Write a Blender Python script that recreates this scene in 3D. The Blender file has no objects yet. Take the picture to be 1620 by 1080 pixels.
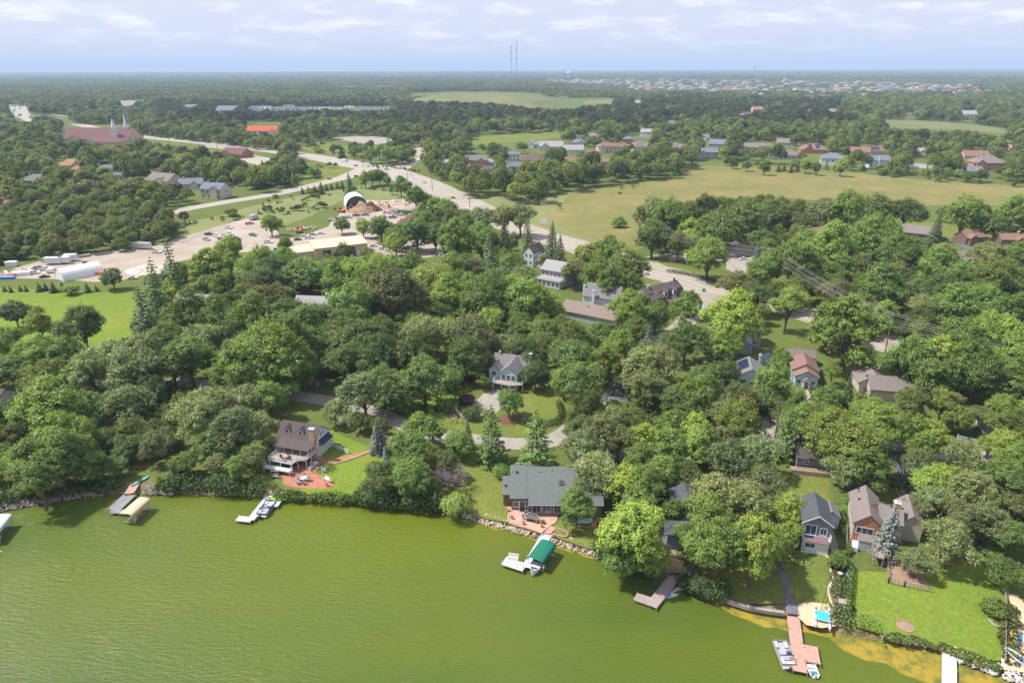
import bpy, math, random
import numpy as np
from mathutils import Vector, Matrix
from mathutils.geometry import tessellate_polygon

# ------------------------------------------------------------------ camera
S = bpy.context.scene
COL = S.collection
R = math.radians
CAM_H = 80.0
FPX = 1080.0                       # focal length in photo pixels (1620 wide, 24 mm)
PITCH, ROLL = R(21.78), R(0.18)
_f = Vector((0, math.cos(PITCH), -math.sin(PITCH)))
_r0 = Vector((1, 0, 0))
_u0 = Vector((0, math.sin(PITCH), math.cos(PITCH)))
_r = _r0 * math.cos(ROLL) - _u0 * math.sin(ROLL)
_u = _u0 * math.cos(ROLL) + _r0 * math.sin(ROLL)
cam_d = bpy.data.cameras.new('camera')
cam = bpy.data.objects.new('camera', cam_d)
COL.objects.link(cam)
cam_d.sensor_width = 36.0
cam_d.lens = 24.0
cam_d.clip_start = 1.0
cam_d.clip_end = 90000.0
m3 = Matrix((_r, _u, -_f)).transposed()
cam.matrix_world = Matrix.Translation((0, 0, CAM_H)) @ m3.to_4x4()
S.camera = cam

# ------------------------------------------------------------------ sky, sun, exposure
SUN_EL, SUN_DIR = R(56), Vector((-1.0, 0.10, 0)).normalized()   # horizontal direction towards the sun
W = bpy.data.worlds.new("World")
S.world = W
W.use_nodes = True
nt = W.node_tree
nt.nodes.clear()
N = nt.nodes.new
wo = N('ShaderNodeOutputWorld'); bg = N('ShaderNodeBackground'); sky = N('ShaderNodeTexSky')
sky.sky_type = 'NISHITA'; sky.sun_disc = False
sky.sun_elevation = SUN_EL; sky.sun_rotation = math.atan2(SUN_DIR.x, SUN_DIR.y)
sky.air_density = 1.0; sky.dust_density = 1.6; sky.ozone_density = 1.5
tc = N('ShaderNodeTexCoord'); sp = N('ShaderNodeSeparateXYZ')
nt.links.new(tc.outputs['Generated'], sp.inputs[0])
# cloud layer: direction projected on a plane overhead
mx = N('ShaderNodeMath'); mx.operation = 'MAXIMUM'; mx.inputs[1].default_value = 0.0
ad = N('ShaderNodeMath'); ad.operation = 'ADD'; ad.inputs[1].default_value = 0.17
nt.links.new(sp.outputs['Z'], mx.inputs[0]); nt.links.new(mx.outputs[0], ad.inputs[0])
dx = N('ShaderNodeMath'); dx.operation = 'DIVIDE'; dy = N('ShaderNodeMath'); dy.operation = 'DIVIDE'
nt.links.new(sp.outputs['X'], dx.inputs[0]); nt.links.new(ad.outputs[0], dx.inputs[1])
nt.links.new(sp.outputs['Y'], dy.inputs[0]); nt.links.new(ad.outputs[0], dy.inputs[1])
cb = N('ShaderNodeCombineXYZ')
nt.links.new(dx.outputs[0], cb.inputs[0]); nt.links.new(dy.outputs[0], cb.inputs[1])
n1 = N('ShaderNodeTexNoise'); n1.inputs['Scale'].default_value = 2.6; n1.inputs['Detail'].default_value = 7
n1.inputs['Roughness'].default_value = 0.62; n1.inputs['Distortion'].default_value = 0.1
nt.links.new(cb.outputs[0], n1.inputs['Vector'])
cr = N('ShaderNodeMapRange'); cr.interpolation_type = 'SMOOTHSTEP'
cr.inputs['From Min'].default_value = 0.47; cr.inputs['From Max'].default_value = 0.66
nt.links.new(n1.outputs['Fac'], cr.inputs['Value'])
hz = N('ShaderNodeMapRange'); hz.inputs['From Min'].default_value = 0.008; hz.inputs['From Max'].default_value = 0.045
nt.links.new(sp.outputs['Z'], hz.inputs['Value'])
cm = N('ShaderNodeMath'); cm.operation = 'MULTIPLY'
nt.links.new(cr.outputs[0], cm.inputs[0]); nt.links.new(hz.outputs[0], cm.inputs[1])
cm2 = N('ShaderNodeMath'); cm2.operation = 'MULTIPLY'; cm2.inputs[1].default_value = 0.52
nt.links.new(cm.outputs[0], cm2.inputs[0])
veil = N('ShaderNodeMix'); veil.data_type = 'RGBA'; veil.inputs[0].default_value = 0.80
veil.inputs[7].default_value = (5.1, 5.2, 6.2, 1)          # thin high veil over the blue
nt.links.new(sky.outputs[0], veil.inputs[6])
mixc = N('ShaderNodeMix'); mixc.data_type = 'RGBA'
mixc.inputs[7].default_value = (8.3, 8.1, 8.7, 1)
nt.links.new(cm2.outputs[0], mixc.inputs[0]); nt.links.new(veil.outputs[2], mixc.inputs[6])
nt.links.new(mixc.outputs[2], bg.inputs[0])
bg.inputs[1].default_value = 0.112
nt.links.new(bg.outputs[0], wo.inputs[0])

sd = bpy.data.lights.new('sun', 'SUN'); sd.energy = 5.0; sd.angle = R(0.5); sd.color = (1.0, 0.945, 0.86)
so = bpy.data.objects.new('sun', sd); COL.objects.link(so)
sv = Vector((SUN_DIR.x * math.cos(SUN_EL), SUN_DIR.y * math.cos(SUN_EL), math.sin(SUN_EL)))
so.rotation_euler = sv.to_track_quat('Z', 'Y').to_euler(); so.location = (0, 0, 300)
S.view_settings.view_transform = 'Standard'; S.view_settings.look = 'None'
S.view_settings.exposure = 0.55; S.view_settings.gamma = 1.0
S.view_settings.use_curve_mapping = False
S.cycles.max_bounces = 5; S.cycles.diffuse_bounces = 4; S.cycles.glossy_bounces = 2
S.cycles.transmission_bounces = 3; S.cycles.transparent_max_bounces = 6; S.cycles.volume_bounces = 0
S.cycles.use_denoising = True
S.cycles.caustics_reflective = False; S.cycles.caustics_refractive = False

# ------------------------------------------------------------------ mapping from the survey of the photo to the ground
HAZE = 0.000105
GZ = 1.0                            # level of the land above the lake
def P(px, py, z=GZ):
    d = _f * FPX + _r * (px - 810.0) + _u * (540.0 - py)
    if d.z > -1.2: d.z = -1.2
    t = (z - CAM_H) / d.z
    return Vector((d.x * t, d.y * t, z))
def proj(x, y, z):
    v = Vector((x, y, z - CAM_H)); dp = v.dot(_f)
    return 810 + FPX * v.dot(_r) / dp, 540 - FPX * v.dot(_u) / dp
def scale_at(px, py, z=GZ):
    return FPX / (P(px, py, z) - Vector((0, 0, CAM_H))).dot(_f)
def top_z(px, pytop, base):
    """height of the point above BASE that the photo shows at row pytop"""
    dy = _f * FPX + _r * (px - 810.0) + _u * (540.0 - pytop)
    return CAM_H + dy.z * base.y / dy.y

# ------------------------------------------------------------------ materials
MATS = {}
def mat(name, col, rough=0.85, var=0.12, scale=1.0, col2=None, bump=0.0, bscale=None, spec=0.3, metal=0.0,
        objcol=False, detail=4, contrast=None, wpos=False):
    if name in MATS: return MATS[name]
    m = bpy.data.materials.new(name); m.use_nodes = True; t = m.node_tree; n = t.nodes.new
    b = t.nodes['Principled BSDF']
    b.inputs['Roughness'].default_value = rough
    b.inputs['Specular IOR Level'].default_value = spec
    b.inputs['Metallic'].default_value = metal
    c = tuple(col) + (1,)
    if wpos:
        g = n('ShaderNodeNewGeometry'); vec = g.outputs['Position']
    else:
        g = n('ShaderNodeTexCoord'); vec = g.outputs['Object']
    no = n('ShaderNodeTexNoise'); no.inputs['Scale'].default_value = scale; no.inputs['Detail'].default_value = detail
    no.inputs['Roughness'].default_value = 0.6
    t.links.new(vec, no.inputs['Vector'])
    mr = n('ShaderNodeMapRange')
    lo, hi = contrast or (0.3, 0.7)
    mr.inputs['From Min'].default_value = lo; mr.inputs['From Max'].default_value = hi
    t.links.new(no.outputs['Fac'], mr.inputs['Value'])
    mi = n('ShaderNodeMix'); mi.data_type = 'RGBA'
    if col2 is None:
        mi.inputs[6].default_value = tuple(x * (1 - var) for x in col) + (1,)
        mi.inputs[7].default_value = tuple(min(1, x * (1 + var)) for x in col) + (1,)
    else:
        mi.inputs[6].default_value = c; mi.inputs[7].default_value = tuple(col2) + (1,)
    t.links.new(mr.outputs[0], mi.inputs[0])
    out = mi.outputs[2]
    if objcol:
        oi = n('ShaderNodeObjectInfo'); mu = n('ShaderNodeMix'); mu.data_type = 'RGBA'; mu.blend_type = 'MULTIPLY'
        mu.inputs[0].default_value = 1
        t.links.new(oi.outputs['Color'], mu.inputs[6]); t.links.new(out, mu.inputs[7]); out = mu.outputs[2]
    t.links.new(out, b.inputs['Base Color'])
    if bump:
        nb = n('ShaderNodeTexNoise'); nb.inputs['Scale'].default_value = bscale or scale * 6; nb.inputs['Detail'].default_value = 4
        t.links.new(vec, nb.inputs['Vector'])
        bp = n('ShaderNodeBump'); bp.inputs['Strength'].default_value = 0.6; bp.inputs['Distance'].default_value = bump
        t.links.new(nb.outputs['Fac'], bp.inputs['Height']); t.links.new(bp.outputs[0], b.inputs['Normal'])
    MATS[name] = m
    return m

def siding(name, col, pitch=0.18, rough=0.6, vertical=False):
    """painted boards: thin recessed joints as relief, a little weathering as colour"""
    if name in MATS: return MATS[name]
    m = mat(name, col, rough=rough, var=0.05, scale=0.8)
    t = m.node_tree; n = t.nodes.new; b = t.nodes['Principled BSDF']
    g = n('ShaderNodeTexCoord'); s = n('ShaderNodeSeparateXYZ'); t.links.new(g.outputs['Object'], s.inputs[0])
    f = n('ShaderNodeMath'); f.operation = 'PINGPONG'; f.inputs[1].default_value = pitch
    if vertical:
        a = n('ShaderNodeMath'); a.operation = 'ADD'; t.links.new(s.outputs['X'], a.inputs[0]); t.links.new(s.outputs['Y'], a.inputs[1])
        t.links.new(a.outputs[0], f.inputs[0])
    else: t.links.new(s.outputs['Z'], f.inputs[0])
    bp = n('ShaderNodeBump'); bp.inputs['Distance'].default_value = 0.25; bp.inputs['Strength'].default_value = 0.5
    t.links.new(f.outputs[0], bp.inputs['Height']); t.links.new(bp.outputs[0], b.inputs['Normal'])
    return m

def roofing(name, col, col2=None):
    return mat(name, col, rough=0.95, var=0.16, scale=2.2, col2=col2, bump=0.05, bscale=9, spec=0.1, detail=8)

def leafmat(name, gloss=0.45, trans=0.36, rough=0.5, far=False):
    m = bpy.data.materials.new(name); m.use_nodes = True; t = m.node_tree; n = t.nodes.new; L = t.links.new
    b = t.nodes['Principled BSDF']; b.inputs['Roughness'].default_value = rough
    b.inputs['Specular IOR Level'].default_value = gloss
    oi = n('ShaderNodeObjectInfo')
    if far:
        rp = n('ShaderNodeValToRGB'); rp.color_ramp.interpolation = 'LINEAR'
        e = rp.color_ramp.elements
        cols = [(0.0, (0.092, 0.125, 0.036)), (0.2, (0.118, 0.160, 0.038)), (0.4, (0.155, 0.205, 0.046)), (0.55, (0.190, 0.240, 0.052)),
                (0.7, (0.175, 0.200, 0.095)), (0.85, (0.245, 0.290, 0.065)), (1.0, (0.070, 0.105, 0.048))]
        if far != True: cols = [(q_, tuple(v * far for v in c_)) for q_, c_ in cols]
        e[0].position = 0; e[0].color = cols[0][1] + (1,); e[1].position = 1; e[1].color = cols[-1][1] + (1,)
        for p_, c_ in cols[1:-1]:
            q = e.new(p_); q.color = c_ + (1,)
        L(oi.outputs['Random'], rp.inputs[0]); base = rp.outputs[0]
    else: base = oi.outputs['Color']
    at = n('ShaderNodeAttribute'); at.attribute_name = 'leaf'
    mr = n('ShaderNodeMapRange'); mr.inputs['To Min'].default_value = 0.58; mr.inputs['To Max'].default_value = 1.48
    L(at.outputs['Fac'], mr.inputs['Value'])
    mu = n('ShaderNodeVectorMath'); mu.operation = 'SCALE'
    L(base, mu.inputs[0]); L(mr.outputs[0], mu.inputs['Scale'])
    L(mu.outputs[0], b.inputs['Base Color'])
    tr = n('ShaderNodeBsdfTranslucent')
    mt = n('ShaderNodeVectorMath'); mt.operation = 'MULTIPLY'; mt.inputs[1].default_value = (1.25, 1.35, 0.6)
    L(mu.outputs[0], mt.inputs[0]); L(mt.outputs[0], tr.inputs[0])
    ms = n('ShaderNodeMixShader'); ms.inputs[0].default_value = trans
    L(b.outputs[0], ms.inputs[1]); L(tr.outputs[0], ms.inputs[2])
    L(ms.outputs[0], t.nodes['Material Output'].inputs[0])
    return m

# ------------------------------------------------------------------ object helpers
def link(o, parent=None):
    COL.objects.link(o)
    if parent is not None: o.parent = parent
    return o
def tag(o, label=None, cat=None, group=None, kind=None):
    if label: o['label'] = label
    if cat: o['category'] = cat
    if group: o['group'] = group
    if kind: o['kind'] = kind
    return o
def thing(name, label, cat, loc=(0, 0, 0), rz=0.0, group=None):
    o = bpy.data.objects.new(name, None); COL.objects.link(o)
    o.location = loc; o.rotation_euler = (0, 0, rz); o.empty_display_size = 0.5
    return tag(o, label, cat, group)
def dup(root, loc, rz, label=None, group=None, cols=None, scale=None):
    r = root.copy(); COL.objects.link(r); r.location = loc; r.rotation_euler = (0, 0, rz)
    if scale: r.scale = (scale,) * 3
    if label: r['label'] = label
    if group: r['group'] = group
    for ch in list(root.children):
        c = ch.copy(); COL.objects.link(c); c.parent = r
        if cols and c.name.split('.')[0] in cols: c.color = cols[c.name.split('.')[0]]
        for g in ch.children:
            d = g.copy(); COL.objects.link(d); d.parent = c
    return r

class MB:
    def __init__(s): s.v = []; s.f = []
    def add(s, vs, fs):
        o = len(s.v); s.v += [tuple(v) for v in vs]; s.f += [tuple(i + o for i in f) for f in fs]; return s
    def box(s, x0, x1, y0, y1, z0, z1, rz=0.0, c=None):
        vs = [(x, y, z) for z in (z0, z1) for x, y in ((x0, y0), (x1, y0), (x1, y1), (x0, y1))]
        if rz:
            c = c or ((x0 + x1) / 2, (y0 + y1) / 2); cs, sn = math.cos(rz), math.sin(rz)
            vs = [(c[0] + (x - c[0]) * cs - (y - c[1]) * sn, c[1] + (x - c[0]) * sn + (y - c[1]) * cs, z) for x, y, z in vs]
        return s.add(vs, [(0, 3, 2, 1), (4, 5, 6, 7), (0, 1, 5, 4), (1, 2, 6, 5), (2, 3, 7, 6), (3, 0, 4, 7)])
    def prism(s, poly, z0, z1):
        n = len(poly)
        a = sum(poly[i][0] * poly[(i + 1) % n][1] - poly[(i + 1) % n][0] * poly[i][1] for i in range(n))
        if a < 0: poly = poly[::-1]
        vs = [(p[0], p[1], z0) for p in poly] + [(p[0], p[1], z1) for p in poly]
        return s.add(vs, [tuple(range(n - 1, -1, -1)), tuple(range(n, 2 * n))] + [(i, (i + 1) % n, n + (i + 1) % n, n + i) for i in range(n)])
    def slab(s, q, t):
        """thick sheet: polygon q (3D, ccw from above) and the same lowered by t"""
        n = len(q)
        vs = [tuple(p) for p in q] + [(p[0], p[1], p[2] - t) for p in q]
        return s.add(vs, [tuple(range(n)), tuple(range(2 * n - 1, n - 1, -1))] + [((i + 1) % n, i, n + i, n + (i + 1) % n) for i in range(n)])
    def tube(s, p, q, r1, r2=None, n=6, cap=True):
        p, q = Vector(p), Vector(q); r2 = r1 if r2 is None else r2
        d = (q - p)
        if d.length < 1e-6: return s
        d.normalize(); a = d.orthogonal().normalized(); b = d.cross(a)
        vs = []
        for c, r in ((p, r1), (q, r2)):
            for i in range(n):
                th = 2 * math.pi * i / n; vs.append(tuple(c + (a * math.cos(th) + b * math.sin(th)) * r))
        fs = [(i, (i + 1) % n, n + (i + 1) % n, n + i) for i in range(n)]
        if cap: fs += [tuple(range(n - 1, -1, -1)), tuple(range(n, 2 * n))]
        return s.add(vs, fs)
    def path(s, pts, r1, r2, n=6):
        k = len(pts) - 1
        for i in range(k):
            s.tube(pts[i], pts[i + 1], r1 + (r2 - r1) * i / k, r1 + (r2 - r1) * (i + 1) / k, n)
        return s
    def mesh(s, name, m):
        me = bpy.data.meshes.new(name); me.from_pydata(s.v, [], s.f); me.materials.append(m); me.update(); return me
    def build(s, name, m, parent=None, label=None, kind=None):
        o = bpy.data.objects.new(name, s.mesh(name, m)); link(o, parent)
        if label: o['label'] = label
        if kind: o['kind'] = kind
        return o

def sheet(name, pts, z, m, kind='structure', label=None, cat=None):
    """flat ground sheet from world points (x, y)"""
    vs = [Vector((p[0], p[1], 0)) for p in pts]
    tris = tessellate_polygon([vs])
    me = bpy.data.meshes.new(name)
    fs = []
    for t in tris:
        a, b, c = (vs[i] for i in t)
        if (b - a).cross(c - a).z < 0: t = (t[0], t[2], t[1])
        if abs((b - a).cross(c - a).z) > 1e-9: fs.append(t)
    me.from_pydata([(p.x, p.y, z) for p in vs], [], fs); me.materials.append(m); me.update()
    o = link(bpy.data.objects.new(name, me)); tag(o, label, cat, None, kind); return o
def rough_edge(pts, step, amp, seed, closed=True):
    """a world polygon with its long edges broken up"""
    rg = random.Random(seed); out = []
    n = len(pts)
    for i in range(n if closed else n - 1):
        a, b = Vector(pts[i][:2]), Vector(pts[(i + 1) % n][:2]); L = (b - a).length
        k = max(1, min(60, int(L / step))); nn = Vector((-(b - a).y, (b - a).x)); nn = nn.normalized() if L > 0 else nn
        for j in range(k):
            p = a.lerp(b, j / k)
            if j: p = p + nn * rg.uniform(-amp, amp)
            out.append((p.x, p.y))
    if not closed: out.append(tuple(pts[-1][:2]))
    return out
def pxsheet(name, pix, dz, m, rough=0, step=3, kind='structure', label=None, cat=None, z=GZ):
    pts = [P(x, y, z) for x, y in pix]
    if rough: pts = rough_edge(pts, step, rough, len(pix) * 7 + int(pix[0][0]))
    return sheet(name, [(p[0], p[1]) for p in pts], z + dz, m, kind, label, cat)
def ribbon(name, pix, width, dz, m, kind='structure', z=GZ):
    """road or path of even width along a centreline given in survey pixels; width may be a list"""
    c = [P(x, y, z) for x, y in pix]
    # smooth (Catmull-Rom)
    q = []
    for i in range(len(c) - 1):
        p0, p1, p2, p3 = c[max(0, i - 1)], c[i], c[i + 1], c[min(len(c) - 1, i + 2)]
        for k in range(6):
            t = k / 6
            q.append(0.5 * ((2 * p1) + (p2 - p0) * t + (2 * p0 - 5 * p1 + 4 * p2 - p3) * t * t + (3 * p1 - p0 - 3 * p2 + p3) * t ** 3))
    q.append(c[-1]); n = len(q)
    ws = [width] * n if not isinstance(width, (list, tuple)) else [np.interp(i / (n - 1) * (len(width) - 1), range(len(width)), width) for i in range(n)]
    vs, fs = [], []
    for i in range(n):
        d = (q[min(n - 1, i + 1)] - q[max(0, i - 1)]); d.z = 0; d.normalize(); nn = Vector((-d.y, d.x, 0))
        for sgn in (0.5, -0.5):
            p = q[i] + nn * ws[i] * sgn; vs.append((p.x, p.y, z + dz))
    for i in range(n - 1): fs.append((2 * i + 1, 2 * i + 3, 2 * i + 2, 2 * i))
    me = bpy.data.meshes.new(name); me.from_pydata(vs, [], fs); me.materials.append(m); me.update()
    o = link(bpy.data.objects.new(name, me)); tag(o, kind=kind); o['_q'] = 0; del o['_q']
    return o, q
def inpoly(x, y, poly):
    c = False; n = len(poly); j = n - 1
    for i in range(n):
        xi, yi = poly[i]; xj, yj = poly[j]
        if (yi > y) != (yj > y) and x < (xj - xi) * (y - yi) / (yj - yi) + xi: c = not c
        j = i
    return c
# ------------------------------------------------------------------ the setting: lake, land, roads, fields
def water_mat():
    m = bpy.data.materials.new('lake_water'); m.use_nodes = True; t = m.node_tree; n = t.nodes.new; L = t.links.new
    b = t.nodes['Principled BSDF']; b.inputs['Roughness'].default_value = 0.07; b.inputs['IOR'].default_value = 1.33
    b.inputs['Specular IOR Level'].default_value = 0.42
    g = n('ShaderNodeNewGeometry')
    mp = n('ShaderNodeMapping'); mp.inputs['Scale'].default_value = (0.006, 0.016, 1); mp.inputs['Rotation'].default_value = (0, 0, 0.35)
    L(g.outputs['Position'], mp.inputs[0])
    a = n('ShaderNodeTexNoise'); a.inputs['Scale'].default_value = 1.6; a.inputs['Detail'].default_value = 6; L(mp.outputs[0], a.inputs['Vector'])
    r = n('ShaderNodeValToRGB'); e = r.color_ramp.elements
    e[0].position = 0.34; e[0].color = (0.062, 0.098, 0.015, 1); e[1].position = 0.70; e[1].color = (0.106, 0.132, 0.009, 1)
    L(a.outputs['Fac'], r.inputs[0]); L(r.outputs[0], b.inputs['Base Color'])
    m2 = n('ShaderNodeMapping'); m2.inputs['Scale'].default_value = (0.55, 1.5, 1); m2.inputs['Rotation'].default_value = (0, 0, 0.42)
    L(g.outputs['Position'], m2.inputs[0])
    w = n('ShaderNodeTexNoise'); w.inputs['Scale'].default_value = 1.25; w.inputs['Detail'].default_value = 5; w.inputs['Roughness'].default_value = 0.55
    w.inputs['Distortion'].default_value = 0.4
    L(m2.outputs[0], w.inputs['Vector'])
    bp = n('ShaderNodeBump'); bp.inputs['Strength'].default_value = 1.0; bp.inputs['Distance'].default_value = 0.30
    L(w.outputs['Fac'], bp.inputs['Height']); L(bp.outputs[0], b.inputs['Normal'])
    return m

def grassmat(name, a, b_, c_, s1=0.02, s2=0.35):
    """mown or rough grass: broad patches, small tufts"""
    m = bpy.data.materials.new(name); m.use_nodes = True; t = m.node_tree; n = t.nodes.new; L = t.links.new
    b = t.nodes['Principled BSDF']; b.inputs['Roughness'].default_value = 0.95; b.inputs['Specular IOR Level'].default_value = 0.1
    g = n('ShaderNodeNewGeometry')
    x = n('ShaderNodeTexNoise'); x.inputs['Scale'].default_value = s1; x.inputs['Detail'].default_value = 8; x.inputs['Roughness'].default_value = 0.62
    L(g.outputs['Position'], x.inputs['Vector'])
    y = n('ShaderNodeTexNoise'); y.inputs['Scale'].default_value = s2; y.inputs['Detail'].default_value = 9; y.inputs['Roughness'].default_value = 0.72
    L(g.outputs['Position'], y.inputs['Vector'])
    r1 = n('ShaderNodeMapRange'); r1.inputs['From Min'].default_value = .36; r1.inputs['From Max'].default_value = .64; L(x.outputs['Fac'], r1.inputs['Value'])
    r2 = n('ShaderNodeMapRange'); r2.inputs['From Min'].default_value = .40; r2.inputs['From Max'].default_value = .70; L(y.outputs['Fac'], r2.inputs['Value'])
    i = n('ShaderNodeMix'); i.data_type = 'RGBA'; i.inputs[6].default_value = a + (1,); i.inputs[7].default_value = b_ + (1,)
    L(r1.outputs[0], i.inputs[0])
    k = n('ShaderNodeMix'); k.data_type = 'RGBA'; L(i.outputs[2], k.inputs[6]); k.inputs[7].default_value = c_ + (1,)
    h = n('ShaderNodeMath'); h.operation = 'MULTIPLY'; h.inputs[1].default_value = 0.6; L(r2.outputs[0], h.inputs[0]); L(h.outputs[0], k.inputs[0])
    z = n('ShaderNodeTexNoise'); z.inputs['Scale'].default_value = 1.7; z.inputs['Detail'].default_value = 6; z.inputs['Roughness'].default_value = 0.75
    L(g.outputs['Position'], z.inputs['Vector']); r3 = n('ShaderNodeMapRange'); r3.inputs['From Min'].default_value = .3; r3.inputs['From Max'].default_value = .7; r3.inputs['To Min'].default_value = .66; r3.inputs['To Max'].default_value = 1.3
    L(z.outputs['Fac'], r3.inputs['Value']); sc = n('ShaderNodeVectorMath'); sc.operation = 'SCALE'; L(k.outputs[2], sc.inputs[0]); L(r3.outputs[0], sc.inputs['Scale'])
    L(sc.outputs[0], b.inputs['Base Color'])
    bp = n('ShaderNodeBump'); bp.inputs['Strength'].default_value = 0.7; bp.inputs['Distance'].default_value = 0.15
    L(y.outputs['Fac'], bp.inputs['Height']); L(bp.outputs[0], b.inputs['Normal'])
    return m

M_water = water_mat()
M_ground = grassmat('rough_grass', (0.080, 0.120, 0.026), (0.110, 0.150, 0.030), (0.100, 0.085, 0.045))
M_lawn = grassmat('mown_lawn', (0.098, 0.145, 0.026), (0.145, 0.180, 0.034), (0.165, 0.140, 0.055), 0.06, 0.8)
M_lawn2 = grassmat('bright_lawn', (0.110, 0.180, 0.020), (0.155, 0.220, 0.026), (0.170, 0.175, 0.045), 0.03, 0.5)
M_meadow = grassmat('golden_meadow', (0.140, 0.152, 0.045), (0.240, 0.190, 0.080), (0.100, 0.125, 0.038), 0.020, 0.13)
M_reeds = grassmat('reed_bed', (0.125, 0.175, 0.050), (0.175, 0.195, 0.075), (0.230, 0.195, 0.110), 0.035, 0.22)
M_hill = grassmat('hill_grass', (0.125, 0.150, 0.058), (0.195, 0.185, 0.085), (0.085, 0.115, 0.045), 0.02, 0.05)
M_road = mat('concrete_road', (0.31, 0.28, 0.245), rough=0.9, var=0.10, scale=0.12, wpos=True, bump=0.01, bscale=6, detail=8)
M_lane = mat('pale_asphalt_lane', (0.27, 0.243, 0.215), rough=0.95, var=0.16, scale=0.25, wpos=True, detail=8)
M_asph = mat('dark_asphalt', (0.11, 0.115, 0.135), rough=0.9, var=0.2, scale=0.4, wpos=True, detail=6)
M_gravel = mat('yard_gravel', (0.26, 0.215, 0.17), rough=1, scale=0.06, col2=(0.37, 0.315, 0.27), wpos=True, bump=0.05, bscale=2, detail=10)
M_soil = mat('soil_bed', (0.13, 0.07, 0.045), rough=1, var=0.35, scale=0.9, wpos=True, bump=0.05, detail=8)
M_mulch = mat('leaf_litter', (0.19, 0.125, 0.085), rough=1, scale=0.5, col2=(0.30, 0.21, 0.15), wpos=True, detail=8)
M_sand = mat('beach_sand', (0.50, 0.38, 0.25), rough=1, var=0.15, scale=0.7, wpos=True, detail=8)
M_paver = mat('pink_pavers', (0.42, 0.27, 0.21), rough=0.9, var=0.16, scale=1.2, wpos=True, detail=8)
M_brickp = mat('red_brick_paving', (0.33, 0.145, 0.095), rough=0.9, var=0.22, scale=1.0, wpos=True, detail=8)
M_algae = mat('floating_algae', (0.115, 0.125, 0.022), rough=0.8, scale=0.5, col2=(0.27, 0.20, 0.022), wpos=True, detail=14, contrast=(0.40, 0.56), bump=.04, bscale=3)
M_bank = mat('bank_earth', (0.16, 0.13, 0.07), rough=1, var=0.3, scale=0.6, wpos=True, detail=6)
M_line = mat('yellow_road_paint', (0.50, 0.33, 0.10), rough=0.8, var=0.1)
M_wline = mat('white_road_paint', (0.72, 0.70, 0.66), rough=0.8, var=0.1)
M_stone = mat('limestone', (0.46, 0.40, 0.31), rough=0.95, var=0.35, scale=0.35, wpos=True, detail=4)

SHORE = [(-260, 838), (-60, 814), (0, 806), (60, 795), (120, 784), (170, 781), (205, 778), (240, 778), (300, 780), (345, 782), (400, 784), (440, 786), (470, 789),
         (520, 792), (565, 794), (610, 800), (650, 803), (700, 804), (735, 812), (770, 826), (800, 834), (830, 841), (870, 854), (910, 866),
         (945, 878), (1000, 895), (1040, 906), (1075, 918), (1100, 934), (1140, 948), (1180, 961), (1220, 972), (1250, 979), (1275, 984), (1300, 990),
         (1330, 1000), (1370, 1009), (1400, 1013), (1440, 1019), (1491, 1029), (1509, 1037), (1550, 1053), (1580, 1063), (1620, 1077), (1700, 1108), (1800, 1150), (2000, 1240)]
sh_w = [P(x, y, 0.0) for x, y in SHORE]
def smooth(pts, k=4):
    q = []
    for i in range(len(pts) - 1):
        p0, p1, p2, p3 = pts[max(0, i - 1)], pts[i], pts[i + 1], pts[min(len(pts) - 1, i + 2)]
        for j in range(k):
            t = j / k
            q.append(0.5 * ((2 * p1) + (p2 - p0) * t + (2 * p0 - 5 * p1 + 4 * p2 - p3) * t * t + (3 * p1 - p0 - 3 * p2 + p3) * t ** 3))
    q.append(pts[-1]); return q
sh_s = smooth(sh_w)
rg = random.Random(5)
sh_s = [p + Vector((0, rg.uniform(-.35, .35), 0)) for p in sh_s]
def shore_offset(d, k=1):
    out = []
    n = len(sh_s)
    for i in range(n):
        t = sh_s[min(n - 1, i + 2)] - sh_s[max(0, i - 2)]; t.z = 0; t.normalize()
        out.append(sh_s[i] + Vector((-t.y, t.x, 0)) * d)      # land side is +y
    return out
FAR = 33000.0
inl = shore_offset(2.2)
x0, x1 = inl[0].x, inl[-1].x
gp = [(p.x, p.y) for p in inl]
gp = [(-FAR * 1.2, inl[0].y - 40), ] + gp + [(FAR * 1.2, inl[-1].y - 60), (FAR * 1.2, FAR), (-FAR * 1.2, FAR)]
sheet('ground', gp, GZ, M_ground)
sheet('lake', [(-3000, -1500), (3000, -1500), (3000, 600), (-3000, 600)] if False else [(-3000, -1500), (3000, -1500), (3000, 330), (-3000, 330)], 0.0, M_water)
# bank between land and water
b_ = MB(); low = shore_offset(-0.9); n_ = len(inl)
vs = []
for i in range(n_):
    vs += [tuple(low[i].xy) + (-0.35,), tuple(sh_s[i].xy) + (0.12,), tuple(shore_offset(0.0)[i].xy) + (0.2,) if False else ((sh_s[i].x + inl[i].x) / 2, (sh_s[i].y + inl[i].y) / 2, 0.62 + rg.uniform(-.08, .08)), (inl[i].x, inl[i].y, GZ)]
fs = []
for i in range(n_ - 1):
    for k in range(3):
        a = 4 * i + k; fs.append((a, a + 4, a + 5, a + 1))
b_.add(vs, fs); b_.build('shore_bank', M_bank, kind='structure')

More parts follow.
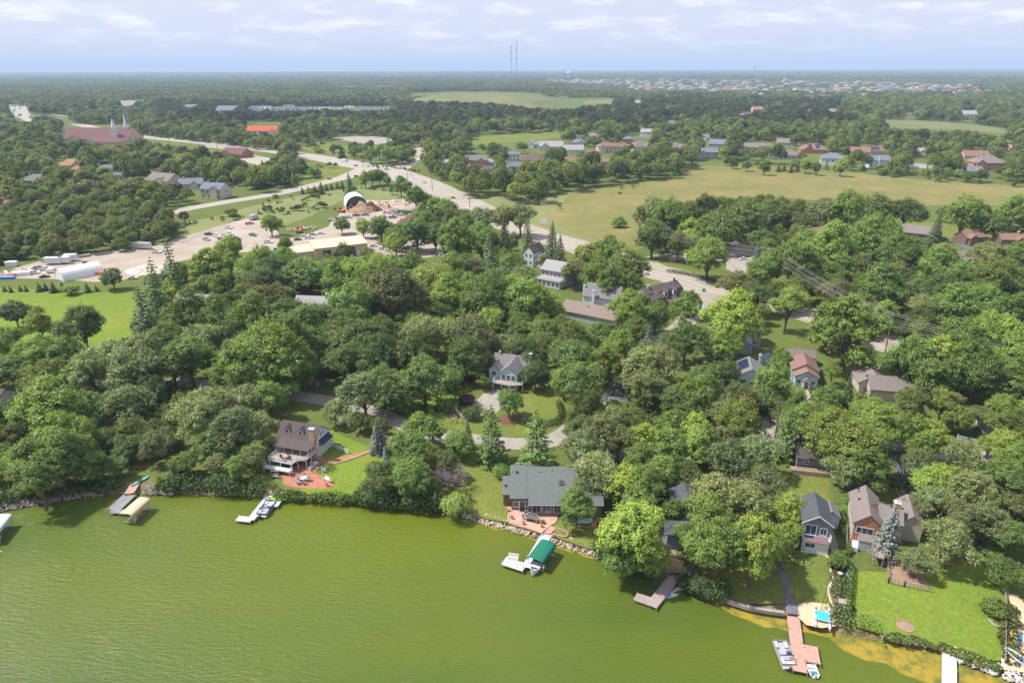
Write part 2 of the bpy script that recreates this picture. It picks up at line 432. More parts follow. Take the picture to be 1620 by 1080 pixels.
# roads
HW = [(120, 196), (205, 213.5), (300, 224), (380, 233), (440, 240), (500, 249), (560, 260), (610, 271), (660, 287), (700, 303), (740, 322), (790, 349), (850, 371), (915, 390), (980, 411), (1030, 427), (1080, 441), (1120, 455), (1170, 464), (1230, 481), (1290, 500), (1350, 520), (1410, 545), (1480, 566), (1560, 590), (1700, 632)]
ribbon('road_shoulder', HW, [19, 19, 19, 20, 23, 26, 30, 33, 29, 25, 23, 21, 20.5, 20.5, 20, 20, 20, 19.5, 17, 16, 16, 16, 16, 15, 15, 15], 0.02, M_gravel)
road, hwq = ribbon('highway', HW, [14, 14, 14, 15, 18, 21, 25, 28, 24, 20, 18, 17, 16.5, 16.5, 16.5, 16.5, 17, 16.5, 14, 13, 12.5, 12.5, 12.5, 12, 12, 12], 0.04, M_road)
_, _q = ribbon('road', [(583, 268), (548, 280), (520, 287), (480, 297), (440, 306), (400, 313), (350, 321), (290, 332), (240, 345), (200, 352)], [26, 16, 13, 13, 13, 12, 12, 11, 10, 10], 0.06, M_road)
ribbon('road', [(628, 268), (650, 256), (664, 246), (668, 238), (655, 231), (636, 226), (610, 219), (585, 216)], [20, 14, 12, 12, 11, 11, 11, 11], 0.05, M_road)
ribbon('road', [(1010, 421), (1040, 411), (1075, 404), (1105, 402), (1135, 408), (1165, 416)], [12, 13, 10, 9, 9, 9], 0.05, M_road)
ribbon('road', [(1128, 464), (1120, 480), (1101, 489), (1090, 500), (1082, 512), (1060, 528), (1035, 545), (1005, 575), (985, 605), (965, 632), (935, 658), (905, 680), (880, 694), (845, 703)], [9, 8, 7.5, 7, 6.5, 6, 6, 6, 6, 6, 6, 6, 5.5, 5.5], 0.055, M_lane)
ribbon('lane', [(940, 655), (905, 682), (870, 697), (820, 702), (770, 698), (720, 692), (680, 685), (640, 672), (600, 656), (560, 642), (520, 634), (480, 628), (440, 622), (380, 612), (300, 606), (200, 608), (120, 612), (50, 620), (-40, 632), (-160, 650)], 5.2, 0.05, M_lane)
ribbon('lane', [(905, 684), (960, 712), (1010, 722), (1080, 716), (1150, 706), (1210, 700), (1260, 697), (1330, 694), (1400, 702), (1450, 713), (1500, 718), (1545, 719), (1600, 722), (1700, 730)], 5.2, 0.045, M_lane)
ribbon('lane', [(1212, 708), (1214, 685), (1219, 660), (1228, 630), (1240, 606)], [4, 4, 4, 3.5, 3], 0.048, M_lane)
pxsheet('road', [(8, 157), (37, 158), (43, 170), (48, 184), (22, 185), (14, 172)], 0.12, mat('bright_concrete', (.30, .285, .26), rough=.9, var=.08, scale=.05, wpos=True))
ribbon('road', [(34, 184), (44, 190), (56, 197)], [16, 12, 9], 0.14, M_road)
ribbon('road', [(46, 183), (80, 182), (112, 184)], 7, 0.13, M_road)
pxsheet('parking_lot', [(425, 250), (398, 245), (375, 248), (385, 256), (410, 262), (438, 264), (455, 262), (450, 255)], 0.07, M_road)
pxsheet('parking_lot', [(522, 218), (560, 225), (595, 229), (622, 226), (618, 218), (590, 215), (560, 216)], 0.07, M_lane)
pxsheet('parking_lot', [(1150, 393), (1184, 388), (1196, 402), (1190, 425), (1172, 436), (1148, 425), (1152, 408)], 0.06, M_lane)
pxsheet('parking_lot', [(330, 228), (400, 236), (395, 240), (320, 233)], 0.075, M_lane)
# markings on the highway
def stripe(q, off, w, z, i0, i1, dash=None):
    mb = MB()
    for i in range(i0, i1):
        d = q[i + 1] - q[i]; d.z = 0; L = d.length; d.normalize(); nn = Vector((-d.y, d.x, 0))
        k = 1 if not dash else max(1, int(L / dash))
        for j in range(k):
            a = q[i] + d * (L * j / k) + nn * off; b = q[i] + d * (L * (j + (1 if not dash else 0.35)) / k) + nn * off
            h = nn * w / 2
            mb.add([(a - h).xy[:] + (z,), (b - h).xy[:] + (z,), (b + h).xy[:] + (z,), (a + h).xy[:] + (z,)], [(0, 1, 2, 3)])
    return mb
nq = len(hwq)
stripe(hwq, 0.4, 0.22, GZ + 0.065, 50, nq - 1).build('road_marking', M_line, kind='structure')
stripe(hwq, -0.4, 0.22, GZ + 0.065, 50, nq - 1).build('road_marking', M_line, kind='structure')
stripe(hwq, 7.2, 0.2, GZ + 0.066, 40, nq - 1).build('road_marking', M_wline, kind='structure') if False else None
for o_, w_ in ((2.2, .9), (-2.2, .9), (5.6, .9), (-5.6, .9)): stripe(hwq, o_, w_, GZ + 0.052, 44, 118).build('tyre_wear', mat('tyre_worn_concrete', (.245, .222, .195), rough=.9, var=.15, scale=.2, wpos=True), kind='structure')
stripe(hwq, 4.0, 0.18, GZ + 0.065, 50, 120, 9).build('road_marking', M_wline, kind='structure')
stripe(hwq, -4.0, 0.18, GZ + 0.065, 50, 120, 9).build('road_marking', M_wline, kind='structure')
# kerbs along the highway
for s_ in (1, -1):
    kb = MB()
    for i in range(44, nq - 1):
        d = hwq[i + 1] - hwq[i]; d.z = 0; d.normalize(); nn = Vector((-d.y, d.x, 0)) * s_
        w = np.interp(i / (nq - 1) * 25, range(26), [14, 14, 14, 15, 18, 21, 25, 28, 24, 20, 18, 17, 16.5, 16.5, 16.5, 16.5, 17, 16.5, 14, 13, 12.5, 12.5, 12.5, 12, 12, 12]) / 2
        if 44 <= i <= 54 or 88 <= i <= 92 or 100 <= i <= 104: continue
        a, b = hwq[i] + nn * w, hwq[i + 1] + nn * w
        kb.add([(a.x, a.y, GZ), (b.x, b.y, GZ), (b + nn * .35).xy[:] + (GZ,), (a + nn * .35).xy[:] + (GZ,),
                (a.x, a.y, GZ + .15), (b.x, b.y, GZ + .15), (b + nn * .35).xy[:] + (GZ + .15,), (a + nn * .35).xy[:] + (GZ + .15,)],
               [(4, 5, 6, 7), (0, 1, 5, 4), (2, 3, 7, 6)])
    kb.build('kerb', M_lane, kind='structure')

# fields and lawns
pxsheet('lawn', [(-120, 456), (0, 456), (60, 459), (120, 461), (208, 461), (216, 475), (214, 545), (150, 552), (0, 545), (-120, 545)], 0.012, M_lawn2, 0.6, 5)
pxsheet('meadow', [(850, 330), (880, 312), (905, 302), (985, 291), (1060, 285), (1085, 272), (1110, 262), (1200, 262), (1330, 271), (1450, 284), (1560, 291), (1620, 295), (1760, 305), (1760, 345), (1620, 325), (1400, 325), (1200, 310), (1080, 330), (1030, 355), (1040, 385), (1000, 397), (940, 389), (900, 377), (868, 362), (848, 350)], 0.012, M_meadow, 2, 12)
pxsheet('meadow', [(744, 310), (790, 309), (850, 316), (905, 302), (890, 322), (866, 345), (935, 385), (925, 388), (860, 368), (800, 342), (770, 328)], 0.018, M_reeds, 1, 8)
pxsheet('meadow', [(286, 352), (330, 345), (400, 326), (450, 315), (520, 299), (590, 292), (640, 300), (700, 325), (725, 350), (690, 352), (640, 316), (545, 316), (500, 337), (440, 362), (400, 348), (350, 358), (300, 372)], 0.012, M_reeds, 1, 8)
pxsheet('field', [(478, 224), (520, 228), (590, 235), (600, 246), (560, 250), (480, 238)], 0.03, M_lawn)
pxsheet('field', [(770, 214), (880, 210), (893, 217), (830, 224), (745, 229), (735, 224)], 0.03, M_lawn)
pxsheet('field', [(1395, 190), (1450, 191), (1540, 197), (1590, 205), (1592, 212), (1500, 205), (1400, 202)], 0.05, M_hill)
pxsheet('field', [(530, 262), (568, 268), (566, 274), (530, 282), (480, 292), (470, 280), (500, 268)], 0.03, M_lawn)
pxsheet('lawn', [(1020, 452), (1040, 470), (1075, 475), (1110, 482), (1125, 476), (1110, 468), (1072, 457), (1040, 443)], 0.02, M_lawn)
pxsheet('lawn', [(1000, 410), (1058, 405), (1060, 418), (1137, 440), (1150, 452), (1100, 432), (1056, 422), (1043, 416)], 0.07, M_lawn)
pxsheet('lawn', [(1395, 345), (1440, 352), (1480, 352), (1530, 362), (1620, 372), (1700, 380), (1700, 400), (1560, 392), (1500, 378), (1400, 362)], 0.02, M_lawn, .5)
pxsheet('gravel_yard', [(20, 425), (60, 414), (140, 401), (250, 388), (290, 374), (345, 358), (395, 345), (430, 357), (445, 372), (470, 378), (520, 358), (545, 330), (570, 318), (640, 316), (690, 340), (712, 352), (690, 362), (610, 366), (585, 378), (610, 388), (700, 372), (712, 402), (640, 412), (560, 404), (470, 402), (430, 396), (400, 398), (350, 402), (300, 410), (250, 421), (215, 440), (150, 446), (60, 441), (10, 440)], 0.03, M_gravel, .8, 6)
pxsheet('lawn', [(505, 672), (545, 690), (580, 706), (612, 704), (612, 740), (625, 795), (590, 792), (520, 786), (470, 782), (475, 772), (490, 748), (495, 735), (510, 715)], 0.014, M_lawn2, .2)
pxsheet('lawn', [(640, 640), (670, 610), (740, 610), (742, 640), (700, 672), (650, 668)], 0.010, M_lawn2, .3)
pxsheet('lawn', [(690, 664), (730, 640), (800, 645), (830, 612), (880, 618), (900, 640), (890, 672), (830, 690), (760, 692), (700, 682)], 0.016, M_lawn, .3)
pxsheet('lawn', [(735, 712), (800, 712), (800, 800), (810, 828), (770, 820), (738, 808), (720, 790)], 0.014, M_lawn, .2)
pxsheet('lawn', [(870, 820), (960, 838), (985, 860), (955, 876), (915, 862), (880, 850)], 0.012, M_lawn, .2)
pxsheet('lawn', [(1255, 752), (1312, 756), (1312, 800), (1300, 790), (1262, 784), (1250, 770)], 0.014, M_lawn, .2)
pxsheet('lawn', [(1240, 866), (1305, 868), (1310, 900), (1312, 945), (1318, 960), (1290, 958), (1255, 955), (1180, 955), (1110, 925), (1110, 900), (1180, 890)], 0.014, M_lawn, .2)
pxsheet('lawn', [(1345, 902), (1402, 904), (1470, 905), (1560, 880), (1600, 905), (1590, 975), (1588, 1045), (1540, 1042), (1500, 1022), (1400, 1004), (1352, 990)], 0.014, M_lawn2, .2)
pxsheet('lawn', [(1250, 612), (1275, 605), (1310, 612), (1330, 640), (1290, 660), (1250, 655)], 0.014, M_lawn, .2)
pxsheet('lawn', [(1160, 598), (1200, 600), (1200, 620), (1160, 618)], 0.02, M_lawn, .2)
# beds, paths, patios, drives
pxsheet('soil_bed', [(795, 655), (825, 655), (828, 664), (815, 674), (795, 672), (787, 664)], 0.03, M_soil, .2)
pxsheet('soil_bed', [(1405, 890), (1460, 893), (1465, 930), (1410, 922)], 0.03, M_mulch, .2)
pxsheet('soil_bed', [(1318, 900), (1332, 905), (1342, 930), (1345, 962), (1318, 962), (1310, 935), (1314, 915)], 0.03, M_mulch, .2)
pxsheet('leaf_litter', [(1032, 765), (1060, 762), (1060, 820), (1072, 885), (1085, 905), (1055, 905), (1050, 860), (1038, 820)], 0.02, M_mulch, .3)
pxsheet('patio', [(446, 752), (470, 735), (495, 722), (512, 722), (518, 732), (500, 745), (510, 755), (528, 765), (521, 772), (500, 773), (460, 770), (448, 765)], 0.03, M_brickp, .1)
ribbon('brick_path', [(508, 730), (530, 728), (555, 722), (590, 712), (612, 700), (622, 690)], 1.5, 0.034, M_brickp)
pxsheet('driveway', [(748, 640), (765, 622), (790, 615), (812, 622), (800, 640), (785, 652), (770, 648)], 0.03, M_lane, .1)
pxsheet('driveway', [(950, 636), (975, 612), (995, 614), (992, 636)], 0.062, M_asph, .1)
pxsheet('driveway', [(1405, 715), (1435, 722), (1455, 775), (1425, 778)], 0.05, M_asph, .1)
pxsheet('driveway', [(1415, 772), (1458, 774), (1462, 786), (1420, 785)], 0.052, M_lane, .1)
pxsheet('driveway', [(0, 618), (48, 612), (48, 640), (10, 640)], 0.052, M_asph, .1)
pxsheet('driveway', [(1010, 542), (1060, 540), (1050, 565), (1010, 562)], 0.06, M_lane, .1)
pxsheet('driveway', [(1500, 376), (1520, 379), (1537, 393), (1532, 397), (1515, 386), (1500, 381)], 0.03, M_asph)
pxsheet('driveway', [(1436, 258), (1478, 260), (1472, 267), (1440, 266)], 0.03, M_lane)
ribbon('garden_path', [(1273, 605), (1277, 620), (1280, 641)], 1.1, 0.03, M_lane)
ribbon('garden_path', [(1303, 800), (1310, 830), (1318, 858), (1324, 880)], 1.3, 0.03, M_lane)
ribbon('stone_path', [(1232, 888), (1240, 910), (1246, 930), (1250, 950), (1256, 972)], 1.3, 0.03, mat('path_slate', (.13, .12, .12), var=.5, scale=1.5, wpos=True))
ribbon('garden_path', [(1540, 720), (1560, 690), (1590, 668)], 1.5, 0.03, M_mulch)
ribbon('sand_path', [(1602, 940), (1612, 960), (1617, 985), (1611, 1015), (1604, 1045), (1612, 1062)], [1.5, 2.2, 2.6, 2.6, 3, 4], 0.03, M_sand)
pxsheet('beach', [(1262, 956), (1280, 952), (1310, 955), (1322, 966), (1322, 990), (1300, 993), (1275, 988), (1262, 975)], 0.035, M_sand, .15)
pxsheet('sand', [(575, 316), (640, 318), (665, 330), (640, 335), (600, 328)], 0.05, mat('orange_sand', (0.38, 0.26, 0.17), var=.2, scale=.1, wpos=True))

# algae on the water, in front of the banks
def fringe(i0px, i1px, w0, w1, seed):
    sh2 = [P(x, y, 0) for x, y in SHORE if i0px <= x <= i1px]
    inner = [(p.x, p.y + 1.0) for p in sh2]; r_ = random.Random(seed)
    outer = []
    q = smooth(sh2, 5)
    for i, p in enumerate(q):
        outer.append((p.x, p.y - (w0 + (w1 - w0) * i / len(q)) * r_.uniform(.65, 1.3)))
    outer[0] = (q[0].x, q[0].y); outer[-1] = (q[-1].x, q[-1].y)
    o = sheet('algae', inner + outer[::-1], 0.006, M_algae, kind='stuff')
    o['label'] = 'yellow algae floating along the shore'; return o
fringe(205, 345, 0.8, 0.5, 1); fringe(345, 440, .3, .3, 2); fringe(440, 565, 0.9, 1.2, 3); fringe(735, 945, 1.0, 1.6, 4)
ALG = [(1060, 915), (1076, 927), (1098, 941), (1128, 955), (1180, 979), (1209, 992), (1247, 998), (1280, 1000), (1313, 1009), (1335, 1029), (1369, 1044), (1402, 1049), (1424, 1064), (1464, 1080), (1500, 1105), (1640, 1170), (1700, 1150), (1640, 1090), (1580, 1060), (1509, 1034), (1440, 1015), (1370, 1004), (1300, 985), (1220, 968), (1140, 944), (1080, 915)]
o = sheet('algae', rough_edge([P(x, y, 0)[:2] for x, y in ALG], 1.6, 0.5, 9), 0.008, M_algae, kind='stuff')
o['label'] = 'broad yellow algae mat along the east shore'

# far grassy hill (real mound)
def mound(name, cx, cy, rx, ry, h, m, seed):
    mb = MB(); nx, ny = 26, 16; r_ = random.Random(seed); vs = []
    for j in range(ny + 1):
        for i in range(nx + 1):
            u, v = i / nx * 2 - 1, j / ny * 2 - 1
            d = max(0, 1 - (u * u) ** 1.4 - v * v)
            vs.append((cx + u * rx, cy + v * ry, GZ - 1.5 + h * d ** .6 + (r_.uniform(-.8, .8) if d > 0 else 0)))
    mb.add(vs, [(j * (nx + 1) + i, j * (nx + 1) + i + 1, (j + 1) * (nx + 1) + i + 1, (j + 1) * (nx + 1) + i) for j in range(ny) for i in range(nx)])
    o = mb.build(name, m, kind='structure')
    for p in o.data.polygons: p.use_smooth = True
    return o
c0 = P(760, 166); mound('hill', c0.x, c0.y, 185, 170, 26, M_hill, 1)
c1 = P(960, 163); mound('hill', c1.x, c1.y, 60, 60, 8, M_hill, 2)
HILL = (c0.x, c0.y, 185, 170)
# ------------------------------------------------------------------ buildings
EXC = []           # world circles (x, y, r) kept free of scattered trees
M_glass = mat('window_glass', (0.035, 0.045, 0.06), rough=0.08, var=0.1, spec=0.6)
M_trim = mat('white_trim', (0.60, 0.61, 0.64), rough=0.6, var=0.06)
M_trimg = mat('grey_trim', (0.42, 0.44, 0.46), rough=0.6, var=0.06)
M_brick = mat('brick_wall', (0.36, 0.17, 0.09), rough=0.95, var=0.25, scale=3.5, detail=8)
M_chim = mat('tan_brick_chimney', (0.46, 0.30, 0.20), rough=0.95, var=0.22, scale=3.5, detail=8)
M_wood = mat('grey_wood', (0.30, 0.25, 0.22), rough=0.9, var=0.18, scale=2.5, detail=6)
M_redwood = mat('red_brown_decking', (0.42, 0.25, 0.20), rough=0.9, var=0.14, scale=2.0, detail=6)
M_metalw = mat('white_dock_deck', (0.56, 0.57, 0.61), rough=0.5, var=0.06, scale=1)
M_alu = mat('aluminium', (0.55, 0.57, 0.60), rough=0.4, var=0.05, metal=0.6)
M_dark = mat('dark_rubber', (0.03, 0.03, 0.035), rough=0.6, var=0.1)
M_solar = mat('solar_glass', (0.02, 0.03, 0.07), rough=0.2, var=0.1, spec=0.6)
RF = dict(
    brown=roofing('brown_shingles', (0.125, 0.095, 0.080)), dark=roofing('dark_brown_shingles', (0.095, 0.078, 0.078)),
    green=roofing('grey_green_shingles', (0.125, 0.143, 0.137)), grey=roofing('grey_shingles', (0.165, 0.160, 0.165)),
    lgrey=roofing('light_grey_shingles', (0.27, 0.265, 0.275)), tan=roofing('tan_shingles', (0.205, 0.165, 0.140)),
    red=roofing('red_brown_shingles', (0.215, 0.130, 0.105)), slate=roofing('slate_blue_shingles', (0.150, 0.170, 0.205)),
    char=roofing('charcoal_shingles', (0.075, 0.080, 0.090)), pink=roofing('taupe_shingles', (0.185, 0.158, 0.150)),
    purple=roofing('plum_brown_shingles', (0.150, 0.085, 0.085)), tile=roofing('orange_tiles', (0.31, 0.185, 0.120)),
    bred=roofing('bright_red_metal', (0.60, 0.10, 0.05)), metal=mat('tan_metal_roof', (0.50, 0.41, 0.32), rough=.6, var=.05, scale=.3))
WL = dict(
    white=siding('white_siding', (0.55, 0.57, 0.60)), blue=siding('pale_blue_siding', (0.34, 0.47, 0.56)), lblue=siding('ice_blue_siding', (0.42, 0.51, 0.58)),
    bgrey=siding('blue_grey_siding', (0.165, 0.195, 0.250)), grey=siding('grey_siding', (0.36, 0.37, 0.39)), beige=siding('beige_siding', (0.46, 0.41, 0.345)),
    tan=siding('tan_siding', (0.55, 0.44, 0.31)), brick=M_brick, pbrick=mat('pink_brick', (0.42, 0.215, 0.155), var=.18, scale=1.5), dgrey=siding('dark_grey_siding', (0.15, 0.17, 0.19)),
    brown=siding('brown_siding', (0.17, 0.11, 0.085)), wood=siding('weathered_shingle_wall', (0.34, 0.265, 0.205)), metal=siding('tan_metal_wall', (0.50, 0.41, 0.30), .3, vertical=True))

def wing(root, x0, y0, w, d, h, rh, roof='gable', ridge='x', wall='white', rf='brown', over=0.45, zb=-0.3, th=0.18, part=None):
    """walls (with gables) and roof of one block, in the building's own coordinates; returns a function giving the roof height"""
    A, T = (w, d) if ridge == 'x' else (d, w)
    def mp(a, t, z): return (x0 + a, y0 + t, z) if ridge == 'x' else (x0 + t, y0 + a, z)
    if roof == 'gable': prof = [(0, h), (T / 2, h + rh), (T, h)]
    elif roof == 'gambrel': prof = [(0, h), (T * .14, h + rh * .62), (T / 2, h + rh), (T * .86, h + rh * .62), (T, h)]
    elif roof == 'shed': prof = [(0, h), (T, h + rh)]
    elif roof == 'shedb': prof = [(0, h + rh), (T, h)]
    elif roof == 'arch': prof = [(T / 2 - T / 2 * math.cos(math.pi * i / 10), h + rh * math.sin(math.pi * i / 10)) for i in range(11)]
    elif roof == 'flat': prof = [(0, h), (T, h)]
    wm, rm = (WL[wall] if isinstance(wall, str) else wall), (RF[rf] if isinstance(rf, str) else rf)
    mb = MB()
    if roof == 'hip':
        mb.box(x0, x0 + w, y0, y0 + d, zb, h - 0.02); mb.build('wall', wm, root)
        o = over; m = MB(); q = min(A, T) / 2 + o
        B = [mp(-o, -o, h), mp(A + o, -o, h), mp(A + o, T + o, h), mp(-o, T + o, h)]
        R0, R1 = mp(min(T / 2, A / 2 - .01), T / 2, h + rh), mp(max(A - T / 2, A / 2 + .01), T / 2, h + rh)
        B2 = [(p[0], p[1], p[2] - th) for p in B]
        m.add(B + [R0, R1] + B2, [(0, 1, 5, 4), (1, 2, 5), (2, 3, 4, 5), (3, 0, 4), (6, 7, 1, 0), (7, 8, 2, 1), (8, 9, 3, 2), (9, 6, 0, 3), (9, 8, 7, 6)])
        return m.build('roof', rm, root)
    pw = [(0, zb)] + [(t, z) for t, z in prof] + [(T, zb)]
    n = len(pw)
    vs = [mp(0, t, z) for t, z in pw] + [mp(A, t, z) for t, z in pw]
    fs = [tuple(range(n)), tuple(range(2 * n - 1, n - 1, -1))] + [((i + 1) % n, i, n + i, n + (i + 1) % n) for i in range(n)]
    if ridge == 'y': fs = [f[::-1] for f in fs]
    mb.add(vs, fs); mb.build('wall', wm, root)
    m = MB(); pr = list(prof)
    # overhang continues the outer slopes
    def ext(p, q, o):
        L = math.hypot(p[0] - q[0], p[1] - q[1]); k = o / max(abs(p[0] - q[0]), 1e-6) if roof != 'arch' and roof != 'gambrel' else o * .5 / L
        return (p[0] + (p[0] - q[0]) * k, p[1] + (p[1] - q[1]) * k)
    if roof != 'arch': pr[0] = ext(prof[0], prof[1], over); pr[-1] = ext(prof[-1], prof[-2], over)
    oe = over * .7 if roof != 'arch' else 0.05
    for i in range(len(pr) - 1):
        q = [mp(-oe, pr[i][0], pr[i][1] + th + .01), mp(A + oe, pr[i][0], pr[i][1] + th + .01), mp(A + oe, pr[i + 1][0], pr[i + 1][1] + th + .01), mp(-oe, pr[i + 1][0], pr[i + 1][1] + th + .01)]
        if ridge == 'y': q = q[::-1]
        m.slab(q, th)
    ro = m.build('roof', rm, root)
    return ro
def window(root, face, dims, u, z, ww=1.1, hh=1.2, off=(0, 0), mull=True, trim=None, name='window'):
    """a framed window with its pane on face F/B/L/R of a block dims=(w,d) at off"""
    w, d = dims; f = MB(); t = 0.12
    def tr(a, b, c):        # a along the face, b outward, c up
        if face == 'F': return (off[0] + a, off[1] - b, c)
        if face == 'B': return (off[0] + a, off[1] + d + b, c)
        if face == 'L': return (off[0] - b, off[1] + a, c)
        return (off[0] + w + b, off[1] + a, c)
    def bx(m, a0, a1, b0, b1, c0, c1):
        p, q = tr(a0, b0, c0), tr(a1, b1, c1)
        m.box(min(p[0], q[0]), max(p[0], q[0]), min(p[1], q[1]), max(p[1], q[1]), c0, c1)
    a0, a1 = u - ww / 2, u + ww / 2
    bx(f, a0 - t, a0, .003, .07, z - t, z + hh + t); bx(f, a1, a1 + t, .003, .07, z - t, z + hh + t)
    bx(f, a0, a1, .003, .07, z - t, z); bx(f, a0, a1, .003, .07, z + hh, z + hh + t)
    if mull: bx(f, u - .03, u + .03, .003, .055, z, z + hh)
    fo = f.build(name, trim or M_trim, root)
    p = MB(); bx(p, a0, a1, .002, .03, z, z + hh); p.build('pane' if name == 'window' else 'door_panel', M_glass, fo)
    return fo
def door(root, face, dims, u, m=None, off=(0, 0), z=0, ww=1.0, hh=2.1):
    return window(root, face, dims, u, z + .12, ww, hh - .12, off, False, None, 'door') if m is None else garage(root, face, dims, u, m, off, z, ww, hh)
def garage(root, face, dims, u, m, off=(0, 0), z=0, ww=2.6, hh=2.3, name='garage_door'):
    w, d = dims; f = MB()
    if face in 'FB':
        y = off[1] - .06 if face == 'F' else off[1] + d + .005
        for k in range(4): f.box(off[0] + u - ww / 2, off[0] + u + ww / 2, y, y + .055, z + k * hh / 4 + .02, z + (k + 1) * hh / 4 - .02)
    else:
        x = off[0] - .06 if face == 'L' else off[0] + w + .005
        for k in range(4): f.box(x, x + .055, off[1] + u - ww / 2, off[1] + u + ww / 2, z + k * hh / 4 + .02, z + (k + 1) * hh / 4 - .02)
    return f.build(name, m, root)
def chimney(root, x, y, z0, z1, s=0.9, m=None, s2=None):
    b = MB(); s2 = s2 or s; b.box(x - s / 2, x + s / 2, y - s2 / 2, y + s2 / 2, z0, z1); c = b.build('chimney', m or M_chim, root)
    k = MB(); k.box(x - s / 2 - .1, x + s / 2 + .1, y - s2 / 2 - .1, y + s2 / 2 + .1, z1 + .002, z1 + .14)
    k.tube((x, y, z1 + .14), (x, y, z1 + .5), .16, .16, 8); k.build('chimney_cap', M_trimg, c); return c
def railing(root, pts, z, hh=0.95, m=None, name='railing', gap=0.28):
    b = MB()
    for i in range(len(pts) - 1):
        p, q = Vector(pts[i]), Vector(pts[i + 1]); L = (q - p).length; d = (q - p).normalized(); k = max(1, int(L / gap))
        b.tube((p.x, p.y, z + hh), (q.x, q.y, z + hh), .05, n=4); b.tube((p.x, p.y, z + .12), (q.x, q.y, z + .12), .04, n=4)
        for j in range(k + 1):
            c = p + d * (L * j / k); r_ = .07 if j % 6 == 0 else .03
            b.tube((c.x, c.y, z), (c.x, c.y, z + hh + (.1 if j % 6 == 0 else 0)), r_, n=4)
    return b.build(name, m or M_trim, root)
def roof_vents(root, pts):
    for x, y, z in pts:
        b = MB(); b.box(x - .18, x + .18, y - .18, y + .18, z, z + .4); b.build('roof_vent', M_dark, root)
def bld(name, label, cat, x, y, ang, r, group=None, z=GZ):
    EXC.append((x, y, r)) if False else None
    t = thing(name, label, cat, (x, y, z), R(ang), group)
    return t
def keep(root, w, d, m=1.0, x0=0, y0=0):
    a = root.rotation_euler.z; n = max(1, int(max(w, d) / 5)); 
    for i in range(n + 1):
        for j in range(n + 1):
            lx, ly = x0 + w * i / n, y0 + d * j / n
            EXC.append((root.location.x + lx * math.cos(a) - ly * math.sin(a), root.location.y + lx * math.sin(a) + ly * math.cos(a), max(w, d) / n * .6 + m))

# --- white lake house with a deck
t = bld('lake_house', 'white lake house with brown roof, dormers, tan chimney and two-level deck', 'house', -51.6, 131.3, -17, 9); t.scale = (.78,) * 3; LS = .78
wing(t, 0, 0, 12, 7.8, 5.5, 3.2, 'gable', 'x', 'white', 'dark', over=.4)
wing(t, 1.5, -3.4, 10.5, 3.4, 4.75, .75, 'shed', 'x', M_trim, 'dark', over=.35, zb=4.6)
wing(t, 9.4, 7.8, 2.6, 1.2, 3.0, .5, 'shedb', 'x', 'white', 'char')
# dormers
for ux in (2.6, 7.0):
    dm = MB(); dm.box(ux - .85, ux + .85, 1.3, 3.9, 5.9, 7.6)
    dm.add([(ux - .85, 1.3, 7.6), (ux + .85, 1.3, 7.6), (ux, 1.3, 8.4), (ux - .85, 3.9, 7.6), (ux + .85, 3.9, 7.6), (ux, 3.9, 8.4)], [(0, 1, 2), (3, 5, 4)])
    dmo = dm.build('dormer', WL['white'], t)
    rf_ = MB()
    rf_.slab([(ux - 1.05, 1.05, 7.5), (ux, 1.05, 8.55), (ux, 4.2, 8.55), (ux - 1.05, 4.2, 7.5)][::-1], .12)
    rf_.slab([(ux, 1.05, 8.55), (ux + 1.05, 1.05, 7.5), (ux + 1.05, 4.2, 7.5), (ux, 4.2, 8.55)][::-1], .12)
    rf_.build('dormer_roof', RF['dark'], dmo)
    wdw = MB(); wdw.box(ux - .38, ux + .38, 1.24, 1.30, 6.35, 7.45); wdw.build('dormer_window', M_glass, dmo)
    for s_ in (-1, 1): wf = MB(); wf.box(ux + s_ * .5 - .08, ux + s_ * .5 + .08, 1.2, 1.31, 6.25, 7.6); wf.build('dormer_trim', M_trim, dmo)
chimney(t, 11.4, .3, -.2, 9.6, 1.5, None, 1.1)
# east gable windows and a lean-to bay
window(t, 'R', (12, 7.8), 3.3, 6.0, .6, 1.2); window(t, 'R', (12, 7.8), 4.6, 6.0, .6, 1.2)
window(t, 'R', (12, 7.8), 6.2, 2.6, 1.5, 1.5); window(t, 'R', (12, 7.8), 2.4, 3.0, .8, 1.4)
for yy in (2.2, 4.9):
    a = MB(); a.slab([(12.0, yy - .2, 5.2), (13.3, yy - .2, 3.9), (13.3, yy + 2.3, 3.9), (12.0, yy + 2.3, 5.2)], .1); a.build('window_awning', mat('navy_awning', (.03, .045, .09)), t)
for u in (2, 4.3, 6.6, 9): window(t, 'F', (12, 7.8), u, 3.0, 1.6, 1.6)
for u in (4.5, 7.5, 10): window(t, 'F', (12, 7.8), u, .3, 1.4, 1.9)
# deck
DK = [(2.2, -.05), (2.2, -7.5), (9.5, -7.7), (9.9, -5.6), (12.0, -4.9), (12.2, -.05)]
b = MB(); b.prism(DK, 2.72, 2.9); b.build('deck_floor', M_wood, t)
b = MB()
for i in range(5):
    p, q = DK[i], DK[i + 1]; b.tube((p[0], p[1], 2.75), (q[0], q[1], 2.75), .17, n=4)
b.build('deck_fascia', M_trim, t)
for (x, y) in ((2.3, -7.4), (5.8, -7.5), (9.4, -7.6), (9.9, -5.6), (12, -4.8), (12.1, -2.4), (2.3, -4)):
    b = MB(); b.tube((x, y, -.2), (x, y, 2.72), .11, n=4); b.build('post', M_trim, t)
for (x, y) in ((1.7, -3.2), (4.3, -3.2), (6.9, -3.2), (9.4, -3.2), (11.9, -3.2), (11.9, -1.6)):
    b = MB(); b.tube((x, y, 2.9), (x, y, 4.7), .10, n=4); b.build('column', M_trim, t)
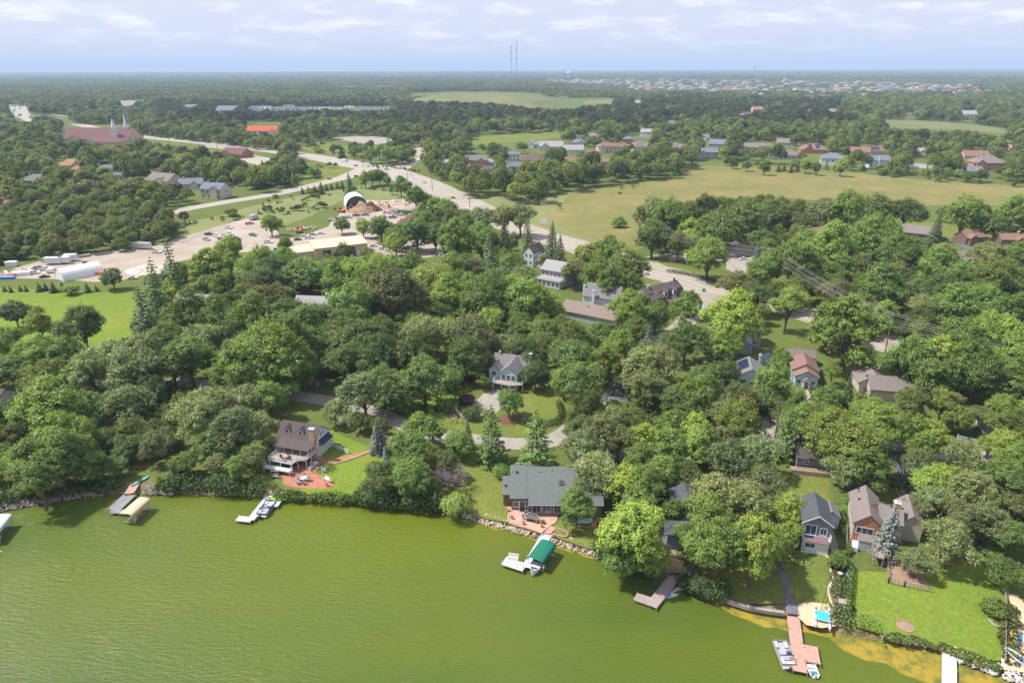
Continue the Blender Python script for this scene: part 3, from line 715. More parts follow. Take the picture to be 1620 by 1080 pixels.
railing(t, [(2.2, -.4), (2.2, -7.5), (9.5, -7.7), (9.9, -5.6), (12.0, -4.9), (12.2, -.4)], 2.9)
b = MB(); b.box(1.6, 9.8, -9.6, -7.9, 1.3, 1.45); b.build('lower_deck', M_trim, t)
railing(t, [(1.7, -8.0), (1.7, -9.5), (9.7, -9.5), (9.7, -8.0)], 1.45)
for x in (1.7, 5.7, 9.7):
    b = MB(); b.tube((x, -9.4, -.3), (x, -9.4, 1.3), .1, n=4); b.build('post', M_trim, t)
b = MB(); b.slab([(9.9, -8.2, 1.5), (11.1, -8.2, 1.5), (12.8, -4.9, .1), (11.6, -4.9, .1)], .15) if False else b.box(12.3, 13.4, -5, -1.2, -.2, .5); b.build('porch_step', M_trim, t)
# deck furniture (things of their own)
def table(x, y, z, rz=0, label='', name='patio_table', r=.55, m=None, group=None, round_=True):
    t_ = thing(name, label, 'table', (x, y, z), rz, group)
    b = MB(); b.tube((0, 0, .68), (0, 0, .74), r, n=14) if round_ else b.box(-r, r, -r * .6, r * .6, .66, .74); b.build('tabletop', m or M_wood, t_)
    for i in range(4):
        b = MB(); a = math.pi / 4 + i * math.pi / 2; b.tube((r * .8 * math.cos(a), r * (.8 if round_ else .5) * math.sin(a), 0), (r * .6 * math.cos(a), r * (.6 if round_ else .45) * math.sin(a), .68), .03, n=4); b.build('leg', m or M_wood, t_)
    return t_
def chair_proto(m, ms, name='patio_chair', w=.32):
    t_ = thing(name, '', 'chair')
    b = MB(); b.box(-w, w, -.3, .3, .36, .46); b.build('seat', ms, t_)
    b = MB(); b.box(-w, w, .27, .35, .44, .95); b.build('backrest', ms, t_)
    for sx in (-1, 1):
        for sy in (-1, 1):
            b = MB(); b.tube((sx * (w - .03), sy * .27, 0), (sx * (w - .03), sy * .27, .38), .03, n=4); b.build('leg', m, t_)
        b = MB(); b.box(sx * w - .04, sx * w + .04, -.3, .32, .58, .64); b.build('armrest', m, t_)
    return t_
def place(proto_state, mk, x, y, z, rz, label, group):
    if proto_state[0] is None:
        proto_state[0] = mk(); o = proto_state[0]; o.location = (x, y, z); o.rotation_euler = (0, 0, rz); o['label'] = label
        if group: o['group'] = group
        return o
    return dup(proto_state[0], (x, y, z), rz, label, group)
M_wick = mat('dark_wicker', (0.10, 0.07, 0.055), var=.2, scale=3)
M_cush = mat('grey_cushion', (0.32, 0.30, 0.29), var=.1)
CH, CW = [None], [None]
def wloc(root, x, y):
    a = root.rotation_euler.z; x *= root.scale.x; y *= root.scale.x; return root.location.x + x * math.cos(a) - y * math.sin(a), root.location.y + x * math.sin(a) + y * math.cos(a)
lh = t
X, Y = wloc(t, 6.5, -6); table(X, Y, GZ + 2.27, 0, 'round table on the upper deck of the white lake house')
for k, (u, v, a) in enumerate(((5.5, -6.1, 1.6), (7.5, -6.0, -1.6), (6.5, -5.1, 0), (6.6, -6.9, 3.1))):
    X, Y = wloc(t, u, v); place(CH, lambda: chair_proto(M_wood, M_wick), X, Y, GZ + 2.27, R(-17) + a, 'dark wicker chair at the round table on the lake house deck', 'chairs on the lake house deck')
keep(t, 12, 16, 0, 0, -9)

# --- green roofed lake house
t = bld('cottage', 'brown lakeside cottage with grey-green shingled roof above a pink paved patio', 'house', -1.2, 110.1, -1, 8)
wing(t, 1.0, 0, 4.0, 11.0, 3.1, 2.7, 'gable', 'x', 'brown', 'green', over=.5)
wing(t, 4.6, -1.4, 13.5, 12.4, 2.9, 3.2, 'gable', 'x', 'brown', 'green', over=.5)
wing(t, -.6, 1.6, 2.2, 4.6, 2.6, .7, 'shed', 'x', 'brown', 'green', over=.4)
wing(t, 14.0, 3.0, 4.6, 11.0, 3.0, 2.6, 'gable', 'y', 'brown', 'green', over=.5)
window(t, 'F', (4, 10), .9, .9, .9, 1.1, (1, 0)); door(t, 'F', (4, 10), 2.1, None, (1, 0)); window(t, 'F', (4, 10), 3.1, .9, .9, 1.1, (1, 0))
for u in (1.2, 3.1, 5.2, 7.2, 9.4): window(t, 'F', (13, 12), u, .6, 1.4, 1.7, (4.6, -1.4), trim=M_trimg)
fb = MB(); fb.box(4.1, 18.4, -1.98, -1.92, 2.5, 2.72); fb.build('gutter', M_trim, t)
s_ = MB(); s_.add([(10.1, 1.55, 4.72), (11.0, 1.55, 4.72), (11.0, 2.5, 5.2), (10.1, 2.5, 5.2), (10.1, 1.55, 4.9), (11.0, 1.55, 4.9), (11.0, 2.5, 5.38), (10.1, 2.5, 5.38)], [(4, 5, 6, 7), (0, 1, 5, 4), (1, 2, 6, 5), (2, 3, 7, 6), (3, 0, 4, 7)])
sk = s_.build('skylight', mat('bronze_frame', (.13, .09, .06)), t); s_ = MB(); s_.add([(10.25, 1.7, 5.0), (10.85, 1.7, 5.0), (10.85, 2.35, 5.32), (10.25, 2.35, 5.32)], [(0, 1, 2, 3)]); s_.build('skylight_pane', M_glass, sk)
roof_vents(t, [(2.0, 4.6, 5.5), (6.6, 4.2, 5.6), (8.9, 4.5, 5.7), (-.2, 3.6, 3.0)])
keep(t, 17, 11, .3); cottage = t

# --- flag house, sheds and the brick house on the east shore
t = bld('cottage', 'narrow dark grey cottage with flag bunting on its balcony and charcoal roof', 'house', 50.9, 98.8, -16, 4)
wing(t, 0, 0, 4.4, 7.2, 5.6, 1.5, 'gable', 'y', 'dgrey', 'char', over=.35)
window(t, 'F', (4.4, 9), 1.2, 3.2, 1.7, 1.9, trim=M_trim); window(t, 'F', (4.4, 9), 3.3, 3.4, .9, 1.3)
b = MB(); b.box(-.1, 4.5, -1.2, -.02, 2.75, 2.9); b.build('balcony', M_trim, t)
railing(t, [(-.05, -.1), (-.05, -1.15), (4.45, -1.15), (4.45, -.1)], 2.9, .9)
b = MB(); b.box(0.05, 4.35, -1.1, -.08, -.3, 2.7); lw = b.build('lower_wall', WL['white'], t)
window(t, 'F', (4.4, 9), 1.3, 1.3, 1.6, .8, (0, -1.1))
# gable trim and barge boards
b = MB()
for sx in (0, 1):
    x0_, x1_ = (-.45, 2.2) if sx == 0 else (2.2, 4.85)
    za, zb_ = (5.3, 7.1) if sx == 0 else (7.1, 5.3)
    b.add([(x0_, -.36, za), (x1_, -.36, zb_), (x1_, -.36, zb_ + .25), (x0_, -.36, za + .25), (x0_, -.3, za), (x1_, -.3, zb_), (x1_, -.3, zb_ + .25), (x0_, -.3, za + .25)], [(0, 1, 2, 3), (7, 6, 5, 4), (3, 2, 6, 7), (0, 4, 5, 1)])
b.build('barge_board', M_trim, t); keep(t, 4.4, 9.5, .3); fh = t
# the flag hung over the railing: canton and seven red, six white stripes, all real cloth strips
X, Y = wloc(t, .15, -1.26)
fl = thing('flag', 'red, white and blue striped flag draped over the balcony rail', 'flag', (X, Y, GZ + 2.75), R(-16))
M_fr, M_fw, M_fb = mat('flag_red', (.52, .03, .05), var=.08), mat('flag_white', (.78, .78, .78), var=.04), mat('flag_blue', (.02, .045, .22), var=.08)
for k in range(13):
    z1_ = 1.12 - k * .086; xs = 1.5 if k < 7 else 0
    b = MB(); b.box(xs, 3.9, -.02, .0, z1_ - .084, z1_); b.build('stripe', M_fr if k % 2 == 0 else M_fw, fl)
b = MB(); b.box(0, 1.49, -.022, .0, 1.12 - 7 * .086, 1.12); cn = b.build('canton', M_fb, fl)
b = MB()
for i in range(9):
    for j in range(5 if i % 2 == 0 else 4):
        cx, cz = .16 + j * .29 + (0 if i % 2 == 0 else .145), 1.07 - i * .063
        pts = [(cx + (.026 if k % 2 == 0 else .011) * math.sin(k * math.pi / 5), -.026, cz + (.026 if k % 2 == 0 else .011) * math.cos(k * math.pi / 5)) for k in range(10)]
        b.add(pts, [tuple(range(10))[::-1]])
b.build('stars', M_fw, cn)
bu = thing('bunting', 'white bunting band with red edge hung under the striped flag', 'bunting', (X, Y, GZ + 2.75), R(-16))
b = MB(); b.box(0, 3.9, .01, .03, -.28, .0); b.build('cloth', M_fw, bu); b = MB(); b.box(0, 3.9, -.02, .0, -.40, -.28); b.build('red_edge', M_fr, bu)

t = bld('shed', 'small pale blue garden shed with gabled grey roof between the two shore cottages', 'shed', 57.4, 104.8, -14, 2)
wing(t, 0, 0, 2.7, 3.8, 2.3, .9, 'gable', 'y', 'lblue', 'grey', over=.25)
garage(t, 'F', (2.7, 3.8), 1.35, M_trim, ww=1.2, hh=1.9, name='shed_door'); keep(t, 2.7, 3.8, .2)

t = bld('bungalow', 'orange brick bungalow with broad grey-brown roofs and a wide white window', 'house', 60.4, 100.0, -21, 8)
wing(t, 0, 0, 4.4, 9.6, 4.6, 1.9, 'gable', 'y', 'beige', 'pink', over=.35)
b = MB(); b.add([(.02, -.05, -.2), (4.38, -.05, -.2), (4.38, -.05, 4.6), (2.2, -.05, 6.42), (.02, -.05, 4.6), (.02, -.003, -.2), (4.38, -.003, -.2), (4.38, -.003, 4.6), (2.2, -.003, 6.42), (.02, -.003, 4.6)], [(0, 1, 2, 3, 4), (0, 4, 9, 5), (1, 6, 7, 2), (2, 7, 8, 3), (3, 8, 9, 4)]); b.build('brick_front', M_brick, t)
wing(t, 4.2, 2.2, 3.6, 5.4, 4.4, 1.7, 'gable', 'x', 'beige', 'pink', over=.3)
wing(t, 7.9, 4.4, 3.6, 7.0, 3.6, 1.6, 'gable', 'y', 'beige', 'pink', over=.35)
for u in (.9, 1.8, 2.7): window(t, 'F', (4.4, 13), u, 2.6, .8, 1.2, (0, -.05), False)
wing(t, 1.0, -1.6, 3.2, 1.6, 2.0, .5, 'shed', 'x', 'grey', 'pink', over=.1)
b = MB(); b.box(3.0, 4.6, -5.2, -1.8, 1.7, 1.85); b.build('boardwalk', M_wood, t); railing(t, [(3.0, -1.8), (3.0, -5.2), (4.6, -5.2), (4.6, -1.8)], 1.85, m=M_wood)
for x, y in ((3.1, -5.1), (4.5, -5.1), (3.1, -3), (4.5, -3)):
    b = MB(); b.tube((x, y, -.2), (x, y, 1.7), .08, n=4); b.build('post', M_wood, t)
b = MB(); b.box(.2, 1.0, -2.2, -.1, 0, .9); b.build('planter', M_trim, t)
chimney(t, 6.9, 5.0, 3, 7.0, .9); roof_vents(t, [(1.2, 8.6, 5.5), (1.0, 6, 5.5), (3.2, 4.5, 5.6), (6.0, 4.8, 5.9), (1.1, 9.5, 5.6)])
keep(t, 11, 10, .2)
# --- garage with retaining wall
t = bld('garage', 'blue-grey garage with brown roof above a timber retaining wall', 'garage', 60.0, 124.4, -13, 5)
wing(t, 0, 0, 7.6, 6.0, 2.9, 1.9, 'gable', 'x', 'bgrey', 'dark', over=.35)
window(t, 'F', (8.6, 6), 1.9, 1.5, .8, .8, mull=True); window(t, 'F', (8.6, 6), 5.1, 1.5, .8, .8); b = MB(); b.box(-.05, .08, -.05, .08, 0, 2.9); b.build('corner_board', M_trim, t)
keep(t, 8.6, 6.6, .2)
b = MB()
rwx, rwy = wloc(t, -1.2, -2.0)
rw = thing('retaining_wall', 'low brown timber retaining wall below the blue-grey garage', 'wall', (rwx, rwy, GZ), R(-13))
for k in range(4):
    for j in range(4):
        b = MB(); b.box(j * 2.5 + .01, j * 2.5 + 2.48, -.12, .12, k * .25 + .005, k * .25 + .24); b.build('timber', M_wood, rw)
b = MB(); b.box(0, 10, .13, 1.6, .0, .9); b.build('backfill', M_mulch, rw)
# --- blue gabled house with a balcony
t = bld('house', 'blue-white gabled house with a wide white balcony above a stone terrace', 'house', -3.2, 164.2, -18, 7); t.scale = (.86,) * 3
wing(t, 0, 0, 5.4, 9, 5.4, 2.2, 'gable', 'y', 'lblue', 'grey', over=.35)
wing(t, -4.6, 6.0, 11.5, 6.5, 5.0, 2.6, 'gable', 'x', 'lblue', 'grey', over=.4)
wing(t, -4.6, 2.8, 3.4, 5, 4.6, 1.6, 'gable', 'y', 'lblue', 'pink', over=.35)
for u in (1.1, 2.7, 4.3): window(t, 'F', (5.4, 9), u, 3.0, 1.0, 1.8)
for u in (1.5, 3.9): window(t, 'F', (5.4, 9), u, .3, 1.3, 1.9)
window(t, 'F', (3.4, 5), 1.7, 2.9, 1.2, 1.3, (-4.6, 2.8))
DK = [(-1.6, -.05), (-1.6, -2.2), (4.2, -2.9), (7.6, -1.2), (7.4, -.05)]
b = MB(); b.prism(DK, 2.55, 2.75); b.build('balcony_floor', M_wood, t); railing(t, DK, 2.75)
for p in DK[1:4]:
    b = MB(); b.tube((p[0], p[1] + .1, -.2), (p[0], p[1] + .1, 2.55), .1, n=4); b.build('post', M_trim, t)
chimney(t, 7.0, 9.5, 4, 8.6, .9); chimney(t, -3.0, 9.0, 5, 8.3, .5, M_trimg); keep(t, 14, 14, .2, -5, -2.5)
# --- craftsman cottage with brown roof
t = bld('cottage', 'pale blue cottage with stepped brown gable roof and a straight front path', 'house', 75.2, 164.6, -15, 6)
wing(t, 0, 0, 5.6, 3.6, 3.2, 1.5, 'gable', 'y', 'blue', 'red', over=.45)
wing(t, -.35, 3.3, 6.3, 7.6, 3.6, 1.9, 'gable', 'y', 'blue', 'red', over=.45)
wing(t, 1.9, -1.1, 1.8, 1.2, 2.3, .7, 'gable', 'y', M_trim, 'pink', over=.2)
window(t, 'F', (5.6, 5), .9, 1.1, 1.0, 1.1); window(t, 'F', (5.6, 5), 4.6, 1.1, 1.0, 1.1); door(t, 'F', (5.6, 5), .9, None, (1.9, -1.1))
keep(t, 6, 11, .3); 
b = MB(); b.tube((78, 160, 1), (78, 160, 1.1), .01)
t = bld('shed', 'light blue outbuilding with plum roof directly behind the craftsman cottage', 'shed', 77.6, 179.2, -10, 4)
wing(t, 0, 0, 8.5, 4, 2.6, 1.5, 'gable', 'x', 'blue', 'pink', over=.3); window(t, 'F', (8.5, 4), 1.4, 1, 1.3, 1); window(t, 'F', (8.5, 4), 7, 1, 1.3, 1); keep(t, 8.5, 4, .3)
t = bld('shed', 'small hipped storage shed beside the light blue outbuilding', 'shed', 71.5, 180.5, -40, 3)
wing(t, 0, 0, 4.2, 5, 2.5, 1.6, 'gable', 'y', 'lblue', 'pink', over=.3); keep(t, 4, 5, .3)
t = bld('house', 'grey two-storey house with taupe roof at the end of a short lawn', 'house', 65.5, 193.5, -8, 8)
wing(t, 0, 0, 10, 7.5, 5.4, 2.2, 'gable', 'x', 'grey', 'pink', over=.4)
for u in (1.5, 5.2, 7.6, 9): window(t, 'F', (10, 7.5), u, 3.2, 1.1, 1.4)
for u in (2, 8): window(t, 'F', (10, 7.5), u, .8, 1.1, 1.2)
wing(t, 1.0, -6.0, 5.5, 6.0, 3.0, 1.2, 'gable', 'y', 'grey', 'lgrey', over=.3); b = MB(); b.box(-.8, 2.4, -8.4, -6.1, 0, 1.3); b.build('porch', WL['bgrey'], t); railing(t, [(-.8, -6.2), (-.8, -8.4), (2.4, -8.4), (2.4, -6.2)], 1.3)
keep(t, 10, 13, .3, 0, -5)
t = bld('house', 'white house with slate roof carrying dark solar panels', 'house', 59.8, 164.5, -12, 6)
wing(t, 0, 0, 7.0, 8.6, 3.4, 2.0, 'gable', 'y', 'white', 'grey', over=.4)
sp_ = MB(); 
for k in range(4):
    s0 = MB(); y0_ = 2.2 + k * 1.45; s0.slab([(.5, y0_, 3.95), (2.9, y0_, 5.32), (2.9, y0_ + 1.4, 5.32), (.5, y0_ + 1.4, 3.95)], .06); s0.build('solar_panel', M_solar, t)
window(t, 'F', (7, 8), 1.5, 1.0, 1.4, 1.3); window(t, 'F', (7, 8), 4, 1.0, 1.4, 1.3); chimney(t, 6.2, 7.6, 3, 6.6, .6, M_trimg); b = MB(); b.box(-.6, .0, -.6, 3, 0, .5); b.build('step', M_stone, t); keep(t, 7, 8.6, .3)
t = bld('house', 'long beige house with grey-brown hipped and gabled roofs in the trees', 'house', 91.5, 157.0, -12, 9)
wing(t, 0, 0, 14.0, 7, 3.1, 2.2, 'gable', 'x', 'beige', 'pink', over=.5)
wing(t, -1.8, 3.6, 7.0, 9, 3.1, 2.2, 'gable', 'y', 'beige', 'pink', over=.5)
for u in (7.2, 9.2): door(t, 'F', (14, 7), u, None)
for u in (10.9, 12.4): window(t, 'F', (14, 7), u, .9, 1.2, 1.2)
keep(t, 13, 11, .3)
t = bld('house', 'low house with slate-grey roof almost hidden under the oaks', 'house', 47.5, 163.5, -12, 5)
wing(t, 0, 0, 8.0, 6.5, 3.0, 1.8, 'gable', 'x', 'grey', 'slate', over=.4); keep(t, 8, 6, .3)
# --- dark cabin among the trees near the shore
t = bld('cabin', 'dark cabin with broad low gable among tall oaks near the L-shaped dock', 'house', 30.2, 107.8, -6, 5); t.scale = (.85,) * 3
wing(t, 0, 0, 6.2, 6.5, 3.2, 1.6, 'gable', 'y', 'bgrey', 'char', over=.5)
window(t, 'F', (6, 8), 1.7, 1.8, 2.0, .9); b = MB(); b.box(.1, 6, -3.4, -.1, 1.4, 1.6); b.build('deck', M_wood, t); railing(t, [(.1, -.2), (.1, -3.4), (6, -3.4), (6, -.2)], 1.6, m=M_wood); keep(t, 6, 11, .3, 0, -3)
t = bld('boathouse', 'small dark flat-roofed boathouse below the dark cabin', 'boathouse', 27.2, 98.5, -4, 3)
wing(t, 0, 0, 4.4, 4.4, 2.6, .5, 'shedb', 'x', 'bgrey', 'char', over=.3); keep(t, 4.4, 4.4, .3)
# --- the highway row
t = bld('house', 'dark gambrel-roofed house with white dormer windows beside the highway', 'house', 45.6, 229.5, 38, 9)
t.rotation_euler.z = R(33)
t.location = (47.6, 224.8, GZ)
wing(t, 0, 0, 17, 8.5, 3.0, 4.6, 'gambrel', 'x', 'wood', 'dark', over=.35)
wing(t, -1.5, -2.6, 7.2, 5.2, 3.0, 3.0, 'gambrel', 'x', 'wood', 'dark', over=.3)
wing(t, 7.5, -2.6, 7.5, 2.7, 2.6, .8, 'shed', 'x', 'wood', 'brown', over=.3)
for ux in (3.6, 8.2, 12.6):
    dm = MB(); dm.box(ux - .8, ux + .8, .25, 2.2, 3.7, 6.0); dmo = dm.build('dormer', M_trim, t)
    w_ = MB(); w_.box(ux - .45, ux + .45, .2, .249, 4.2, 5.6); w_.build('dormer_window', M_glass, dmo)
    w_ = MB(); w_.slab([(ux - 1, .0, 6.0), (ux + 1, .0, 6.0), (ux + 1, 2.6, 6.5), (ux - 1, 2.6, 6.5)], -.12); w_.build('dormer_roof', RF['dark'], dmo)
window(t, 'L', (17, 8.5), 3, 1.2, 1, 1.4); window(t, 'L', (17, 8.5), 5.6, 1.2, 1, 1.4); window(t, 'L', (17, 8.5), 4.3, 4.2, 1, 1.3)
for u in (9, 11, 13.4): window(t, 'F', (7.5, 2.7), u - 7.5, .9, 1.1, 1.1, (7.5, -2.6))
chimney(t, 2.6, 3.6, 5, 8.3, .8); chimney(t, 15.8, 4.2, 6, 8.8, .5, M_dark); keep(t, 17, 9, .6)
t = bld('building', 'long low building with tan-brown shingled roof and two white chimneys behind it', 'building', 16.5, 219.5, -33, 9)
wing(t, 0, 0, 20, 9, 3.0, 2.2, 'gable', 'x', 'grey', 'tan', over=.5); roof_vents(t, [(9, 3, 4.6), (14, 5, 4.9)]); keep(t, 20, 9, .5)
t = bld('house', 'house with slate-grey gable roof joined behind the long tan-brown roof', 'house', 25.2, 229.8, -25, 8)
wing(t, 0, 0, 12.5, 10, 4.6, 3.4, 'gable', 'x', 'white', 'grey', over=.4); chimney(t, -.6, 3, 0, 7.4, .9, M_trim); chimney(t, 4.0, -.6, 0, 7.0, .9, M_trim); keep(t, 12, 10, .5)
t = bld('house', 'small white two-storey farmhouse with brown gable roof beside dark spruces', 'house', 5.1, 286.2, -28, 8)
t.rotation_euler.z = R(-33)
wing(t, 0, 0, 4.8, 9, 6.2, 2.6, 'gable', 'y', 'white', 'dark', over=.35); wing(t, 4.6, .8, 4.2, 6, 3.4, 1.6, 'gable', 'y', 'white', 'lgrey', over=.35)
for z_ in (1, 4): window(t, 'F', (4.8, 9), 1.3, z_, .9, 1.4); window(t, 'F', (4.8, 9), 3.5, z_, .9, 1.4)
window(t, 'F', (4.2, 6), 2.0, 1, 1.2, 1.3, (4.6, .8)); chimney(t, 2.4, 5.5, 7, 9.8, .6); keep(t, 9, 9, .5)
t = bld('building', 'grey roadside building with rows of windows and a white rail balcony', 'building', 11.5, 261.0, -33, 8)
wing(t, 0, 0, 12, 10, 5.6, 2.6, 'gable', 'x', 'grey', 'lgrey', over=.4); wing(t, 1, -4.5, 10, 4.5, 2.8, .5, 'shed', 'x', 'white', 'lgrey', over=.3)
for u in (1.2, 3, 4.8, 6.6, 8.4, 10.2): window(t, 'F', (12, 10), u, 3.3, 1.1, 1.3)
for u in (1.2, 3.2, 5.2, 7.2, 9): window(t, 'F', (10, 4.5), u, .8, 1.3, 1.3, (1, -4.5))
railing(t, [(1, -4.6), (11, -4.6)], 2.8); keep(t, 12, 14, .5, 0, -4)
t = bld('house', 'house showing only its pale grey gable roof in the west woods', 'house', -117.5, 224.5, -12, 7)
wing(t, 0, 0, 12, 8, 4, 2.4, 'gable', 'x', 'grey', 'lgrey', over=.4); keep(t, 12, 8, 2.2, 0, -2)
px_ = P(462, 488, 5); t = bld('house', 'house with broad pale grey roof and stone chimney in the oaks', 'house', px_.x, px_.y, -8, 7)
wing(t, 0, 0, 12.5, 10, 4, 3, 'gable', 'x', 'grey', 'lgrey', over=.4); chimney(t, 11, 4.4, 4, 8.2, .9, M_stone); keep(t, 12, 10, 1.5, 0, -4)
px_ = P(905, 606, 1); 
px_ = P(5, 640, 4); t = bld('house', 'white house glimpsed through trees at the west shore', 'house', px_.x - 12, px_.y, -8, 7)
wing(t, 0, 0, 11, 8, 3.6, 2.4, 'gable', 'x', 'white', 'dark', over=.4); keep(t, 11, 8, 1)
px_ = P(1562, 668, 4); t = bld('house', 'grey-roofed house glimpsed behind the east oaks', 'house', px_.x, px_.y, -12, 7)
wing(t, 0, 0, 6, 5, 2.6, 1.4, 'gable', 'x', 'lblue', 'lgrey', over=.4)
px_ = P(1208, 345, 4)
# --- yard buildings
t = bld('warehouse', 'long tan metal warehouse with low pitched roof and open bay doors', 'warehouse', -87.5, 296.0, 27, 14)
wing(t, 0, 0, 24, 17, 5.0, 1.6, 'gable', 'x', 'metal', 'metal', over=.25, th=.12)
wing(t, -9, 1.5, 9, 14, 3.8, 1.2, 'gable', 'x', 'metal', 'metal', over=.2, th=.12)
for u, w_, h_ in ((5.5, 3.6, 3.8), (16.0, 4.4, 4.2)):
    garage(t, 'F', (24, 17), u, M_glass, ww=w_, hh=h_, name='bay_door')
for u in (9.5, 11.5, 20.6): door(t, 'F', (24, 17), u, None)
b = MB(); b.box(18.6, 20, -1.2, -.1, 0, 2.2); b.build('white_tank', M_trim, t); keep(t, 24, 17, 2, -8, -6)
def quonset(label, x, y, ang, w, L, h, m, endm=None, ribs=8):
    t = bld('tent', label, 'storage tent', x, y, ang, w)
    n = 12; pr = [(w / 2 - w / 2 * math.cos(math.pi * i / n), h * math.sin(math.pi * i / n) ** .8) for i in range(n + 1)]
    mb = MB()
    for j in range(ribs):
        y0_, y1_ = L * j / ribs, L * (j + 1) / ribs
        sag = .0
        for i in range(n):
            (xa, za), (xb, zb_) = pr[i], pr[i + 1]
            mb.add([(xa, y0_, za + .04), (xb, y0_, zb_ + .04), (xb, (y0_ + y1_) / 2, zb_ - .05), (xa, (y0_ + y1_) / 2, za - .05)], [(0, 1, 2, 3), (3, 2, 1, 0)][:1])
            mb.add([(xa, (y0_ + y1_) / 2, za - .05), (xb, (y0_ + y1_) / 2, zb_ - .05), (xb, y1_, zb_ + .04), (xa, y1_, za + .04)], [(0, 1, 2, 3)])
    mb.build('cover', m, t)
    for j in range(ribs + 1):
        rb = MB()
        for i in range(n): rb.tube((pr[i][0], L * j / ribs, pr[i][1] + .02), (pr[i + 1][0], L * j / ribs, pr[i + 1][1] + .02), .08, n=4)
        rb.build('rib', m, t)
    e = MB(); e.add([(x_, L - .05, z_) for x_, z_ in pr], [tuple(range(n + 1))]); e.build('end_wall', m, t)
    if endm: e = MB(); e.add([(x_, .05, z_ * 1.0) for x_, z_ in pr], [tuple(range(n, -1, -1))]); e.build('front_wall', endm, t)
    keep(t, w, L, 2); return t
M_tarp = mat('white_tarp', (.70, .71, .72), rough=.6, var=.05)
quonset('white ribbed storage tent on the gravel yard behind the young spruces', -186.0, 268.5, -38, 8.0, 15, 4.6, M_tarp, M_tarp)
quonset('large grey-white arched storage hangar open towards the sand heaps', -100.5, 415.0, 18, 13, 16, 7.5, mat('pale_green_tarp', (.58, .66, .66), rough=.6, var=.05))

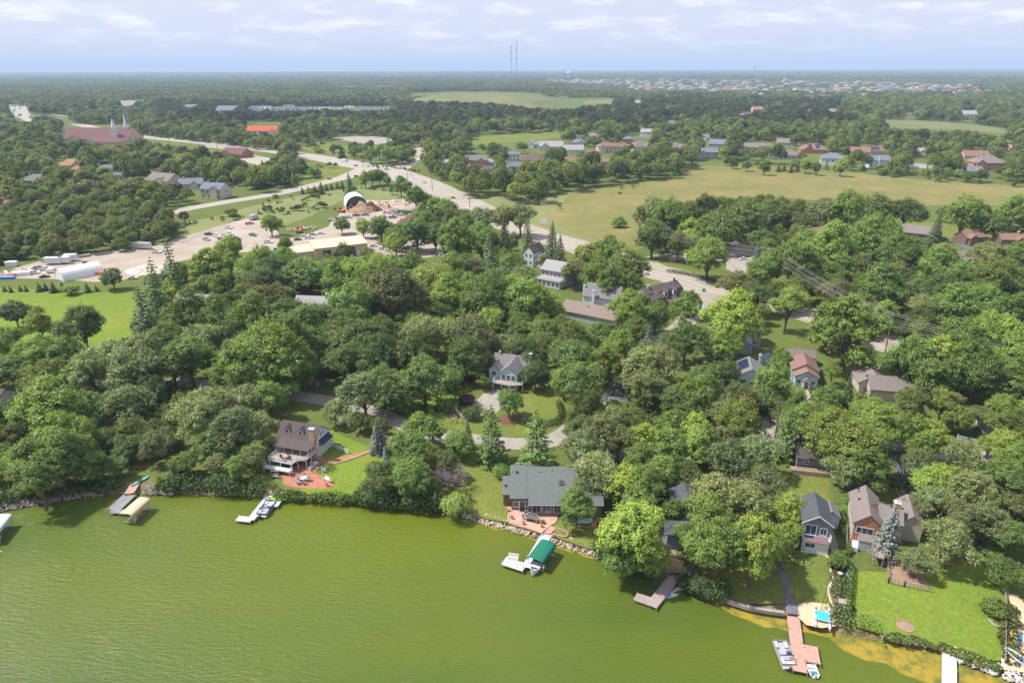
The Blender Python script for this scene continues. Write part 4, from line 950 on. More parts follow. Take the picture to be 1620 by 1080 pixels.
# --- mid-distance and far houses: (x px, eave y px, width px, roof, wall, kind, label)
RED = []
HS = [
 (935, 216, 22, 'tan', 'tan', 'hip', 'tan house with steep brown roof behind the birch clump of the subdivision'),
 (914, 226, 24, 'slate', 'beige', 'hip', 'house with slate-blue hip roof in the subdivision'),
 (961, 232, 26, 'red', 'beige', 'hip2', 'tall beige three-storey house with red-brown hip roof'),
 (982, 232, 22, 'red', 'beige', 'gable', 'low red-brown wing beside the tall three-storey house'),
 (994, 220, 16, 'slate', 'brick', 'hip2', 'dark brick house with blue-grey roof among subdivision trees'),
 (1018, 232, 34, 'pink', 'white', 'hip', 'white house with wide taupe hip roof at the centre of the subdivision'),
 (940, 243, 22, 'red', 'tan', 'hip2', 'red-brown hipped house with dark bay in the subdivision'),
 (903, 255, 22, 'red', 'tan', 'gable2', 'tan house with red-brown roof and chimney beside the yellow tree'),
 (907, 237, 30, 'lgrey', 'white', 'gable', 'white house with pale grey gable roof in the subdivision'),
 (872, 232, 34, 'lgrey', 'beige', 'gable', 'pale grey-roofed long house at the west of the subdivision'),
 (848, 229, 22, 'slate', 'grey', 'gable', 'grey-blue roofed house behind the long pale house'),
 (813, 244, 16, 'slate', 'white', 'gable2', 'white narrow house with slate roof at the subdivision edge'),
 (846, 254, 44, 'brown', 'tan', 'hip', 'broad brown-roofed house at the near edge of the subdivision'),
 (813, 264, 26, 'slate', 'tan', 'gable', 'tan house with dark grey gable roof by the near wood'),
 (961, 256, 20, 'red', 'beige', 'gable', 'small red-brown roof above the near tree belt'),
 (1072, 234, 34, 'pink', 'grey', 'hip', 'grey house with taupe hip roof and tall white chimney'),
 (1023, 209, 20, 'lgrey', 'white', 'gable2', 'white two-storey house high in the subdivision'),
 (1007, 204, 16, 'brown', 'brown', 'gable', 'small brown-roofed house behind the subdivision trees'),
 (1110, 218, 22, 'pink', 'white', 'gable', 'white house with taupe roof east of the tall elms'),
 (1137, 228, 30, 'slate', 'grey', 'gable', 'low slate-roofed house behind the grey two-storey house'),
 (1121, 241, 28, 'slate', 'grey', 'gable2', 'grey two-storey house with slate roof and white deck by the meadow'),
 (1193, 233, 28, 'pink', 'beige', 'gable2', 'beige gabled house with taupe roof west of the spruces'),
 (1217, 231, 16, 'tan', 'beige', 'gable', 'small tan roof beside the beige gabled house'),
 (1060, 195, 16, 'slate', 'grey', 'gable', 'small blue-grey roof before the shadow-toned wood belt'),
 (1243, 226, 28, 'pink', 'grey', 'gable', 'long grey house with flat taupe roof line'),
 (1249, 246, 32, 'pink', 'grey', 'hip', 'grey house with taupe hip roof behind a row of spruces'),
 (1289, 237, 38, 'red', 'brick', 'hip', 'red tiled hip-roofed house with two dark roof panels'),
 (1318, 251, 34, 'slate', 'white', 'hip2', 'white house with wide slate hip roof facing the golden meadow'),
 (1361, 240, 28, 'red', 'tan', 'gable2', 'tan gabled wing with red-brown roof'),
 (1383, 239, 30, 'red', 'tan', 'gable2', 'tan house with red roof bearing a large dark solar array'),
 (1393, 254, 30, 'slate', 'white', 'gable2w', 'tall white gabled house with slate roof and chimney beside the meadow'),
 (1454, 240, 26, 'lgrey', 'beige', 'hip', 'house with pale grey roof behind the round green trees'),
 (1529, 257, 26, 'purple', 'pbrick', 'gable', 'low plum-roofed garage wing of the brick estate'),
 (1546, 247, 34, 'red', 'beige', 'gable2', 'beige gabled house with red roof behind the brick estate'),
 (1567, 258, 44, 'pink', 'pbrick', 'hip2', 'large pink brick house with wide hip roof by the meadow'),
 (1541, 271, 30, 'slate', 'beige', 'gable', 'low slate-roofed outbuilding in front of the brick estate'),
 (1594, 235, 26, 'tile', 'white', 'gable', 'white house with orange tiled roof near the east edge'),
 (1374, 183, 20, 'lgrey', 'white', 'flat', 'long white flat-roofed house across the valley'),
 (1449, 167, 14, 'tan', 'beige', 'hip', 'tan hip-roofed house far across the valley'),
 (1532, 181, 26, 'lgrey', 'white', 'gable2', 'white and grey far house beside pale round trees'),
 (1437, 181, 20, 'tan', 'tan', 'flat', 'low tan far building at the pale field'),
 (1315, 177, 20, 'tan', 'beige', 'gable', 'beige far house above the dark trees'),
 (1279, 176, 13, 'slate', 'white', 'gable2', 'small blue-grey far house between dark trees'),
 (1200, 173, 16, 'tile', 'tan', 'gable2', 'orange-roofed far house on the wooded rise'),
 (1184, 181, 14, 'purple', 'brown', 'gable2', 'small dark far house on the wooded rise'),
 (1172, 184, 16, 'lgrey', 'white', 'gable', 'white far house low in the shadow-toned wood belt'),
 (1208, 180, 8, 'lgrey', 'white', 'gable2', 'tiny white far house beside the orange roof'),
 (753, 254, 30, 'grey', 'pbrick', 'gable2', 'brick house with steep grey roof and tall chimney by the highway wood'),
 (772, 257, 20, 'lgrey', 'beige', 'gable', 'low grey garage wing beside the tall chimney house'),
 (776, 268, 22, 'brown', 'grey', 'gable', 'brown-roofed house set into the near tree belt'),
 (704, 257, 16, 'lgrey', 'lblue', 'gable2', 'pale blue house glimpsed in the highway wood'),
 (111, 262, 40, 'tile', 'tan', 'hip', 'orange-brown hip-roofed bungalow on the west lawns'),
 (123, 268, 22, 'tile', 'tan', 'hip', 'orange-brown garage wing of the west bungalow'),
 (167, 270, 34, 'grey', 'beige', 'hip', 'grey hip-roofed house behind blue-green spruces'),
 (183, 277, 22, 'grey', 'grey', 'hip', 'low grey wing of the grey hip-roofed house'),
 (54, 286, 38, 'grey', 'brown', 'hip', 'brown-grey roofed house in the west trees'),
 (247, 286, 48, 'pink', 'beige', 'gable', 'beige house with taupe cross-gabled roof on the west lawns'),
 (300, 291, 34, 'slate', 'beige', 'gable', 'blue-grey roofed wing of the wide west house'),
 (332, 299, 38, 'slate', 'beige', 'gable2', 'beige house with blue-grey gable and white garage front'),
 (150, 291, 14, 'slate', 'grey', 'hip', 'small slate roof between west trees'),
 (4, 321, 16, 'red', 'white', 'gable', 'small white house with red roof at the west edge'),
 (365, 244, 40, 'purple', 'brick', 'gable', 'brown-roofed brick hall beside the roadside car park'),
 (205, 168, 36, 'lgrey', 'grey', 'gable', 'long grey far building behind the church'),
 (302, 170, 20, 'slate', 'grey', 'gable2', 'far slate-roofed house left of the red-roofed hall'),
 (356, 175, 32, 'slate', 'grey', 'gable2', 'wide dim blue-grey far house in the wood'),
 (1230, 351, 44, 'brown', 'brown', 'gable', 'brown roof behind the silver-green oaks at the car park'),
 (1546, 375, 36, 'red', 'brown', 'gable', 'low brown house with rust-brown roof beside a black driveway'),
 (1605, 379, 34, 'red', 'brown', 'gable', 'long brown house at the east edge behind a big tree'),
 (1530, 410, 44, 'tan', 'beige', 'gable', 'beige house with tan roof half hidden in the east trees'),
 (838, 131, 8, 'pink', 'beige', 'flat', 'low tan far building near the antenna masts'),
 (891, 154, 14, 'tile', 'tan', 'flat', 'small orange-roofed far building on the grass hill'),
 (1009, 163, 14, 'lgrey', 'white', 'gable2', 'white far farmhouse beyond the shadow-toned wood belt'),
 (1199, 143, 14, 'lgrey', 'white', 'flat', 'bright white far block in the suburb'),
 (193, 134, 16, 'lgrey', 'white', 'flat', 'white far building above the west woods'),
]
houses_px = []
def simple_house(px, py, wpx, rf, wl, kind, label, ang=None, group=None, rgh=None):
    two = kind.endswith('2') or kind.endswith('2w'); base = kind.replace('2w', '').replace('2', '')
    h = 6.2 if two else 3.6
    o = P(px, py, GZ + h); s = scale_at(px, py, GZ + h); w = wpx * 1.12 / s
    rr = random.Random(int(px * 13 + py * 7)); ang = rr.uniform(-28, 22) if ang is None else ang
    d = min(w * .75, max(6.5, w * .62)); w = w / (abs(math.cos(R(ang))) + .45 * abs(math.sin(R(ang))))
    a = R(ang); x = o.x - w / 2 * math.cos(a); y = o.y - w / 2 * math.sin(a)
    t = thing('house', label, 'house', (x, y, GZ), a, group)
    rh = {'hip': min(w, d) * .33, 'gable': d * .3, 'flat': .3}[base]
    dist = o.y
    if base == 'flat': wing(t, 0, 0, w, d, h, .35, 'shed', 'x', wl, rf, over=.3)
    elif kind == 'gable2w': wing(t, 0, 0, w, d, h, rh, 'gable', 'x', wl, rf, over=.3); chimney(t, w * .45, -.5, 0, h + rh, 1.1, M_trim)
    else:
        wing(t, 0, 0, w, d, h, rh, base, 'x', wl, rf, over=.5)
        if wpx >= 22 and rr.random() < .8:       # a cross gable towards the camera
            gw = w * rr.uniform(.28, .4); gx = rr.choice([.06, .55]) * w
            wing(t, gx, -1.8, gw, d / 2 + 1.8, h * .98, gw * .38, 'gable', 'y', wl, rf, over=.35)
    if wpx >= 13 and dist < 1500:
        n = max(2, min(5, int(w / 3.4)))
        for lv in ((.9, 3.6) if two else (.9,)):
            for k in range(n):
                u = w * (k + .5) / n
                if rr.random() < .85: window(t, 'F', (w, d), u, lv, 1.3, 1.3, off=(0, -1.81) if False else (0, -.02), mull=False)
        if two: window(t, 'L', (w, d), d / 2, 3.6, 1.2, 1.3, mull=False); window(t, 'R', (w, d), d / 2, 3.6, 1.2, 1.3, mull=False)
        if rr.random() < .5 and 'chimney' not in label: chimney(t, w * rr.choice([.2, .8]), d * .5, h, h + rh + 1.0, .9, M_chim)
    if 'tall chimney' in label or 'white chimney' in label: chimney(t, w * .12, -.3, 0, h + rh + 1.2, 1.5, M_chim if 'tall chimney' in label else M_trim)
    if 'solar array' in label or 'dark roof panels' in label:
        z0_, z1_ = h + .3, h + rh
        for k in range(4 if 'solar' in label else 2):
            s0 = MB(); xx = w * (.15 + .17 * k) if 'solar' in label else w * (.25 + .3 * k); ww = w * .155 if 'solar' in label else w * .16
            s0.slab([(xx, d * .1, h + rh * .2 + .35), (xx + ww, d * .1, h + rh * .2 + .35), (xx + ww, d * .42, h + rh * .84 + .35), (xx, d * .42, h + rh * .84 + .35)], .08); s0.build('solar_panel', M_solar, t)
    keep(t, w, d, 1.5)
    # visible clearing in front (towards the camera)
    k = dist / 75.0
    for j in range(1, 5): EXC.append((o.x * (1 - j * k * .6 / o.y), o.y - j * k * .6, w * .42))
    houses_px.append((px, py))
    return t
for hs in HS: simple_house(*hs)
# long brown buildings north-east of the highway
for (xa, ya, xb, yb, d, rf, wl, lab) in ((1286, 376, 1344, 364, 12, 'red', 'brown', 'long brick-brown roofed hall rising from the east trees'),
                                      (1421, 366, 1488, 373, 13, 'pink', 'brown', 'long house with broad grey-taupe roof beside the small lawn')):
    a, b = P(xa, ya, 4.2), P(xb, yb, 4.2); v = b - a
    t = bld('building', lab, 'building', a.x, a.y, math.degrees(math.atan2(v.y, v.x)), 10)
    wing(t, 0, 0, v.length, d, 3.2, 2.6, 'gable', 'x', wl, rf, over=.5); [window(t, 'F', (v.length, d), u, 1, 1.2, 1.1) for u in (3, 7, 12, 15)]; keep(t, v.length, d, 2, 0, -6)
# church with two white spires
o = P(98, 219, 6); t = bld('church', 'brick church with huge plum-brown roof and two white spires', 'church', o.x, o.y, -3, 20)
wing(t, 0, 0, 78, 34, 4.6, 11, 'gable', 'x', 'tan', 'purple', over=1.0); wing(t, 12, -5, 10, 8, 5, 4, 'gable', 'y', 'tan', 'red', over=.6)
wing(t, 42, -26, 44, 20, 3.4, 5, 'hip', 'x', 'tan', 'purple', over=1.0); wing(t, 44, -30, 12, 6, 3.4, 3, 'gable', 'y', 'white', 'purple', over=.6)
for (x_, y_, hh_) in ((62, 4, 27), (69, 17, 33)):
    b = MB(); b.box(x_ - 2.4, x_ + 2.4, y_ - 2.4, y_ + 2.4, 6, 17); tw = b.build('tower', M_trim, t)
    b = MB(); n = 8; b.tube((x_, y_, 17), (x_, y_, 22), 2.6, 1.6, 8); b.tube((x_, y_, 22), (x_, y_, hh_), 1.5, .05, 8); b.tube((x_, y_, hh_), (x_, y_, hh_ + 2), .1, .05, 4); b.build('spire', M_trim, tw)
for k in range(9): window(t, 'F', (78, 34), 4 + k * 8, 1.2, 2.4, 2.4, mull=False)
keep(t, 84, 36, 4, 0, -30)
# red roofed hall
o = P(390, 207, 6); t = bld('hall', 'white hall with bright red roof beyond the highway', 'building', o.x, o.y, 4, 20)
wing(t, 0, 0, 46, 16, 5, 4.5, 'gable', 'x', 'white', 'bred', over=.6)
for u in (30, 38): wing(t, u, -2.4, 5, 8, 5, 2.4, 'gable', 'y', 'white', 'bred', over=.5)
for k in range(6): window(t, 'F', (46, 16), 3 + k * 7, 1.5, 2.4, 2.2, mull=False)
keep(t, 46, 16, 4, 0, -14)
o = P(470, 209, 4); t = bld('hall', 'small tan and red-roofed pavilion right of the bright red hall', 'building', o.x, o.y, 0, 10)
wing(t, 0, 0, 14, 9, 3, 2, 'gable', 'x', 'tan', 'bred', over=.4); keep(t, 14, 9, 3)
# far row of white town houses
rr = random.Random(3); xs = 393
k = 0
while xs < 618:
    wpx = rr.uniform(13, 20); py = 172 + (xs - 393) * .012 + rr.uniform(-3, 3)
    if not (470 < xs < 478):
        adj = ['steep grey gable', 'slate hip roof', 'pale dormered roof', 'two grey gables', 'low grey roof'][k % 5]
        o = P(xs, py, 8); s = scale_at(xs, py, 8); w = wpx / s
        t = thing('townhouse', f'white far town house with {adj}, {["leftmost", "second", "third", "fourth", "fifth", "sixth", "seventh", "eighth", "ninth", "tenth", "eleventh", "twelfth", "thirteenth", "fourteenth", "fifteenth", "sixteenth", "last"][min(k, 16)]} in the row', 'house', (o.x, o.y, GZ), R(rr.uniform(-10, 10)), 'far row of white town houses')
        wing(t, 0, 0, w, 14, 7, 5, 'gable', 'x', 'white', rr.choice(['slate', 'lgrey', 'slate']), over=.5); wing(t, w * .1, -4, w * .3, 10, 7.2, 4.2, 'gable', 'y', 'white', 'slate', over=.4); wing(t, w * .6, -4, w * .3, 10, 7.2, 4.2, 'gable', 'y', 'white', 'lgrey', over=.4)
        for lv in (1, 4.2):
            for u in (.5, .9): window(t, 'F', (w, 14), w * u, lv, 2, 1.6, mull=False)
        keep(t, w, 14, 3, 0, -14); k += 1
    xs += wpx + rr.uniform(1, 5)
# far suburb: shared meshes, one object per house
protos = []
for i, (rf, wl, w, d, h) in enumerate((('pink', 'beige', 16, 11, 6), ('lgrey', 'white', 15, 12, 6), ('slate', 'grey', 17, 11, 5), ('tile', 'tan', 15, 12, 6), ('brown', 'tan', 18, 11, 4), ('purple', 'pbrick', 15, 12, 6), ('tan', 'white', 16, 11, 6))):
    m = MB(); p1 = P(1000, 140, GZ)
    t = thing('suburban_house', '', 'house'); wing(t, -w / 2, 0, w, d, h, 3.6, 'hip' if i % 2 else 'gable', 'x', wl, rf, over=.5)
    protos.append(t)
NEAR_W = ['pink-grey roofed', 'white with grey roofed', 'slate blue roofed', 'orange roofed', 'brown roofed', 'dark red roofed', 'pale tan roofed']
rr = random.Random(12); used = [False] * 7; placed = []
tries = 0
while len(placed) < 298 and tries < 6000:
    tries += 1
    px = rr.uniform(870, 1600) if rr.random() < .985 else rr.uniform(20, 870)
    lo, hi = np.interp(px, [600, 870, 960, 1120, 1300, 1400, 1500, 1600], [127, 127, 128, 128, 129, 133, 138, 142]) if px > 600 else 124, np.interp(px, [600, 870, 960, 1120, 1180, 1300, 1400, 1500, 1600], [130, 132, 137, 138, 148, 152, 152, 148, 144]) if px > 600 else 152
    hi += 9 * (px > 1000); py = lo + (hi - lo) * rr.random() ** .95
    if any(abs(px - a) < 5.5 * (py / 140) and abs(py - b) < 1.1 + (py - 128) * .1 for a, b in placed): continue
    placed.append((px, py)); k = rr.choices(range(7), [5, 4, 3, 1.2, 2, 1.5, 3])[0]; o = P(px, py, GZ)
    zone = 'at the horizon edge of' if py < 133 else ('in the middle of' if py < 141 else 'at the near side of')
    side = 'far west' if px < 870 else 'west part' if px < 1050 else ('centre' if px < 1250 else ('east centre' if px < 1420 else 'east end'))
    lab = f'tiny far {NEAR_W[k]} house {zone} the suburb, {side}'
    t = protos[k]
    if not used[k]: used[k] = True; t.location = (o.x, o.y, GZ); t.rotation_euler = (0, 0, rr.uniform(-.7, .7)); t['label'] = lab
    else: t = dup(protos[k], (o.x, o.y, GZ), rr.uniform(-.7, .7), lab)
    t['group'] = f'far {NEAR_W[k]} suburb houses, {zone.split()[-2]} {side}'
    t.scale = (1.55,) * 3
    EXC.append((o.x, o.y, 13)); EXC.append((o.x * .99, o.y - .01 * o.y, 13)); 
# far landmarks
def mast(px, pyb, pyt, label):
    b = P(px, pyb, GZ); zt = top_z(px, pyt, b); t = thing('antenna_mast', label, 'antenna mast', (b.x, b.y, GZ), 0, 'far antenna masts')
    m = MB(); w = b.y / 1080 * .55
    for k in range(3):
        a = k * 2.094; m.tube((w * math.cos(a), w * math.sin(a), 0), (w * math.cos(a), w * math.sin(a), zt), w * .45, n=4)
    m.build('lattice', mat('mast_steel', (.20, .19, .20), rough=.6), t)
    for f_ in (.55, .8, .97):
        m = MB(); m.tube((0, 0, zt * f_), (0, 0, zt * (f_ + .02)), w * 2.4, n=6); m.build('antenna_ring', mat('mast_steel', (.20, .19, .20)), t)
mast(809, 127, 73, 'thinner far antenna mast, just left of the taller one'); mast(817, 129, 66, 'tallest far antenna mast standing above the horizon')
b = P(899, 127, GZ); zt = top_z(899, 114, b); t = thing('water_tower', 'white water tower on the horizon', 'water tower', (b.x, b.y, GZ))
m = MB(); m.tube((0, 0, 0), (0, 0, zt * .8), 5.5, 4.5, 12); m.build('column', M_trim, t); m = MB(); zc = zt * .86; rr_ = 16
for k in range(6):
    a0, a1 = -math.pi / 2 + k * math.pi / 6, -math.pi / 2 + (k + 1) * math.pi / 6
    m.tube((0, 0, zc + rr_ * .62 * math.sin(a0)), (0, 0, zc + rr_ * .62 * math.sin(a1)), max(.1, rr_ * math.cos(a0)), max(.1, rr_ * math.cos(a1)), 16, False)
m.build('tank', M_trim, t)
b = P(480, 126, GZ); t = thing('dome', 'low white sports dome near the horizon', 'dome', (b.x, b.y, GZ)); m = MB()
for k in range(5):
    a0, a1 = k * math.pi / 10, (k + 1) * math.pi / 10; m.tube((0, 0, 18 * math.sin(a0)), (0, 0, 18 * math.sin(a1)), 58 * math.cos(a0), max(.5, 58 * math.cos(a1)), 20, False)
m.build('shell', M_trim, t); m = MB(); m.tube((0, 0, -1), (0, 0, .2), 60, 60, 20); m.build('base_ring', M_trimg, t)
b = P(1193, 117, GZ); zt = top_z(1193, 104, b); t = thing('tower', 'faint thin tower on the right horizon', 'tower', (b.x, b.y, GZ)); m = MB(); m.box(-6, 6, -6, 6, 0, zt); m.build('shaft', MATS['mast_steel'], t); m = MB(); m.box(-9, 9, -9, 9, zt * .8, zt * .86); m.build('platform', MATS['mast_steel'], t)
for (px, pb, pt) in ((404, 121, 118), (603, 121, 119), (1245, 126, 122)):
    b = P(px, pb + 2, GZ); t = thing('far_building', {404: 'white speck of a far building left of the dome', 603: 'white speck of a far building right of the dome', 1245: 'white far building under the right horizon'}[px], 'building', (b.x, b.y, GZ)); s_ = b.y / 1080; m = MB(); m.box(-3 * s_, 3 * s_, 0, 30, 0, 3.2 * s_); m.build('wall', M_trim, t); m = MB(); m.box(-3.2 * s_, 3.2 * s_, -2, 32, 3.22 * s_, 3.6 * s_); m.build('roof', M_trimg, t)
PY = [(206, 209, 169, 'beside the church spires'), (352, 184, 170, 'in front of the wide dim far house'), (484, 186, 173, 'below the white town houses'), (581, 186, 172, 'below the east end of the town houses'), (694, 184, 163, 'in front of the shadow-toned wood before the grass hill'),
      (1144, 169, 155, 'west of the far suburb'), (1215, 163, 151, 'left of the bright white block'), (1277, 160, 150, 'below the suburb middle'), (1338, 166, 148, 'below the suburb, second tallest'), (1409, 167, 139, 'tallest of the line, before the suburb'), (1510, 160, 143, 'second last at the east'), (1584, 161, 147, 'last at the east')]
for px, pb, pt, wh in PY:
    b = P(px, pb, GZ); zt = top_z(px, pt, b); t = thing('power_pylon', f'pale steel power pylon {wh}', 'pylon', (b.x, b.y, GZ), 0, 'pale steel pylons of the far power line'); s_ = b.y / 1080 * .5
    m = MB(); m.tube((0, 0, 0), (0, 0, zt), s_ * .8, s_ * .5, 6); m.build('pole', M_trimg, t)
    for f_ in (.78, .88, .97): m = MB(); m.box(-s_ * 2.2, s_ * 2.2, -.2, .2, zt * f_, zt * f_ + s_ * .3); m.build('crossarm', M_trimg, t)
    EXC.append((b.x, b.y - 12, 14))
# ------------------------------------------------------------------ vehicles
def paintmat(name='car_paint', rough=.25):
    m = mat(name, (1, 1, 1), rough=rough, var=.03, objcol=True, spec=.6); return m
M_paint = paintmat(); M_tyre = mat('tyre_rubber', (.02, .02, .022), rough=.8); M_rim = mat('wheel_rim', (.35, .36, .38), rough=.4, metal=.5)
M_lamp = mat('headlight_glass', (.75, .75, .72), rough=.1, spec=.8); M_tail = mat('tail_light_red', (.35, .01, .01), rough=.2)
CARC = dict(white=(.72, .73, .75, 1), silver=(.42, .44, .47, 1), dark=(.035, .04, .05, 1), red=(.48, .02, .03, 1), blue=(.06, .12, .28, 1), grey=(.16, .17, .19, 1), teal=(.08, .22, .26, 1), maroon=(.16, .03, .03, 1))
def car_proto(kind, name):
    L, Wd = {'sedan': (4.7, 1.8), 'suv': (4.8, 1.9), 'pickup': (5.6, 2.0), 'van': (5.6, 2.05), 'truck': (8.2, 2.5)}[kind]
    t = thing(name, '', 'truck' if kind in ('truck',) else ('van' if kind == 'van' else ('pickup' if kind == 'pickup' else 'car')))
    def ex(m, prof, w0, w1=None, zs=None):
        """side profile (x, z) extruded over the width; the top may be narrower"""
        w1 = w1 or w0; n = len(prof); zlo = min(p[1] for p in prof); zhi = max(p[1] for p in prof)
        hw = lambda z: (w0 + (w1 - w0) * (z - zlo) / max(1e-3, zhi - zlo)) / 2
        vs = [(x, -hw(z), z) for x, z in prof] + [(x, hw(z), z) for x, z in prof]
        m.add(vs, [tuple(range(n))[::-1] if False else tuple(range(n)), tuple(range(2 * n - 1, n - 1, -1))] + [((i + 1) % n, i, n + i, n + (i + 1) % n) for i in range(n)])
    h = L / 2
    body = {'sedan': [(-h, .35), (-h, .85), (-h + .9, .98), (h - 1.3, .95), (h - .25, .78), (h, .6), (h, .32)],
            'suv': [(-h, .4), (-h + .05, 1.1), (h - 1.25, 1.08), (h - .2, .92), (h, .7), (h, .38)],
            'pickup': [(-h, .55), (-h, 1.12), (h - 1.5, 1.15), (h - .15, 1.02), (h, .8), (h, .5)],
            'van': [(-h, .45), (-h, 1.2), (h - .9, 1.2), (h - .1, 1.0), (h, .8), (h, .42)],
            'truck': [(-h, .55), (-h, .95), (h - 2.1, .95), (h - 2.1, 1.25), (h - .1, 1.2), (h, .9), (h, .5)]}[kind]
    m = MB(); ex(m, body, Wd, Wd * .96); b = m.build('body', M_paint, t)
    cab = {'sedan': [(-h + .75, .96), (-h + 1.35, 1.42), (h - 2.1, 1.45), (h - 1.35, .96)], 'suv': [(-h + .12, 1.09), (-h + .4, 1.68), (h - 2.0, 1.72), (h - 1.25, 1.08)],
           'pickup': [(-.55, 1.14), (-.4, 1.75), (h - 2.1, 1.78), (h - 1.5, 1.14)], 'van': [(h - 2.0, 1.2), (h - 2.0, 2.05), (h - 1.5, 2.08), (h - .75, 1.2)], 'truck': [(h - 2.0, 1.25), (h - 2.0, 2.2), (h - 1.1, 2.25), (h - .6, 1.25)]}[kind]
    m = MB(); ex(m, cab, Wd * .93, Wd * .78); m.build('windows', M_glass, t)
    zt = max(p[1] for p in cab); xa = cab[1][0] + .02; xb = cab[2][0]
    m = MB(); m.box(xa, xb, -Wd * .40, Wd * .40, zt - .06, zt + .03); m.build('roof', M_paint, t)
    if kind == 'pickup':
        m = MB(); m.box(-h + .12, -.7, -Wd * .4, Wd * .4, 1.125, 1.16); m.build('bed_liner', M_dark, t)
        m = MB(); m.box(-h, -.62, Wd * .42, Wd * .48, 1.13, 1.3); m.box(-h, -.62, -Wd * .48, -Wd * .42, 1.13, 1.3); m.box(-h, -h + .08, -Wd * .41, Wd * .41, 1.13, 1.3); m.build('bed_side', M_paint, t)
    if kind == 'van': m = MB(); ex(m, [(-h + .02, 1.21), (-h + .1, 2.2), (h - 2.05, 2.25), (h - 2.02, 1.21)], Wd * .95, Wd * .86); m.build('cargo_body', M_paint, t)
    if kind == 'truck': m = MB(); m.box(-h, h - 2.3, -Wd / 2, Wd / 2, .98, 3.3); m.build('box_body', M_paint, t)
    for sx in (-1, 1):
        for sy in (-1, 1):
            x = sx * (h - (.85 if kind != 'truck' else 1.4)); y = sy * (Wd / 2 - .1); r = .34 if kind in ('sedan', 'suv') else .42
            m = MB(); m.tube((x, y - .11, r), (x, y + .11, r), r, n=12); wh = m.build('wheel', M_tyre, t)
            m = MB(); m.tube((x, y + sy * .09, r), (x, y + sy * .125, r), r * .6, n=8); m.build('rim', M_rim, wh)
    for sy in (-1, 1):
        m = MB(); m.box(h - .04, h + .03, sy * Wd * .36 - .2, sy * Wd * .36 + .2, .62, .78); m.build('headlight', M_lamp, t)
        m = MB(); m.box(-h - .03, -h + .04, sy * Wd * .38 - .14, sy * Wd * .38 + .14, .7, .9); m.build('tail_light', M_tail, t)
    return t
VP = {}
def vehicle(kind, px, py, ang, col, label, group=None, z=GZ + .06):
    p = P(px, py, z); nm = {'sedan': 'parked_car', 'suv': 'parked_suv', 'pickup': 'pickup_truck', 'van': 'white_van', 'truck': 'box_truck'}[kind]
    if kind not in VP:
        t = VP[kind] = car_proto(kind, nm); t.location = (p.x, p.y, z); t.rotation_euler = (0, 0, R(ang)); t['label'] = label; t.scale = (.82,) * 3
        if group: t['group'] = group
        for c in t.children:
            c.color = CARC[col]
        EXC.append((p.x, p.y, 4)); EXC.append((p.x * .985, p.y * .985, 3)); return t
    t = dup(VP[kind], (p.x, p.y, z), R(ang), label, group)
    for c in t.children: c.color = CARC[col]
    EXC.append((p.x, p.y, 4)); EXC.append((p.x * .985, p.y * .985, 3))
    return t
G1, G2, G3, G4 = 'cars on the highway near the crossing', 'vehicles parked on the gravel yard', 'cars parked beside the warehouse', 'cars in the roadside car park'
